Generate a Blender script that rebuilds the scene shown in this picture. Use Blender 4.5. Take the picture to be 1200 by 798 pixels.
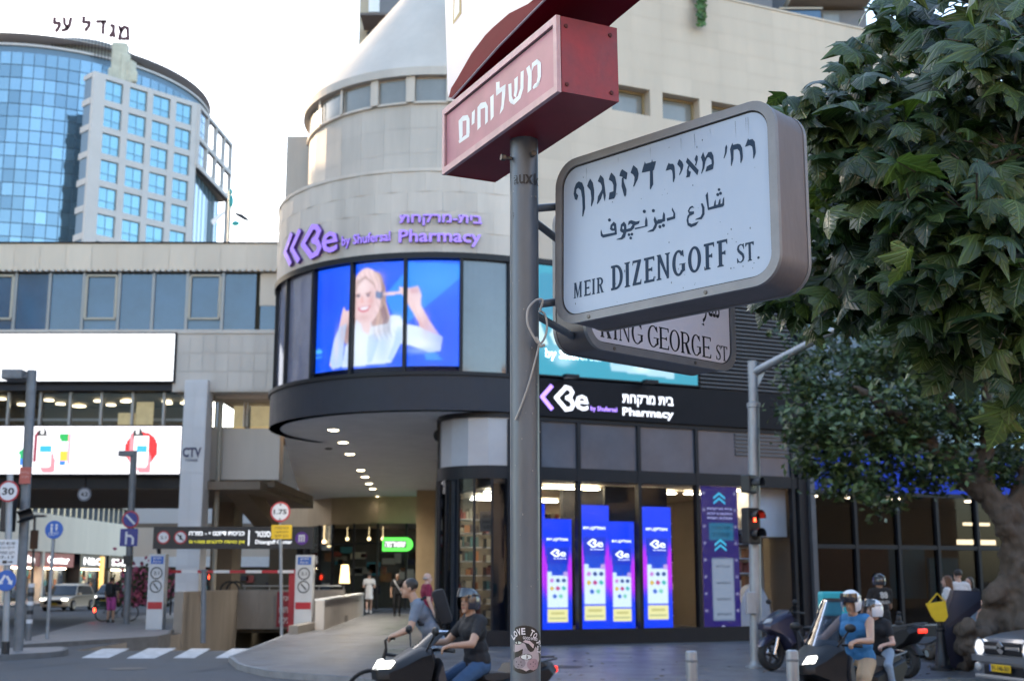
import bpy, bmesh, math, random
import numpy as np
from mathutils import Vector, Matrix, Quaternion
from mathutils.geometry import tessellate_polygon

for o in list(bpy.data.objects):
    bpy.data.objects.remove(o)
random.seed(7)
SC = bpy.context.scene
COL = SC.collection
RAD = math.radians

# ---------------------------------------------------------------- camera
FPX, CXP, CYP = 1480.0, 600.0, 399.0
PITCH = math.atan(280.0 / 1480.0)
CAM = Vector((0, 0, 1.5))
cam_d = bpy.data.cameras.new('camera')
cam = bpy.data.objects.new('camera', cam_d)
COL.objects.link(cam)
cam.location = CAM
cam.rotation_euler = (math.pi / 2 + PITCH, 0, 0)
cam_d.sensor_width = 36
cam_d.sensor_fit = 'HORIZONTAL'
cam_d.lens = 36 * FPX / 1200
cam_d.clip_start = 0.05
cam_d.clip_end = 3000
cam_d.dof.use_dof = True
cam_d.dof.focus_distance = 4.5
cam_d.dof.aperture_fstop = 4.8
cam_d.dof.aperture_blades = 9
SC.camera = cam

# ---------------------------------------------------------------- world, sun, exposure
SUN_EL = RAD(17)
SUN_AZ = RAD(-44)            # clockwise from +Y seen from above
SUNV = Vector((math.sin(SUN_AZ) * math.cos(SUN_EL), math.cos(SUN_AZ) * math.cos(SUN_EL), math.sin(SUN_EL)))
W = bpy.data.worlds.new('World')
SC.world = W
W.use_nodes = True
wt = W.node_tree
bg = wt.nodes['Background']
sky = wt.nodes.new('ShaderNodeTexSky')
sky.sky_type = 'NISHITA'
sky.sun_disc = False
sky.sun_elevation = SUN_EL
sky.sun_rotation = SUN_AZ
sky.air_density = 1.0
sky.dust_density = 1.5
sky.ozone_density = 0.8
wt.links.new(sky.outputs[0], bg.inputs[0])
bg.inputs[1].default_value = 0.15
sun_d = bpy.data.lights.new('sun', 'SUN')
sun = bpy.data.objects.new('sun', sun_d)
COL.objects.link(sun)
sun_d.energy = 2.0
sun_d.angle = RAD(0.6)
sun_d.color = (1.0, 0.72, 0.43)
sun.rotation_euler = SUNV.to_track_quat('Z', 'Y').to_euler()
SC.view_settings.view_transform = 'Standard'
SC.view_settings.look = 'None'
SC.view_settings.gamma = 1
SC.view_settings.use_curve_mapping = False
SC.view_settings.exposure = 2.35
SC.cycles.use_denoising = True
SC.cycles.max_bounces = 8
SC.cycles.transparent_max_bounces = 16
SC.cycles.caustics_reflective = False
SC.cycles.caustics_refractive = False
SC.cycles.sample_clamp_indirect = 4.0

# ---------------------------------------------------------------- pixel rays -> places
CP, SP = math.cos(PITCH), math.sin(PITCH)
def ray(px, py):
    u = (px - CXP) / FPX
    v = (CYP - py) / FPX
    return Vector((u, CP - v * SP, SP + v * CP))
def P(px, py, Y):
    d = ray(px, py)
    return CAM + d * (Y / d.y)
ZG, ZR = -0.15, -0.27           # pavement and road level
def G(px, py, z=ZG):
    d = ray(px, py)
    return CAM + d * ((z - CAM.z) / d.z)
def PP(px, py, p0, n):
    d = ray(px, py)
    return CAM + d * ((Vector(p0) - CAM).dot(n) / d.dot(n))
def XY(px, Y, py=679):
    return P(px, py, Y).x

# ---------------------------------------------------------------- materials
def nt(m):
    m.use_nodes = True
    return m.node_tree
MATS = {}
EMK = 0.42          # lamps and screens next to daylight
def mat(name, col, rough=0.6, metal=0.0, var=0.0, scale=4.0, bump=0.0, bscale=40.0, emit=None, est=0.0,
        spec=0.5, island=0.0, coat=0.0, trans=0.0, alpha=1.0, stretch=None, rvar=0.0):
    if name in MATS:
        return MATS[name]
    m = bpy.data.materials.new(name)
    t = nt(m)
    b = t.nodes['Principled BSDF']
    c4 = (col[0], col[1], col[2], 1)
    b.inputs['Base Color'].default_value = c4
    b.inputs['Roughness'].default_value = rough
    b.inputs['Metallic'].default_value = metal
    b.inputs['Specular IOR Level'].default_value = spec
    b.inputs['Coat Weight'].default_value = coat
    b.inputs['Transmission Weight'].default_value = trans
    b.inputs['Alpha'].default_value = alpha
    if emit:
        b.inputs['Emission Color'].default_value = (emit[0], emit[1], emit[2], 1)
        b.inputs['Emission Strength'].default_value = est * EMK
    L = t.links.new
    src = None
    tc = mp = None
    if var or bump or rvar:
        tc = t.nodes.new('ShaderNodeTexCoord')
        mp = t.nodes.new('ShaderNodeMapping')
        L(tc.outputs['Object'], mp.inputs[0])
        if stretch:
            mp.inputs['Scale'].default_value = stretch
    if var:
        n = t.nodes.new('ShaderNodeTexNoise')
        n.inputs['Scale'].default_value = scale
        n.inputs['Detail'].default_value = 6
        n.inputs['Roughness'].default_value = 0.62
        L(mp.outputs[0], n.inputs['Vector'])
        r = t.nodes.new('ShaderNodeMapRange')
        r.inputs[1].default_value = 0.25
        r.inputs[2].default_value = 0.75
        r.inputs[3].default_value = 1 - var
        r.inputs[4].default_value = 1 + var
        L(n.outputs[0], r.inputs[0])
        mx = t.nodes.new('ShaderNodeMix')
        mx.data_type = 'RGBA'
        mx.blend_type = 'MULTIPLY'
        mx.inputs[0].default_value = 1
        mx.inputs[6].default_value = c4
        L(r.outputs[0], mx.inputs[7])
        src = mx.outputs[2]
        if rvar:
            r2 = t.nodes.new('ShaderNodeMapRange')
            r2.inputs[1].default_value = 0.3
            r2.inputs[2].default_value = 0.7
            r2.inputs[3].default_value = rough - rvar
            r2.inputs[4].default_value = rough + rvar
            L(n.outputs[0], r2.inputs[0])
            L(r2.outputs[0], b.inputs['Roughness'])
    if island:
        g = t.nodes.new('ShaderNodeNewGeometry')
        r = t.nodes.new('ShaderNodeMapRange')
        r.inputs[3].default_value = 1 - island
        r.inputs[4].default_value = 1 + island
        L(g.outputs['Random Per Island'], r.inputs[0])
        mx = t.nodes.new('ShaderNodeMix')
        mx.data_type = 'RGBA'
        mx.blend_type = 'MULTIPLY'
        mx.inputs[0].default_value = 1
        if src:
            L(src, mx.inputs[6])
        else:
            mx.inputs[6].default_value = c4
        L(r.outputs[0], mx.inputs[7])
        src = mx.outputs[2]
    if src:
        L(src, b.inputs['Base Color'])
    if bump:
        n = t.nodes.new('ShaderNodeTexNoise')
        n.inputs['Scale'].default_value = bscale
        n.inputs['Detail'].default_value = 5
        L(mp.outputs[0], n.inputs['Vector'])
        bp = t.nodes.new('ShaderNodeBump')
        bp.inputs['Strength'].default_value = bump
        bp.inputs['Distance'].default_value = 0.02
        L(n.outputs[0], bp.inputs['Height'])
        L(bp.outputs[0], b.inputs['Normal'])
    MATS[name] = m
    return m
def glassmat(name, tint=(0.9, 0.95, 1.0), refl=0.12, rough=0.02):
    """see-through pane: clear body, mirror reflection rising at grazing angles"""
    if name in MATS:
        return MATS[name]
    m = bpy.data.materials.new(name)
    t = nt(m)
    t.nodes.remove(t.nodes['Principled BSDF'])
    out = t.nodes['Material Output']
    tr = t.nodes.new('ShaderNodeBsdfTransparent')
    tr.inputs[0].default_value = (*tint, 1)
    gl = t.nodes.new('ShaderNodeBsdfGlossy')
    gl.inputs[0].default_value = (1, 1, 1, 1)
    gl.inputs['Roughness'].default_value = rough
    fr = t.nodes.new('ShaderNodeLayerWeight')
    fr.inputs[0].default_value = refl
    mx = t.nodes.new('ShaderNodeMixShader')
    L = t.links.new
    L(fr.outputs['Fresnel'], mx.inputs[0])
    L(tr.outputs[0], mx.inputs[1])
    L(gl.outputs[0], mx.inputs[2])
    L(mx.outputs[0], out.inputs[0])
    MATS[name] = m
    return m
def screenmat(name, strength=1.0):
    """a lit display or printed backlit face showing its own picture (mesh colour attribute)"""
    if name in MATS:
        return MATS[name]
    m = bpy.data.materials.new(name)
    t = nt(m)
    b = t.nodes['Principled BSDF']
    a = t.nodes.new('ShaderNodeAttribute')
    a.attribute_name = 'pic'
    b.inputs['Base Color'].default_value = (0.02, 0.02, 0.02, 1)
    b.inputs['Roughness'].default_value = 0.3
    if strength > 0:
        t.links.new(a.outputs['Color'], b.inputs['Emission Color'])
        b.inputs['Emission Strength'].default_value = strength * EMK
    else:
        t.links.new(a.outputs['Color'], b.inputs['Base Color'])
    MATS[name] = m
    return m

# ---------------------------------------------------------------- objects
ROOTM = {}
def thing(name, label, cat, loc=(0, 0, 0), rz=0.0, group=None):
    o = bpy.data.objects.new(name, None)
    o.empty_display_size = 0.2
    COL.objects.link(o)
    o.location = loc
    o.rotation_euler = (0, 0, rz)
    ROOTM[o.name] = Matrix.Translation(Vector(loc)) @ Matrix.Rotation(rz, 4, 'Z')
    tag(o, label, cat, group)
    return o
def tag(o, label=None, cat=None, group=None, kind=None):
    if label: o['label'] = label
    if cat: o['category'] = cat
    if group: o['group'] = group
    if kind: o['kind'] = kind
    return o
def rootm(o):
    return ROOTM.get(o.name, Matrix.Identity(4))
def copy_tree(o, parent=None, loc=None, rz=None, label=None):
    c = o.copy()
    COL.objects.link(c)
    if parent: c.parent = parent
    if loc is not None: c.location = loc
    if rz is not None: c.rotation_euler = (0, 0, rz)
    if label: c['label'] = label
    for ch in list(o.children):
        copy_tree(ch, c)
    return c

def smooth_path(pts, k=5):
    p = [Vector(q) for q in pts]; out = []
    for i in range(len(p) - 1):
        a, b, c, d = p[max(0, i - 1)], p[i], p[i + 1], p[min(len(p) - 1, i + 2)]
        for j in range(k):
            t = j / k
            out.append(.5 * ((2 * b) + (c - a) * t + (2 * a - 5 * b + 4 * c - d) * t * t + (3 * b - a - 3 * c + d) * t ** 3))
    return out + [p[-1]]

class MB:
    def __init__(self, M=None):
        self.v = []; self.f = []; self.mi = []; self.m = 0
        self.M = M
    def add(self, vs, fs, m=None):
        b = len(self.v)
        if self.M is not None:
            vs = [self.M @ Vector(p) for p in vs]
        self.v += [tuple(p) for p in vs]
        self.f += [tuple(i + b for i in f) for f in fs]
        self.mi += [self.m if m is None else m] * len(fs)
        return self
    def poly(self, pts, m=None):
        pts = [Vector(p) for p in pts]
        if len(pts) <= 4:
            return self.add(pts, [tuple(range(len(pts)))], m)
        tris = tessellate_polygon([pts])
        return self.add(pts, [tuple(t) for t in tris], m)
    def prism(self, pts, vec, m=None):
        """closed solid: polygon pts swept along vec"""
        pts = [Vector(p) for p in pts]
        vec = Vector(vec)
        n = len(pts)
        tris = tessellate_polygon([pts]) if n > 4 else ([(0, 1, 2)] if n == 3 else [(0, 1, 2, 3)])
        nn = Vector((0, 0, 0))
        for i in range(n):
            nn += pts[i].cross(pts[(i + 1) % n])
        flip = nn.dot(vec) > 0
        vs = pts + [p + vec for p in pts]
        fs = []
        tn = (pts[tris[0][1]] - pts[tris[0][0]]).cross(pts[tris[0][2]] - pts[tris[0][0]])
        tflip = tn.dot(vec) > 0
        for t in tris:
            a = tuple(t)
            if tflip: a = a[::-1]
            fs.append(a)
            fs.append(tuple(i + n for i in a[::-1]))
        for i in range(n):
            j = (i + 1) % n
            q = (i, j, j + n, i + n)
            fs.append(q if flip else q[::-1])
        return self.add(vs, fs, m)
    def box(self, c, s, rz=0.0, m=None, bev=0.0, R=None):
        x, y, z = s[0] / 2, s[1] / 2, s[2] / 2
        T = Matrix.Translation(Vector(c)) @ (R if R is not None else Matrix.Rotation(rz, 4, 'Z'))
        if bev <= 0:
            vs = [T @ Vector((a * x, b * y, d * z)) for a in (-1, 1) for b in (-1, 1) for d in (-1, 1)]
            fs = [(0, 1, 3, 2), (4, 6, 7, 5), (0, 4, 5, 1), (2, 3, 7, 6), (0, 2, 6, 4), (1, 5, 7, 3)]
            return self.add(vs, fs, m)
        bm = bmesh.new()
        bmesh.ops.create_cube(bm, size=1)
        for v in bm.verts:
            v.co = Vector((v.co.x * s[0], v.co.y * s[1], v.co.z * s[2]))
        bmesh.ops.bevel(bm, geom=bm.edges[:], offset=min(bev, x * .98, y * .98, z * .98), segments=2, affect='EDGES', profile=0.6)
        vs = [T @ v.co for v in bm.verts]
        bm.verts.index_update()
        fs = [tuple(v.index for v in f.verts) for f in bm.faces]
        bm.free()
        return self.add(vs, fs, m)
    def bar(self, a, b, w, h, up=(0, 0, 1), m=None, bev=0):
        """rectangular bar from a to b"""
        a, b = Vector(a), Vector(b)
        d = b - a
        L = d.length
        d.normalize()
        up = Vector(up)
        sx = d.cross(up)
        if sx.length < 1e-5:
            sx = d.cross(Vector((1, 0, 0)))
        sx.normalize()
        uz = sx.cross(d)
        R = Matrix((( sx.x, d.x, uz.x, 0), (sx.y, d.y, uz.y, 0), (sx.z, d.z, uz.z, 0), (0, 0, 0, 1)))
        return self.box((a + b) / 2, (w, L, h), R=R, m=m, bev=bev)
    def tube(self, pts, r, n=10, m=None, cap=True):
        pts = [Vector(p) for p in pts]
        k = len(pts)
        rs = list(r) if isinstance(r, (list, tuple)) else [r] * k
        vs = []; fs = []
        t0 = (pts[1] - pts[0]).normalized()
        a = t0.orthogonal().normalized()
        for i in range(k):
            if i == 0: t = t0
            elif i == k - 1: t = (pts[i] - pts[i - 1]).normalized()
            else: t = ((pts[i + 1] - pts[i]).normalized() + (pts[i] - pts[i - 1]).normalized()).normalized()
            a = (a - t * a.dot(t))
            a = a.normalized() if a.length > 1e-6 else t.orthogonal().normalized()
            b = t.cross(a)
            for j in range(n):
                th = 2 * math.pi * j / n
                vs.append(pts[i] + (a * math.cos(th) + b * math.sin(th)) * rs[i])
        for i in range(k - 1):
            for j in range(n):
                j2 = (j + 1) % n
                fs.append((i * n + j, i * n + j2, (i + 1) * n + j2, (i + 1) * n + j))
        if cap:
            fs.append(tuple(range(n))[::-1])
            fs.append(tuple((k - 1) * n + j for j in range(n)))
        return self.add(vs, fs, m)
    def lathe(self, prof, n=24, c=(0, 0, 0), R=None, m=None, a0=0.0, a1=2 * math.pi):
        """prof [(r,z)] bottom to top round local z"""
        T = Matrix.Translation(Vector(c)) @ (R if R is not None else Matrix.Identity(4))
        full = abs(a1 - a0 - 2 * math.pi) < 1e-6
        cols = n if full else n + 1
        vs = []; fs = []
        for (r, z) in prof:
            for j in range(cols):
                th = a0 + (a1 - a0) * j / n
                vs.append(T @ Vector((r * math.cos(th), r * math.sin(th), z)))
        for i in range(len(prof) - 1):
            for j in range(n):
                j2 = (j + 1) % cols
                fs.append((i * cols + j, i * cols + j2, (i + 1) * cols + j2, (i + 1) * cols + j))
        if full:
            if prof[0][0] > 1e-5: fs.append(tuple(range(n))[::-1])
            if prof[-1][0] > 1e-5: fs.append(tuple((len(prof) - 1) * n + j for j in range(n)))
        return self.add(vs, fs, m)
    def ell(self, c, r, n=14, k=8, R=None, m=None):
        if not isinstance(r, (tuple, list)): r = (r, r, r)
        T = Matrix.Translation(Vector(c)) @ (R if R is not None else Matrix.Identity(4))
        vs = [T @ Vector((0, 0, -r[2]))]
        for i in range(1, k):
            a = -math.pi / 2 + math.pi * i / k
            for j in range(n):
                th = 2 * math.pi * j / n
                vs.append(T @ Vector((r[0] * math.cos(a) * math.cos(th), r[1] * math.cos(a) * math.sin(th), r[2] * math.sin(a))))
        vs.append(T @ Vector((0, 0, r[2])))
        fs = []
        for j in range(n):
            fs.append((0, 1 + (j + 1) % n, 1 + j))
        for i in range(k - 2):
            for j in range(n):
                j2 = (j + 1) % n
                fs.append((1 + i * n + j, 1 + i * n + j2, 1 + (i + 1) * n + j2, 1 + (i + 1) * n + j))
        t = len(vs) - 1
        for j in range(n):
            fs.append((t, 1 + (k - 2) * n + j, 1 + (k - 2) * n + (j + 1) % n))
        return self.add(vs, fs, m)
    def torus(self, c, R0, r0, axis='X', n=28, k=8, m=None, R=None, fx=1.0):
        T = Matrix.Translation(Vector(c)) @ (R if R is not None else Matrix.Identity(4))
        vs = []; fs = []
        for i in range(n):
            a = 2 * math.pi * i / n
            for j in range(k):
                b = 2 * math.pi * j / k
                q = R0 + r0 * math.cos(b)
                w = r0 * math.sin(b) * fx
                if axis == 'X': p = (w, q * math.cos(a), q * math.sin(a))
                elif axis == 'Y': p = (q * math.cos(a), w, q * math.sin(a))
                else: p = (q * math.cos(a), q * math.sin(a), w)
                vs.append(T @ Vector(p))
        for i in range(n):
            for j in range(k):
                i2, j2 = (i + 1) % n, (j + 1) % k
                fs.append((i * k + j, i2 * k + j, i2 * k + j2, i * k + j2))
        return self.add(vs, fs, m)
    def pillow(self, poly, w, inset=0.9, edge=0.72, x0=0.0, taper=None, m=None):
        """side outline poly [(y,z)] made into a solid of half width w with rounded edges"""
        n = len(poly)
        cy = sum(p[0] for p in poly) / n
        cz = sum(p[1] for p in poly) / n
        layers = [(-1.0, inset), (-(1 + edge) / 2, inset * .35 + .65), (-edge, 1.0), (edge, 1.0), ((1 + edge) / 2, inset * .35 + .65), (1.0, inset)]
        vs = []
        for (xx, s) in layers:
            for (y, z) in poly:
                k = taper(y, z) if taper else 1.0
                vs.append(Vector((x0 + xx * w * k, cy + (y - cy) * s, cz + (z - cz) * s)))
        fs = []
        area = sum(poly[i][0] * poly[(i + 1) % n][1] - poly[(i + 1) % n][0] * poly[i][1] for i in range(n))
        for l in range(len(layers) - 1):
            for i in range(n):
                j = (i + 1) % n
                q = (l * n + i, l * n + j, (l + 1) * n + j, (l + 1) * n + i)
                fs.append(q[::-1] if area > 0 else q)
        tris = tessellate_polygon([[Vector((y, z, 0)) for (y, z) in poly]])
        for t in tris:
            t = tuple(t)
            a = [poly[i] for i in t]
            ar = (a[1][0] - a[0][0]) * (a[2][1] - a[0][1]) - (a[2][0] - a[0][0]) * (a[1][1] - a[0][1])
            if ar < 0: t = t[::-1]
            L = (len(layers) - 1) * n
            fs.append(tuple(i + L for i in t))
            fs.append(t[::-1])
        return self.add(vs, fs, m)
    def build(self, name, mats, parent=None, smooth=False, world=True, kind=None, pics=None):
        """world=True: points are world points (moved into the parent's space)"""
        me = bpy.data.meshes.new(name)
        vs = self.v
        if parent is not None and world:
            top = parent
            Mi = rootm(top)
            while top.parent is not None:
                top = top.parent
                Mi = rootm(top) @ Mi if top.name in ROOTM else Mi
            Mi = Mi.inverted()
            vs = [tuple(Mi @ Vector(p)) for p in vs]
        me.from_pydata(vs, [], self.f)
        if not isinstance(mats, (list, tuple)): mats = [mats]
        for m in mats: me.materials.append(m)
        if len(mats) > 1:
            me.polygons.foreach_set('material_index', self.mi)
        if smooth:
            me.polygons.foreach_set('use_smooth', [True] * len(me.polygons))
            if smooth != 'all':
                try: me.set_sharp_from_angle(angle=RAD(38 if smooth is True else smooth))
                except Exception: pass
        me.update()
        o = bpy.data.objects.new(name, me)
        COL.objects.link(o)
        if parent is not None: o.parent = parent
        if kind: o['kind'] = kind
        return o

# ---------------------------------------------------------------- lettering
def heb(s):
    """visual order for a right-to-left line (digits and latin runs keep their own order)"""
    return s[::-1]
def text_geo(s, offset=0.0, res=2):
    c = bpy.data.curves.new('t', 'FONT')
    c.body = s
    c.size = 1
    c.offset = offset
    c.resolution_u = res
    o = bpy.data.objects.new('t', c)
    COL.objects.link(o)
    bpy.context.view_layer.update()
    dg = bpy.context.evaluated_depsgraph_get()
    me = bpy.data.meshes.new_from_object(o.evaluated_get(dg))
    vs = [v.co.copy() for v in me.vertices]
    fs = [tuple(p.vertices) for p in me.polygons]
    bpy.data.objects.remove(o)
    bpy.data.curves.remove(c)
    bpy.data.meshes.remove(me)
    return vs, fs
def put_text(mb, s, fn, box, offset=0.0, m=None, depth=None, back=None):
    """fit the line s into box=(x0,y0,x1,y1) of a surface fn(x,y)->point; depth: back fn for raised letters"""
    vs, fs = text_geo(s, offset)
    if not vs: return
    x0 = min(v.x for v in vs); x1 = max(v.x for v in vs)
    y0 = min(v.y for v in vs); y1 = max(v.y for v in vs)
    def q(v):
        return (box[0] + (v.x - x0) / (x1 - x0) * (box[2] - box[0]), box[1] + (v.y - y0) / (y1 - y0) * (box[3] - box[1]))
    mb.add([fn(*q(v)) for v in vs], fs, m)
    if back is not None:
        ed = {}
        for f in fs:
            for i in range(len(f)):
                a, b = f[i], f[(i + 1) % len(f)]
                k = (min(a, b), max(a, b))
                ed[k] = ed.get(k, 0) + 1
        for (a, b), n in ed.items():
            if n == 1:
                qa, qb = q(vs[a]), q(vs[b])
                mb.add([fn(*qa), fn(*qb), back(*qb), back(*qa)], [(0, 1, 2, 3)], m)

# ---------------------------------------------------------------- little pictures for screens and printed faces
class Pic:
    def __init__(self, w, h, bgc):
        self.w, self.h = w, h
        self.a = np.zeros((h, w, 3)); self.a[:] = bgc
        ys, xs = np.mgrid[0:h, 0:w]
        self.X = (xs + .5) / w; self.Y = 1 - (ys + .5) / h
    def mask_poly(self, pts):
        x, y = self.X, self.Y
        ins = np.zeros(x.shape, bool)
        n = len(pts)
        for i in range(n):
            x0, y0 = pts[i]; x1, y1 = pts[(i + 1) % n]
            if y0 == y1: continue
            c = ((y0 > y) != (y1 > y)) & (x < (x1 - x0) * (y - y0) / (y1 - y0) + x0)
            ins ^= c
        return ins
    def poly(self, pts, c): self.a[self.mask_poly(pts)] = c; return self
    def ell(self, cx, cy, rx, ry, c, rot=0.0):
        dx, dy = self.X - cx, self.Y - cy
        self.a[(dx / rx) ** 2 + (dy / ry) ** 2 < 1] = c; return self
    def rect(self, x0, y0, x1, y1, c):
        self.a[(self.X > x0) & (self.X < x1) & (self.Y > y0) & (self.Y < y1)] = c; return self
    def glow(self, cx, cy, rx, ry, c, k=1.0):
        d = np.exp(-(((self.X - cx) / rx) ** 2 + ((self.Y - cy) / ry) ** 2)) * k
        d = np.clip(d, 0, 1)[..., None]
        self.a = self.a * (1 - d) + np.array(c) * d; return self
    def blur(self, n=1):
        for _ in range(n):
            p = np.pad(self.a, ((1, 1), (1, 1), (0, 0)), mode='edge')
            self.a = (p[:-2, 1:-1] + p[2:, 1:-1] + p[1:-1, :-2] + p[1:-1, 2:] + 2 * p[1:-1, 1:-1]) / 6
        return self
    def mesh(self, name, fn, m, parent, step=None):
        """grid of quads on surface fn(u,v); one colour per corner"""
        w, h = self.w, self.h
        vs = [fn(i / w, 1 - j / h) for j in range(h + 1) for i in range(w + 1)]
        fs = [(j * (w + 1) + i, (j + 1) * (w + 1) + i, (j + 1) * (w + 1) + i + 1, j * (w + 1) + i + 1) for j in range(h) for i in range(w)]
        mb = MB(); mb.add(vs, fs)
        o = mb.build(name, m, parent)
        at = o.data.color_attributes.new('pic', 'FLOAT_COLOR', 'CORNER')
        cols = np.repeat(np.concatenate([self.a.reshape(-1, 3), np.ones((w * h, 1))], 1), 4, axis=0)
        at.data.foreach_set('color', cols.astype(np.float32).ravel())
        return o
def srgb(r, g, b):
    f = lambda c: (c / 12.92 if c <= .04045 else ((c + .055) / 1.055) ** 2.4)
    return (f(r / 255), f(g / 255), f(b / 255))
# ================================================================ ground, road, pavements
def tilemat(name, col, tile=(0.4, 0.2), rough=0.5, var=0.18, mortar=0.55, rz=0.0):
    if name in MATS: return MATS[name]
    m = bpy.data.materials.new(name); t = nt(m); L = t.links.new
    b = t.nodes['Principled BSDF']
    tc = t.nodes.new('ShaderNodeTexCoord'); mp = t.nodes.new('ShaderNodeMapping')
    mp.inputs['Rotation'].default_value = (0, 0, rz)
    L(tc.outputs['Object'], mp.inputs[0])
    br = t.nodes.new('ShaderNodeTexBrick')
    br.inputs['Scale'].default_value = 1.0
    br.inputs['Brick Width'].default_value = tile[0]; br.inputs['Row Height'].default_value = tile[1]
    br.inputs['Mortar Size'].default_value = 0.006
    c = col
    br.inputs['Color1'].default_value = (c[0] * (1 - var * .5), c[1] * (1 - var * .5), c[2] * (1 - var * .5), 1)
    br.inputs['Color2'].default_value = (c[0] * (1 + var * .5), c[1] * (1 + var * .5), c[2] * (1 + var * .5), 1)
    br.inputs['Mortar'].default_value = (c[0] * mortar, c[1] * mortar, c[2] * mortar, 1)
    L(mp.outputs[0], br.inputs['Vector'])
    n = t.nodes.new('ShaderNodeTexNoise'); n.inputs['Scale'].default_value = 0.9; n.inputs['Detail'].default_value = 8
    n.inputs['Roughness'].default_value = .7
    L(tc.outputs['Object'], n.inputs['Vector'])
    r = t.nodes.new('ShaderNodeMapRange'); r.inputs[1].default_value = .3; r.inputs[2].default_value = .7
    r.inputs[3].default_value = .72; r.inputs[4].default_value = 1.25
    L(n.outputs[0], r.inputs[0])
    mx = t.nodes.new('ShaderNodeMix'); mx.data_type = 'RGBA'; mx.blend_type = 'MULTIPLY'; mx.inputs[0].default_value = 1
    L(br.outputs[0], mx.inputs[6]); L(r.outputs[0], mx.inputs[7]); L(mx.outputs[2], b.inputs['Base Color'])
    r2 = t.nodes.new('ShaderNodeMapRange'); r2.inputs[1].default_value = .3; r2.inputs[2].default_value = .7
    r2.inputs[3].default_value = rough - .14; r2.inputs[4].default_value = rough + .14
    L(n.outputs[0], r2.inputs[0]); L(r2.outputs[0], b.inputs['Roughness'])
    bp = t.nodes.new('ShaderNodeBump'); bp.inputs['Strength'].default_value = .25; bp.inputs['Distance'].default_value = .01
    L(br.outputs['Fac'], bp.inputs['Height']); bp.invert = True; L(bp.outputs[0], b.inputs['Normal'])
    MATS[name] = m
    return m
M_ASPH = mat('asphalt', (0.052, 0.056, 0.064), 0.78, var=0.5, scale=.9, bump=0.35, bscale=90, rvar=.1)
M_PAVE = tilemat('pavement_tiles', (0.155, 0.155, 0.165), (.3, .3), .52)
M_PLAZA = tilemat('plaza_slabs', (0.105, 0.107, 0.12), (.8, .5), .40, var=.35, mortar=.35, rz=.42)
M_STRIPE = tilemat('pale_slab_strip', (0.24, 0.24, 0.25), (.4, .2), .5, rz=-.5)
M_KERB = mat('kerb_concrete', (0.24, 0.24, 0.245), 0.75, var=.25, scale=3, bump=.15)
M_KERBD = mat('kerb_dark', (0.11, 0.11, 0.115), 0.75, var=.3, scale=3, bump=.15)
M_WPAINT = mat('road_paint_white', (0.44, 0.45, 0.47), 0.6, var=.5, scale=5)

def S(o): o['kind'] = 'structure'; return o
RX0, RX1, RY0, RY1 = -11.1, -6.9, 33.0, 56.0       # the ramp down to the car park
mb = MB()
B = 900
for (x0, x1, y0, y1) in ((-B, B, -B, RY0), (-B, RX0, RY0, RY1), (RX1, B, RY0, RY1), (-B, B, RY1, B)):
    mb.add([(x0, y0, ZR), (x1, y0, ZR), (x1, y1, ZR), (x0, y1, ZR)], [(0, 1, 2, 3)])
S(mb.build('road', M_ASPH))
mb = MB()
mb.add([(RX0, RY0, ZR), (RX1, RY0, ZR), (RX1, 40, -.85), (RX0, 40, -.85)], [(0, 1, 2, 3)])
mb.add([(RX0, 40, -.85), (RX1, 40, -.85), (RX1, 54, -3.0), (RX0, 54, -3.0)], [(0, 1, 2, 3)])
mb.add([(RX0, 54, -3.0), (RX1, 54, -3.0), (RX1, 75, -3.2), (RX0, 75, -3.2)], [(0, 1, 2, 3)])
S(mb.build('ramp', M_ASPH))

def slab(name, pts, m, kerb, h=ZG, kw=.16):
    """raised pavement: top sheet plus a kerb with its own top"""
    pts = [Vector((p[0], p[1], h)) for p in pts]
    mb = MB()
    mb.m = 0
    mb.poly(pts)
    for i in range(len(pts)):
        a, b = pts[i], pts[(i + 1) % len(pts)]
        mb.m = 1
        mb.add([a, b, b + Vector((0, 0, ZR - h - .3)), a + Vector((0, 0, ZR - h - .3))], [(0, 1, 2, 3)])
    cx = sum((p for p in pts), Vector()) / len(pts)
    n = len(pts)
    ar = sum(pts[i].x * pts[(i + 1) % n].y - pts[(i + 1) % n].x * pts[i].y for i in range(n))
    ins = []
    for i in range(n):
        a, b, c = pts[i - 1], pts[i], pts[(i + 1) % n]
        d1 = (b - a).normalized(); d2 = (c - b).normalized()
        n1 = Vector((-d1.y, d1.x, 0)); n2 = Vector((-d2.y, d2.x, 0))
        nn = (n1 + n2)
        nn = nn / max(.4, nn.length_squared) * 2
        ins.append(b + nn * kw * .5 * 2 * (.5 if ar > 0 else -.5))
    for i in range(n):
        j = (i + 1) % n
        up = Vector((0, 0, .004))
        mb.add([pts[i] + up, pts[j] + up, ins[j] + up, ins[i] + up], [(0, 1, 2, 3)], 1)
    return S(mb.build(name, [m, kerb]))
g2 = lambda x, y: (G(x, y).x, G(x, y).y)
slab('plaza', [g2(268, 769), g2(278, 777), g2(292, 781), g2(315, 785.5), g2(414, 793), (-.2, 19.4), (1.0, 16.4), (1.6, 14.2), (2.2, 13.5), (2.9, 13.5), (3.15, 14.4), (3.3, 16.5), (3.7, 18.6), (5.6, 20.6), (6.6, 21.9), (14, 23.6), (60, 40),
               (60, 75), (-6.9, 75), (-6.9, 41), g2(337, 742)], M_PLAZA, M_KERB)
slab('island_pavement', [g2(-40, 769.5), g2(60, 764), g2(76, 762), g2(80, 759), g2(74, 757), (-15.5, 29.6), (-21, 30)], M_PAVE, M_KERBD)
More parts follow.
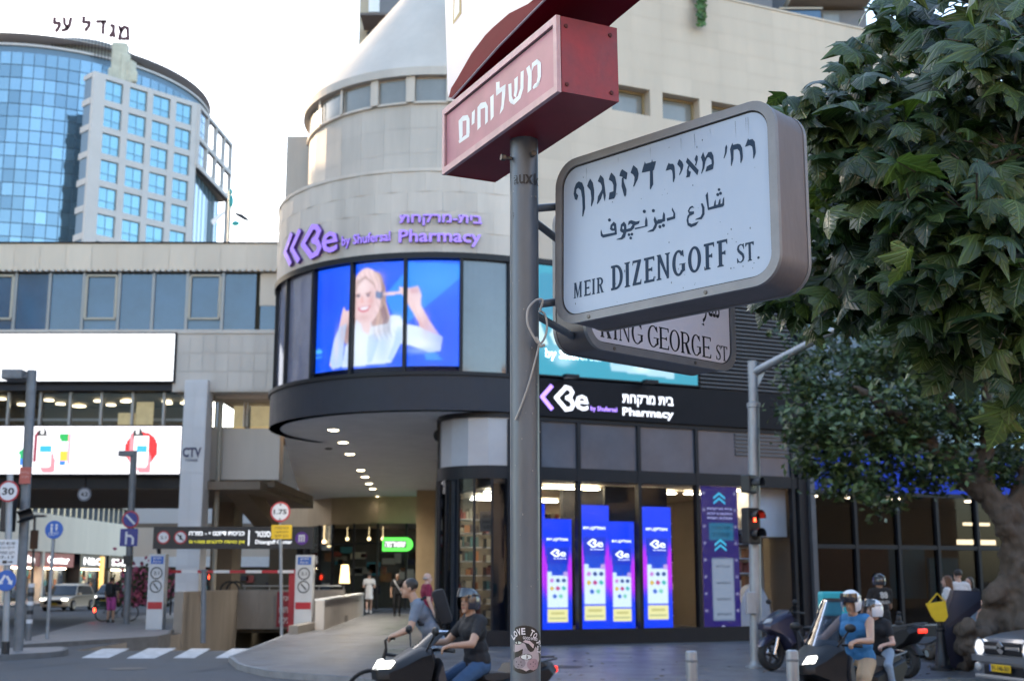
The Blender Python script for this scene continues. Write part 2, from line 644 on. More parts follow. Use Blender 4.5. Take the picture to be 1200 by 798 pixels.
slab('street_pavement', [g2(24, 755), g2(185, 745), g2(199, 742), g2(201, 738), (-11.1, 45), (-11.1, 54), (-13.6, 75), (-17, 160), (-19.5, 160), (-17.5, 70), g2(104, 727.5), g2(24, 749)], M_PAVE, M_KERBD)
slab('far_pavement', [(-38.4, 60), (-33, 60), (-31.5, 260), (-38.4, 260)], M_PAVE, M_KERBD)
slab('near_pavement', [(-40, -9), (40, -9), (40, 6.6), (-40, 6.6)], M_PAVE, M_KERB)
mb = MB()
for q in (((120, 759.5), (152, 759.5), (127, 770.5), (95, 770.5)), ((174, 759), (207, 759), (181, 771), (148, 771)), ((224, 759.5), (247, 759.5), (228, 770.5), (203, 770.5)), ((272, 759.5), (295, 759.5), (270, 770.5), (252, 770.5))):
    mb.poly([G(x, y, ZR + .004) for (x, y) in q])
S(mb.build('crosswalk_stripes', M_WPAINT))
mb = MB()
a, b = G(690, 763, ZG + .004), G(1000, 799, ZG + .004)
w = Vector((.10, -.55, 0))
mb.poly([a, b, b + w * .6, a + w])
S(mb.build('paving_strip', M_STRIPE))
M_IRON = mat('cast_iron', (.05, .05, .052), .55, metal=.5, var=.3, scale=12, bump=.4, bscale=50)
for i, (x, y, z, lab) in enumerate(((150, 783, ZR, 'round iron manhole cover in the road before the crosswalk'), (660, 781, ZG, 'round iron manhole cover in the plaza right of the pole'))):
    q = G(x, y, z + .003); t = thing('manhole_cover', lab, 'manhole', tuple(q))
    mb = MB(); mb.lathe([(0, 0), (.36, 0), (.38, .003), (.0, .004)], 28, q); mb.build('lid', M_IRON, t)
mb = MB()
for (a, b) in (((0, 786), (60, 779)), ((205, 790), (275, 781))):
    p, q = G(*a, ZR + .005), G(*b, ZR + .005); mb.poly([p, q, q + Vector((.5, 1.3, 0)), p + Vector((.3, 1.2, 0))])
S(mb.build('road_patch', mat('new_asphalt', (.030, .031, .034), .85, var=.3, scale=4)))
mb = MB(); random.seed(77)
for k in range(190):
    x, y = random.uniform(640, 1180), random.uniform(757, 797)
    q = G(x, y, ZG + .012)
    if q.y < 15: continue
    a = random.uniform(0, 6.28); l = random.uniform(.03, .075); u = Vector((math.cos(a), math.sin(a), random.uniform(-.2, .2))) * l; v = Vector((-math.sin(a), math.cos(a), random.uniform(-.2, .2))) * l * .6
    mb.add([q - u, q - v, q + u, q + v], [(0, 1, 2, 3)])
o = mb.build('fallen_leaves', mat('dry_leaf', (.12, .085, .035), .8, island=.5)); o['kind'] = 'stuff'; o['label'] = 'dry fallen leaves scattered over the plaza paving'; o['category'] = 'leaves'
# ================================================================ the round corner building with the pharmacy
def stonemat(name, col, isl=.05, var=.20, rough=.75, sc=.9):
    return mat(name, col, rough, var=var, scale=sc, bump=.12, bscale=25, island=isl, stretch=(1, 1, .16))
M_ST1 = stonemat('stone_drum', (0.55, 0.485, 0.42), .035)
M_ST2 = stonemat('stone_upper', (0.48, 0.43, 0.38), .035)
M_ST3 = stonemat('stone_flat', (0.52, 0.435, 0.35), .035, .08)
M_CONE = mat('cone_render', (0.50, 0.45, 0.40), .8, var=.10, scale=1.2, bump=.1, stretch=(1, 1, .3))
M_JOINT = mat('stone_joint', (0.22, 0.20, 0.19), .9)
M_BLK = mat('black_aluminium', (0.011, 0.012, 0.016), .45, var=.15, scale=3, spec=.25)
M_BAND = mat('charcoal_cladding', (0.022, 0.024, 0.034), .5, var=.2, scale=2, rvar=.08, spec=.3)
M_SOFF = mat('soffit_paint', (0.78, 0.77, 0.76), .65, var=.08, scale=1.5)
M_LOUV = mat('grey_louvre', (0.075, 0.078, 0.090), .5, metal=.2, var=.1, scale=2)
M_GCLR = glassmat('shop_glass', (.86, .90, .95), .16)
M_GDRK = mat('dark_glass', (0.022, 0.028, 0.040), .04, spec=.9, var=.2, scale=.6)
M_GMID = mat('grey_glass', (0.06, 0.075, 0.10), .06, spec=.9, var=.25, scale=.7, rvar=.03)
M_GBLIND = mat('blind_behind_glass', (0.20, 0.205, 0.20), .12, spec=.6, var=.12, scale=2)
M_PURP = mat('purple_letter_edge', (0.085, 0.03, 0.20), .4)
M_PURPF = mat('purple_letter_face', (0.30, 0.17, 0.62), .35, emit=(.36, .22, .95), est=.30)
M_DOWN = mat('downlight_lamp', (.9, .8, .6), .4, emit=(1.0, .84, .56), est=9)
M_STRIPL = mat('shop_ceiling_lamp', (.9, .85, .7), .4, emit=(1.0, .82, .55), est=14)
M_WHITELED = mat('white_led_letter', (.8, .8, .85), .4, emit=(.92, .93, 1.0), est=.75)
M_VIOLED = mat('violet_led_letter', (.4, .25, .8), .4, emit=(.40, .22, .95), est=.8)
M_WALLW = mat('shop_wall_cream', (0.26, 0.21, 0.155), .7, var=.1, scale=1)
M_FLOORIN = mat('shop_floor', (0.22, 0.20, 0.18), .3, var=.1)
M_WHITEP = mat('white_paint', (0.74, 0.74, 0.73), .5, var=.06)

FA = Vector((0.7, 33.1, 0)); FD = Vector((0.912, 0.41, 0)).normalized(); FN = Vector((FD.y, -FD.x, 0))
def F(s, z, off=0.0): return FA + FD * s + Vector((0, 0, z)) + FN * off
def Fpx(px, py, off=0.0): return PP(px, py, FA + FN * off, FN)
def Fs(px, py=600, off=0.0): return (Fpx(px, py, off) - FA).dot(FD)
def Fz(px, py, off=0.0): return Fpx(px, py, off).z
TAN = FA + FD * -.85
RG = 4.9
DC = TAN - FN * RG                      # axis of the drum
A_T = math.atan2(FN.y, FN.x)            # angle of the tangent point
def cylang(px, py, R):
    d = ray(px, py); o = CAM - DC
    a = d.x ** 2 + d.y ** 2; b = 2 * (o.x * d.x + o.y * d.y); c = o.x ** 2 + o.y ** 2 - R * R
    disc = b * b - 4 * a * c
    t = (-b - math.sqrt(max(0, disc))) / (2 * a)
    q = CAM + d * t
    return math.atan2(q.y - DC.y, q.x - DC.x), q.z
def cyl(a, z, R): return Vector((DC.x + R * math.cos(a), DC.y + R * math.sin(a), z))
A_L = A_T - RAD(150)                    # drum goes this far round to the left/back
Z_SOF, Z_BAND, Z_GL, Z_LED = 5.78, 6.74, 9.85, 12.2

cb_ = thing('corner_building', 'round stone corner building with conical roof and curved glass band above the black-framed pharmacy', 'building', (DC.x, DC.y, 0))

def arcpanels(mb, R, a0, a1, z0, z1, da, dz, gap=.005, th=.03, jitter=False):
    na = max(1, round(abs(a1 - a0) / da)); nz = max(1, round((z1 - z0) / dz))
    for k in range(nz):
        za, zb = z0 + (z1 - z0) * k / nz + gap / 2, z0 + (z1 - z0) * (k + 1) / nz - gap / 2
        sh = (.5 if (k % 2 and jitter) else 0)
        for i in range(na + (1 if sh else 0)):
            b0 = a0 + (a1 - a0) * max(0, (i - sh)) / na; b1 = a0 + (a1 - a0) * min(na, (i + 1 - sh)) / na
            if abs(b1 - b0) < 1e-6: continue
            g = gap / R / 2 * (1 if a1 > a0 else -1)
            v = [cyl(b0 + g, za, R), cyl(b1 - g, za, R), cyl(b1 - g, zb, R), cyl(b0 + g, zb, R)]
            mb.add(v, [(0, 1, 2, 3)])
def arcwall(mb, R, a0, a1, z0, z1, n=40, m=None):
    mb.lathe([(R, z0), (R, z1)], n, (DC.x, DC.y, 0), a0=a0, a1=a1, m=m)
def arcring(mb, R0, R1, a0, a1, z0, z1, n=40, m=None):
    mb.lathe([(R0, z0), (R1, z0), (R1, z1), (R0, z1), (R0, z0)], n, (DC.x, DC.y, 0), a0=a0, a1=a1, m=m)

# lower drum of stone
mb = MB(); arcpanels(mb, RG + .06, A_L, A_T, Z_GL + .12, Z_LED, RAD(11), .58, jitter=True)
arcpanels_n = mb
mb.build('drum_cladding', M_ST1, cb_)
mb = MB(); arcwall(mb, RG + .04, A_L, A_T, Z_GL + .1, Z_LED, 60); arcring(mb, 3.6, RG + .075, A_L, A_T, Z_LED, Z_LED + .09, 60)
mb.build('drum_wall', M_ST1, cb_)
# glass band: frame, mullions, panes
mb = MB(); arcring(mb, RG - .12, RG + .10, A_L, A_T, Z_GL - .04, Z_GL + .12, 60)
mb.build('window_head', M_BLK, cb_)
mb = MB(); arcring(mb, RG - .2, RG + .12, A_L, A_T, Z_SOF, Z_BAND, 60); mb.build('band', M_BAND, cb_)
mb = MB(); arcring(mb, RG - .12, RG + .17, A_L, A_T, Z_BAND - .05, Z_BAND + .05, 60); mb.build('window_sill', M_BLK, cb_)
mpx = [(322.5, 400), (336.5, 390), (367, 385), (412, 380), (474.5, 377), (540.5, 375)]
mang = [cylang(x, y, RG)[0] for (x, y) in mpx] + [A_T]
mang[0] = mang[1] - RAD(16)
extra = [mang[0] - RAD(19 * k) for k in (3, 2, 1)]
allm = extra + mang
for i, a in enumerate(allm):
    mb = MB()
    R = Matrix.Rotation(a, 4, 'Z')
    mb.box(cyl(a, (Z_BAND + Z_GL) / 2, RG - .01), (.16, .085, Z_GL - Z_BAND - .08), R=R)
    mb.build('mullion', M_BLK, cb_)
for i in range(len(allm) - 1):
    mb = MB(); arcring(mb, RG - .05, RG - .035, allm[i] + .009, allm[i + 1] - .009, Z_BAND + .05, Z_GL - .04, 8)
    pane = [M_GMID if i > 7 or i < 3 else mat('pale_reflecting_glass', (.20, .20, .27), .08, spec=.9, var=.3, scale=.6), M_GMID, M_GMID, M_GMID, glassmat('ad_glass', (.92, .95, 1), .10)][4 if 5 <= i <= 7 else 0]
    mb.build('drum_window', pane, cb_)
mb = MB(); arcwall(mb, RG - .6, A_L, A_T, Z_BAND, Z_GL, 40); mb.build('inner_wall', M_BAND, cb_)

# the lit picture behind the curved panes
a_s0, a_s1 = mang[2] + .004, mang[5] + .012
zs0, zs1 = Z_BAND + .22, Z_GL - .06
blue = srgb(10, 88, 245); blue2 = srgb(40, 140, 250)
pc = Pic(230, 130, blue)
def uv(x, y):      # picture pixel read off the photograph crop -> place on the screen
    a, z = cylang(360 + x / 5.32, 300 + y / 5.32, RG - .08)
    return ((a - a_s0) / (a_s1 - a_s0), (z - zs0) / (zs1 - zs0))
U = lambda *p: [uv(*q) for q in p]
pc.poly(U((600, 105), (620, 40), (960, 50), (960, 130), (620, 420), (560, 420), (480, 250)), blue2)
pc.poly(U((730, 610), (790, 590), (850, 650), (740, 650)), srgb(60, 150, 252))
skin = srgb(244, 206, 198); skin2 = srgb(232, 178, 165); hair = srgb(190, 150, 140); hair2 = srgb(158, 118, 112); white = srgb(228, 238, 246); white2 = srgb(190, 212, 236)
pc.poly(U((300, 160), (330, 105), (400, 84), (455, 110), (485, 190), (492, 290), (520, 400), (550, 480), (520, 515), (430, 530), (380, 505), (330, 520), (230, 550), (225, 480), (260, 380), (270, 240)), hair)
pc.poly(U((420, 300), (470, 260), (500, 330), (545, 470), (520, 510), (400, 528), (390, 480), (430, 420)), srgb(205, 165, 145))
pc.poly(U((455, 330), (480, 300), (510, 400), (540, 480), (500, 505), (450, 470), (470, 400)), hair2)
pc.poly(U((135, 680), (190, 470), (215, 350), (225, 315), (240, 345), (275, 330), (270, 400), (240, 450), (225, 540), (215, 640), (160, 710)), skin)
pc.poly(U((140, 650), (165, 520), (200, 440), (245, 420), (225, 540), (220, 690), (150, 705)), white2)
pc.poly(U((300, 400), (340, 370), (390, 380), (400, 440), (500, 420), (520, 370), (575, 370), (605, 420), (720, 470), (800, 480), (845, 505), (830, 590), (760, 600), (640, 555), (580, 545), (520, 665), (280, 690), (215, 695), (235, 560), (285, 520)), white)
pc.poly(U((330, 380), (385, 370), (395, 440), (380, 490), (345, 470)), skin)
pc.poly(U((380, 500), (420, 480), (445, 530), (400, 660), (370, 670), (370, 560)), white2)
pc.poly(U((560, 430), (590, 440), (590, 520), (545, 600), (520, 660), (500, 640), (540, 540)), white2)
pc.ell(*uv(365, 250), .105, .27, skin)
pc.poly(U((300, 220), (305, 160), (360, 120), (420, 170), (435, 230), (410, 180), (360, 140), (320, 180)), hair)
pc.poly(U((300, 240), (330, 232), (330, 243), (300, 250)), hair2); pc.poly(U((360, 232), (395, 222), (396, 233), (362, 242)), hair2)
for (ex, ey) in ((318, 251), (378, 245)): pc.poly(U((ex - 15, ey + 2), (ex, ey - 5), (ex + 15, ey + 1), (ex, ey + 6)), srgb(120, 95, 105)); pc.ell(*uv(ex, ey), .008, .012, srgb(70, 70, 95))
pc.poly(U((335, 245), (345, 245), (352, 290), (332, 292)), skin2)
pc.poly(U((312, 322), (345, 312), (398, 305), (375, 345), (340, 352), (320, 342)), srgb(220, 110, 120)); pc.poly(U((322, 325), (345, 318), (385, 314), (365, 334), (338, 338)), srgb(245, 240, 240))
pc.poly(U((425, 220), (468, 222), (470, 255), (450, 268), (425, 260)), srgb(110, 130, 165))
pc.poly(U((468, 228), (610, 215), (610, 236), (468, 245)), srgb(240, 205, 205))
pc.poly(U((570, 190), (600, 195), (640, 200), (690, 185), (712, 240), (705, 300), (760, 400), (830, 500), (770, 505), (700, 470), (700, 420), (640, 320), (600, 250), (580, 225)), skin)
pc.poly(U((660, 300), (700, 380), (740, 480), (705, 470), (690, 400)), skin2)
pc.poly(U((640, 205), (695, 195), (690, 230), (650, 240)), skin2)
pc.poly(U((700, 440), (790, 485), (845, 500), (830, 590), (760, 598), (640, 555), (605, 520), (605, 420)), white)
pc.poly(U((50, 590), (75, 580), (92, 595), (85, 610), (55, 612)), srgb(90, 190, 255)); pc.poly(U((45, 628), (90, 622), (88, 634), (47, 642)), srgb(60, 150, 255))
pc.poly(U((630, 245), (650, 230), (700, 240), (705, 300), (655, 310)), skin)
def gl(x, y, rx, ry, c, k): pc.glow(*uv(x, y), rx / 5.32 / 175, ry / 5.32 / 130 * 1.15, c, k)
for a in ((340, 190, 50, 40, (255, 232, 222), .5), (400, 270, 22, 70, (205, 150, 140), .55), (330, 285, 26, 18, (246, 170, 160), .45), (388, 280, 20, 16, (240, 160, 150), .45), (350, 385, 40, 22, (205, 150, 140), .6), (350, 430, 30, 40, (235, 195, 185), .5),
          (470, 250, 20, 120, (120, 85, 85), .45), (430, 140, 40, 30, (225, 190, 170), .5), (450, 470, 50, 40, (222, 180, 150), .5), (500, 440, 22, 60, (120, 80, 75), .5), (250, 470, 20, 70, (150, 105, 95), .5), (290, 300, 14, 80, (140, 100, 95), .5),
          (330, 560, 60, 90, (245, 250, 255), .6), (470, 560, 40, 90, (175, 200, 232), .6), (560, 420, 40, 40, (248, 252, 255), .6), (720, 540, 70, 26, (250, 253, 255), .7), (700, 590, 90, 16, (160, 190, 230), .6), (250, 640, 30, 60, (170, 195, 230), .6),
          (690, 330, 16, 60, (255, 226, 216), .6), (740, 430, 20, 60, (214, 160, 150), .5), (180, 560, 16, 80, (255, 225, 215), .5), (215, 480, 14, 70, (214, 165, 155), .5), (670, 210, 30, 14, (224, 170, 165), .5), (120, 250, 90, 160, (0, 60, 225), .5), (860, 500, 90, 120, (0, 66, 232), .5), (800, 160, 110, 70, (70, 165, 255), .4)):
    gl(a[0], a[1], a[2], a[3], srgb(*a[4]), a[5])
rng = np.random.RandomState(3)
hm_ = pc.mask_poly(U((300, 160), (330, 105), (400, 84), (455, 110), (485, 190), (492, 290), (520, 400), (550, 480), (520, 515), (430, 530), (400, 440), (430, 300), (420, 170), (360, 120))) | pc.mask_poly(U((225, 480), (260, 380), (285, 240), (290, 520), (230, 550)))
wv = np.sin(pc.X * 190 + np.sin(pc.Y * 22) * 2.2 + pc.Y * 14)[..., None] * .13 + 1
pc.a = np.where(hm_[..., None], pc.a * wv, pc.a)
pc.blur(2)
pc.mesh('display_screen', lambda u, v: cyl(a_s0 + (a_s1 - a_s0) * u, zs0 + (zs1 - zs0) * v, RG - .10), screenmat('ad_screen', .56), cb_)

# upper drum, strip windows, eave, cone
R2 = 4.1; ZW0, ZW1, ZE = 14.48, 15.14, 15.2
mb = MB(); arcpanels(mb, R2 + .03, A_L, A_T + .5, Z_LED + .09, ZW0 - .03, RAD(10.5), .62)
mb.build('upper_cladding', M_ST2, cb_)
mb = MB(); arcwall(mb, R2, A_L, A_T + .5, Z_LED, ZE + .2, 60); mb.build('upper_wall', M_ST2, cb_)
wpx = [(360, 376, 150), (378.5, 401, 131), (404, 436, 117), (445, 476.5, 106), (487, 523, 101), (534, 570, 99)]
for (xa, xb, y) in wpx:
    a0, a1 = cylang(xa, y, R2 + .05)[0], cylang(xb, y, R2 + .05)[0]
    if a1 - a0 < .02: continue
    mb = MB(); arcring(mb, R2 + .0, R2 + .035, a0, a1, ZW0, ZW1, 8)
    w = mb.build('window', M_GBLIND, cb_)
    mb = MB(); arcring(mb, R2, R2 + .10, a0 - .01, a1 + .01, ZW0 - .06, ZW0, 8)
    mb.build('sill', M_ST1, w)
for k in range(len(wpx) - 1):
    mb = MB()
    a0 = cylang(wpx[k][1], wpx[k][2], R2 + .05)[0]; a1 = cylang(wpx[k + 1][0], wpx[k + 1][2], R2 + .05)[0]
    arcring(mb, R2, R2 + .13, a0, max(a1, a0 + .01), ZW0 - .02, ZE + .1, 3)
    mb.build('window_pier', M_ST1, cb_)
mb = MB(); arcring(mb, R2 - .05, 4.32, A_L, A_T + 1.2, ZE, ZE + .24, 60); mb.build('eave', M_CONE, cb_)
mb = MB(); mb.lathe([(4.32, ZE + .24), (4.20, ZE + .40), (1.42, 19.3), (0.35, 20.8), (0.0, 20.9)], 64, (DC.x, DC.y, 0))
mb.build('cone_roof', M_CONE, cb_, smooth=True)
# square stair block at the back left of the drum
mb = MB(); mb.box((-6.5, 39.9, 11.4), (.95, 5.2, 7.2)); mb.build('stair_block', M_ST2, cb_)
# main body behind so that nothing is hollow
mb = MB()
pts = [F(-.85, 0, -.5), F(15, 0, -.5), F(15, 0, -14), F(3.0, 0, -14), Vector((-3.6, 42, 0)), Vector((-4.0, 38.4, 0))]
mb.prism([p + Vector((0, 0, 6.0)) for p in pts], (0, 0, 12.5))
mb.build('core', M_BAND, cb_)

# flat upper wall with deep square windows
Z_TOP = 18.75
wz0, wz1 = 14.62, 15.42
s_first, pitch, wwid = Fs(776.7, 130), Fs(834.2, 135) - Fs(776.7, 130), Fs(820, 130) - Fs(776.7, 130)
S0, S1 = -.95, 15.0
opn = [(s_first + pitch * k, s_first + pitch * k + wwid) for k in range(-4, 6)]
opn = [o for o in opn if o[0] > S0 + .4 and o[1] < S1 - .3]
def flatpanels(mb, s0, s1, z0, z1, ds, dz, off, gap=.006):
    ns, nz = max(1, round((s1 - s0) / ds)), max(1, round((z1 - z0) / dz))
    for i in range(ns):
        for k in range(nz):
            a, b = s0 + (s1 - s0) * i / ns + gap / 2, s0 + (s1 - s0) * (i + 1) / ns - gap / 2
            c, d = z0 + (z1 - z0) * k / nz + gap / 2, z0 + (z1 - z0) * (k + 1) / nz - gap / 2
            mb.add([F(a, c, off), F(b, c, off), F(b, d, off), F(a, d, off)], [(0, 1, 2, 3)])
mb = MB()
flatpanels(mb, S0, S1, Z_GL + .12, wz0, 1.0, .6, 0); flatpanels(mb, S0, S1, wz1, Z_TOP, 1.0, .6, 0)
ed = [S0] + [x for o in opn for x in o] + [S1]
for i in range(0, len(ed), 2): flatpanels(mb, ed[i], ed[i + 1], wz0, wz1, 1.0, .8, 0)
mb.build('flat_cladding', M_ST3, cb_)
mb = MB()
def fbox(s0, s1, z0, z1, o0, o1, m=None):
    mb.prism([F(s0, z0, o0), F(s1, z0, o0), F(s1, z1, o0), F(s0, z1, o0)], FN * (o1 - o0), m)
for i in range(0, len(ed), 2): fbox(ed[i], ed[i + 1], wz0, wz1, -.45, -.006)
fbox(S0, S1, Z_GL + .1, wz0, -.45, -.006); fbox(S0, S1, wz1, Z_TOP, -.45, -.006)
mb.build('flat_wall', M_ST3, cb_)
for (a, b) in opn:
    mb = MB(); fbox(a, b, wz0, wz1, -.44, -.40); w = mb.build('window', M_GBLIND, cb_)
    mb = MB()
    for (c, d, e, f) in ((a, b, wz1 - .06, wz1), (a, a + .06, wz0 + .05, wz1 - .06), (b - .06, b, wz0 + .05, wz1 - .06), (a, b, wz0, wz0 + .05)): fbox(c, d, e, f, -.40, -.34)
    mb.build('frame', mat('ochre_window_frame', (.30, .23, .12), .5), w)
mb = MB(); fbox(S0, S1, Z_TOP, Z_TOP + .06, -.5, .03); mb.build('coping', M_ST3, cb_)

# raised purple lettering on the drum
def drumfn(px0, px1, R=RG + .12):
    return lambda x, y: cyl(x, y, R)
def drum_text(mb, s, x0, x1, yb0, yt0, m=0, m2=1, off=.02, R=RG + .16, back=RG + .075):
    """letters bent round the drum; box given by the picture positions of its ends"""
    a0, z0 = cylang(x0, yb0, R); a1, _ = cylang(x1, yb0, R)
    xm = (x0 + x1) / 2
    _, z1 = cylang(x0, yt0, R)
    put_text(mb, s, lambda x, y: cyl(x, y, R), (a0, z0, a1, z1), offset=off, m=m)
    tmp = MB()
    put_text(tmp, s, lambda x, y: cyl(x, y, R - .002), (a0, z0, a1, z1), offset=off, back=lambda x, y: cyl(x, y, back))
    mb.add(tmp.v, tmp.f, m2)
def logo_polys():
    """angular mark: two chevrons and a split B-like form, in a unit box 3.1 x 1"""
    out = []
    def stroke(p, w=.17):
        for i in range(len(p) - 1):
            (x0, y0), (x1, y1) = p[i], p[i + 1]
            L = math.hypot(x1 - x0, y1 - y0); nx, ny = -(y1 - y0) / L * w / 2, (x1 - x0) / L * w / 2
            ex, ey = (x1 - x0) / L * w * .28, (y1 - y0) / L * w * .28
            out.append([(x0 - ex + nx, y0 - ey + ny), (x1 + ex + nx, y1 + ey + ny), (x1 + ex - nx, y1 + ey - ny), (x0 - ex - nx, y0 - ey - ny)])
    return stroke, out
def chevron(x): return [(x + .48, .95), (x + .08, .5), (x + .48, .05)]
def bmark(x):
    a = [(x + .62, .95), (x + .62 - .42, .5), (x + .62, .05)]
    b = [(x + .62, .95), (x + .80, .90), (x + .90, .76), (x + .82, .60), (x + .66, .52), (x + .84, .44), (x + .94, .26), (x + .84, .10), (x + .62, .05)]
    return a, b
def logo(mb, fn, x0, y0, sc, n_chev=2, m=0, mchev=None, e=True, e_m=None, back=None, m2=1):
    st_, out = logo_polys()
    for k in range(n_chev): st_(chevron(k * .46))
    nc = len(out)
    a, b = bmark(n_chev * .46 + .02); st_(a); st_(b, .16)
    for i, p in enumerate(out):
        o = (i % 7) * 4e-4
        mb.poly([fn(x0 + x * sc, y0 + y * sc, o) for (x, y) in p], (mchev if (mchev is not None and i < nc) else m))
        if back is not None:
            n = len(p)
            for q in range(n):
                (xa, ya), (xb, yb) = p[q], p[(q + 1) % n]
                mb.add([fn(x0 + xa * sc, y0 + ya * sc, -.001), fn(x0 + xb * sc, y0 + yb * sc, -.001), back(x0 + xb * sc, y0 + yb * sc), back(x0 + xa * sc, y0 + ya * sc)], [(0, 1, 2, 3)], m2)
    if e:
        xx = x0 + (n_chev * .46 + 1.04) * sc
        put_text(mb, 'e', lambda x, y: fn(x, y, 0), (xx, y0 + .04 * sc, xx + .58 * sc, y0 + .68 * sc), offset=.012, m=m if e_m is None else e_m,
                 )
        if back is not None:
            tmp = MB(); put_text(tmp, 'e', lambda x, y: fn(x, y, -.001), (xx, y0 + .04 * sc, xx + .58 * sc, y0 + .68 * sc), offset=.012, back=back)
            mb.add(tmp.v, tmp.f, m2)
Rl = RG + .18
mb = MB()
al, zl = cylang(332, 306, Rl); ar, zr = cylang(396, 297, Rl)
zt = cylang(366, 264, Rl)[1]
zb = cylang(366, 302, Rl)[1]
wl = 2 * .46 + .02 + 1.0 + .62
k_ = (ar - al) / wl
hh = zt - zb
def lfn(x, y, o=0.0): return cyl(al + x * k_, zb + y * hh, Rl + o)
logo(mb, lfn, 0, 0, 1.0, 2, m=0, back=lambda x, y: cyl(al + x * k_, zb + y * hh, RG + .08), m2=1)
drum_text(mb, 'by Shufersal', 400, 457, 292, 277, off=.02, R=RG + .12)
mb.build('lettering', [M_PURPF, M_PURP], cb_)
mb = MB()
drum_text(mb, heb('בית-מרקחת'), 468, 565, 265, 252, off=.02)
drum_text(mb, 'Pharmacy', 467, 564, 289, 269.5, off=.02)
mb.build('lettering', [M_PURPF, M_PURP], cb_)

# soffit with its row of downlights over the passage
mb = MB()
arc = [cyl(A_T - (A_T - A_L) * k / 30 * .85, Z_SOF, RG + .10) for k in range(31)]
pts = arc + [Vector((-8.4, 48, Z_SOF)), Vector((-10.4, 62, Z_SOF)), Vector((-11.2, 74, Z_SOF)), Vector((-3.2, 74, Z_SOF)), Vector((-1.0, 36.5, Z_SOF)), F(.2, Z_SOF, -1.5)]
mb.prism(pts, (0, 0, .3))
mb.build('soffit', M_SOFF, cb_)
for (x, y) in ((390.6, 504.5), (402, 519), (410, 532.5), (422.7, 551.4), (428, 559), (432.5, 567), (437, 573), (443.6, 582)):
    q = G(x, y, Z_SOF - .012)
    mb = MB(); mb.lathe([(0, 0), (.13, 0), (.16, .011)], 16, q); mb.build('downlight', M_DOWN, cb_)
    ld = bpy.data.lights.new('downlight_beam', 'SPOT'); ld.energy = 260; ld.color = (1, .92, .80); ld.spot_size = RAD(150); ld.spot_blend = 1; ld.shadow_soft_size = .2
    lo = bpy.data.objects.new('downlight_beam', ld); COL.objects.link(lo); lo.location = q + Vector((0, 0, -.05))
mb = MB(); q = G(385, 525, Z_SOF); mb.lathe([(0, -.06), (.10, -.04), (.13, 0)], 12, q); mb.build('smoke_detector', M_BLK, cb_)
mb = MB(); q = Vector((-2.0, 34.2, 5.35)); mb.ell(q, (.14, .14, .17)); mb.tube([q, q + Vector((0, 0, .43))], .04, 8); mb.build('dome_camera', M_BLK, cb_, smooth=True)

# wall of the drum building above the passage on its left side
mb = MB(); mb.prism([Vector((-6.95, 37.4, Z_SOF + .31)), Vector((-8.35, 48, Z_SOF + .31)), Vector((-10.45, 62, Z_SOF + .31)), Vector((-11.2, 74, Z_SOF + .31)), Vector((-6, 74, Z_SOF + .31)), Vector((-5, 40, Z_SOF + .31))], (0, 0, 6))
mb.build('side_wall', M_ST1, cb_)

# ---- ground floor of the pharmacy
sL, sR = -.85, Fs(947, 640)
zH0 = 5.75
zT0, zT1 = Fz(632, 562), Fz(632, 547)
zK = .24
muls = [Fs(x, 640) for x in (632, 678.5, 750, 818.5, 931)]
mb = MB(); fbox(sL, sR, zH0 - .02, Z_BAND, -.35, .13); mb.build('fascia', mat('fascia_black', (.006, .006, .009), .5, var=.2, scale=2, spec=.15), cb_)
for (a, b, c, d, nm) in ((sL, sR, zT0, zT1, 'transom'), (sL, sR, zH0 - .14, zH0 - .02, 'head_rail'), (sL, sR, ZG - .1, zK, 'plinth')):
    mb = MB(); fbox(a, b, c, d, -.12, .05); mb.build(nm, M_BLK, cb_)
for s in [sL] + muls:
    mb = MB(); fbox(s - .05, s + .05, zK, zH0 - .14, -.14, .06); mb.build('mullion', M_BLK, cb_)
mb = MB(); fbox(Fs(935), sR, ZG - .1, zH0 - .02, -.3, .09); mb.build('end_post', M_BLK, cb_)
mb = MB(); fbox(sR, sR + .16, ZG - .1, 7.5, -.3, .22); mb.build('grey_post', M_LOUV, cb_)
ms = [sL] + muls
for i in range(len(ms) - 1):
    mb = MB(); fbox(ms[i] + .05, ms[i + 1] - .05, zK, zT0, -.03, -.018); mb.build('shop_window', M_GCLR, cb_)
    mb = MB(); fbox(ms[i] + .05, ms[i + 1] - .05, zT1, zH0 - .14, -.03, -.018); mb.build('upper_window', mat('mezzanine_glass', (0.085, 0.10, 0.13), .14, spec=.45, var=.3, scale=.5, rvar=.05), cb_)
# little louvre panel over the last bay
mb = MB()
for k in range(12):
    z = zT1 + .55 + k * .11
    fbox(muls[3] + 1.3, sR - .3, z, z + .06, -.02, .03)
mb.build('louvre', M_LOUV, cb_)
# interior shell, floor, ceiling, shelves, lamps
mb = MB(); mb.m = 0
mb.prism([F(.9, .0, -9.0), F(sR, .0, -9.0), F(sR, zT1 + .9, -9.0), F(.9, zT1 + .9, -9.0)], -FN * .2)
mb.prism([F(sR - .02, 0, -.2), F(sR - .02, zT1 + .9, -.2), F(sR - .02, zT1 + .9, -9), F(sR - .02, 0, -9)], FD * .1)
mb.build('inner_walls', M_WALLW, cb_)
mb = MB(); mb.prism([F(sL, .02, -.1), F(sR, .02, -.1), F(sR, .02, -9), F(.9, .02, -9)], (0, 0, -.1)); mb.build('shop_floor', M_FLOORIN, cb_)
mb = MB(); mb.prism([F(sL, zT0 + .02, -.15), F(sR, zT0 + .02, -.15), F(sR, zT0 + .02, -9), F(.9, zT0 + .02, -9)], (0, 0, .1)); mb.build('shop_ceiling', mat('shop_ceiling_cream', (.55, .47, .36), .7), cb_)
random.seed(4)
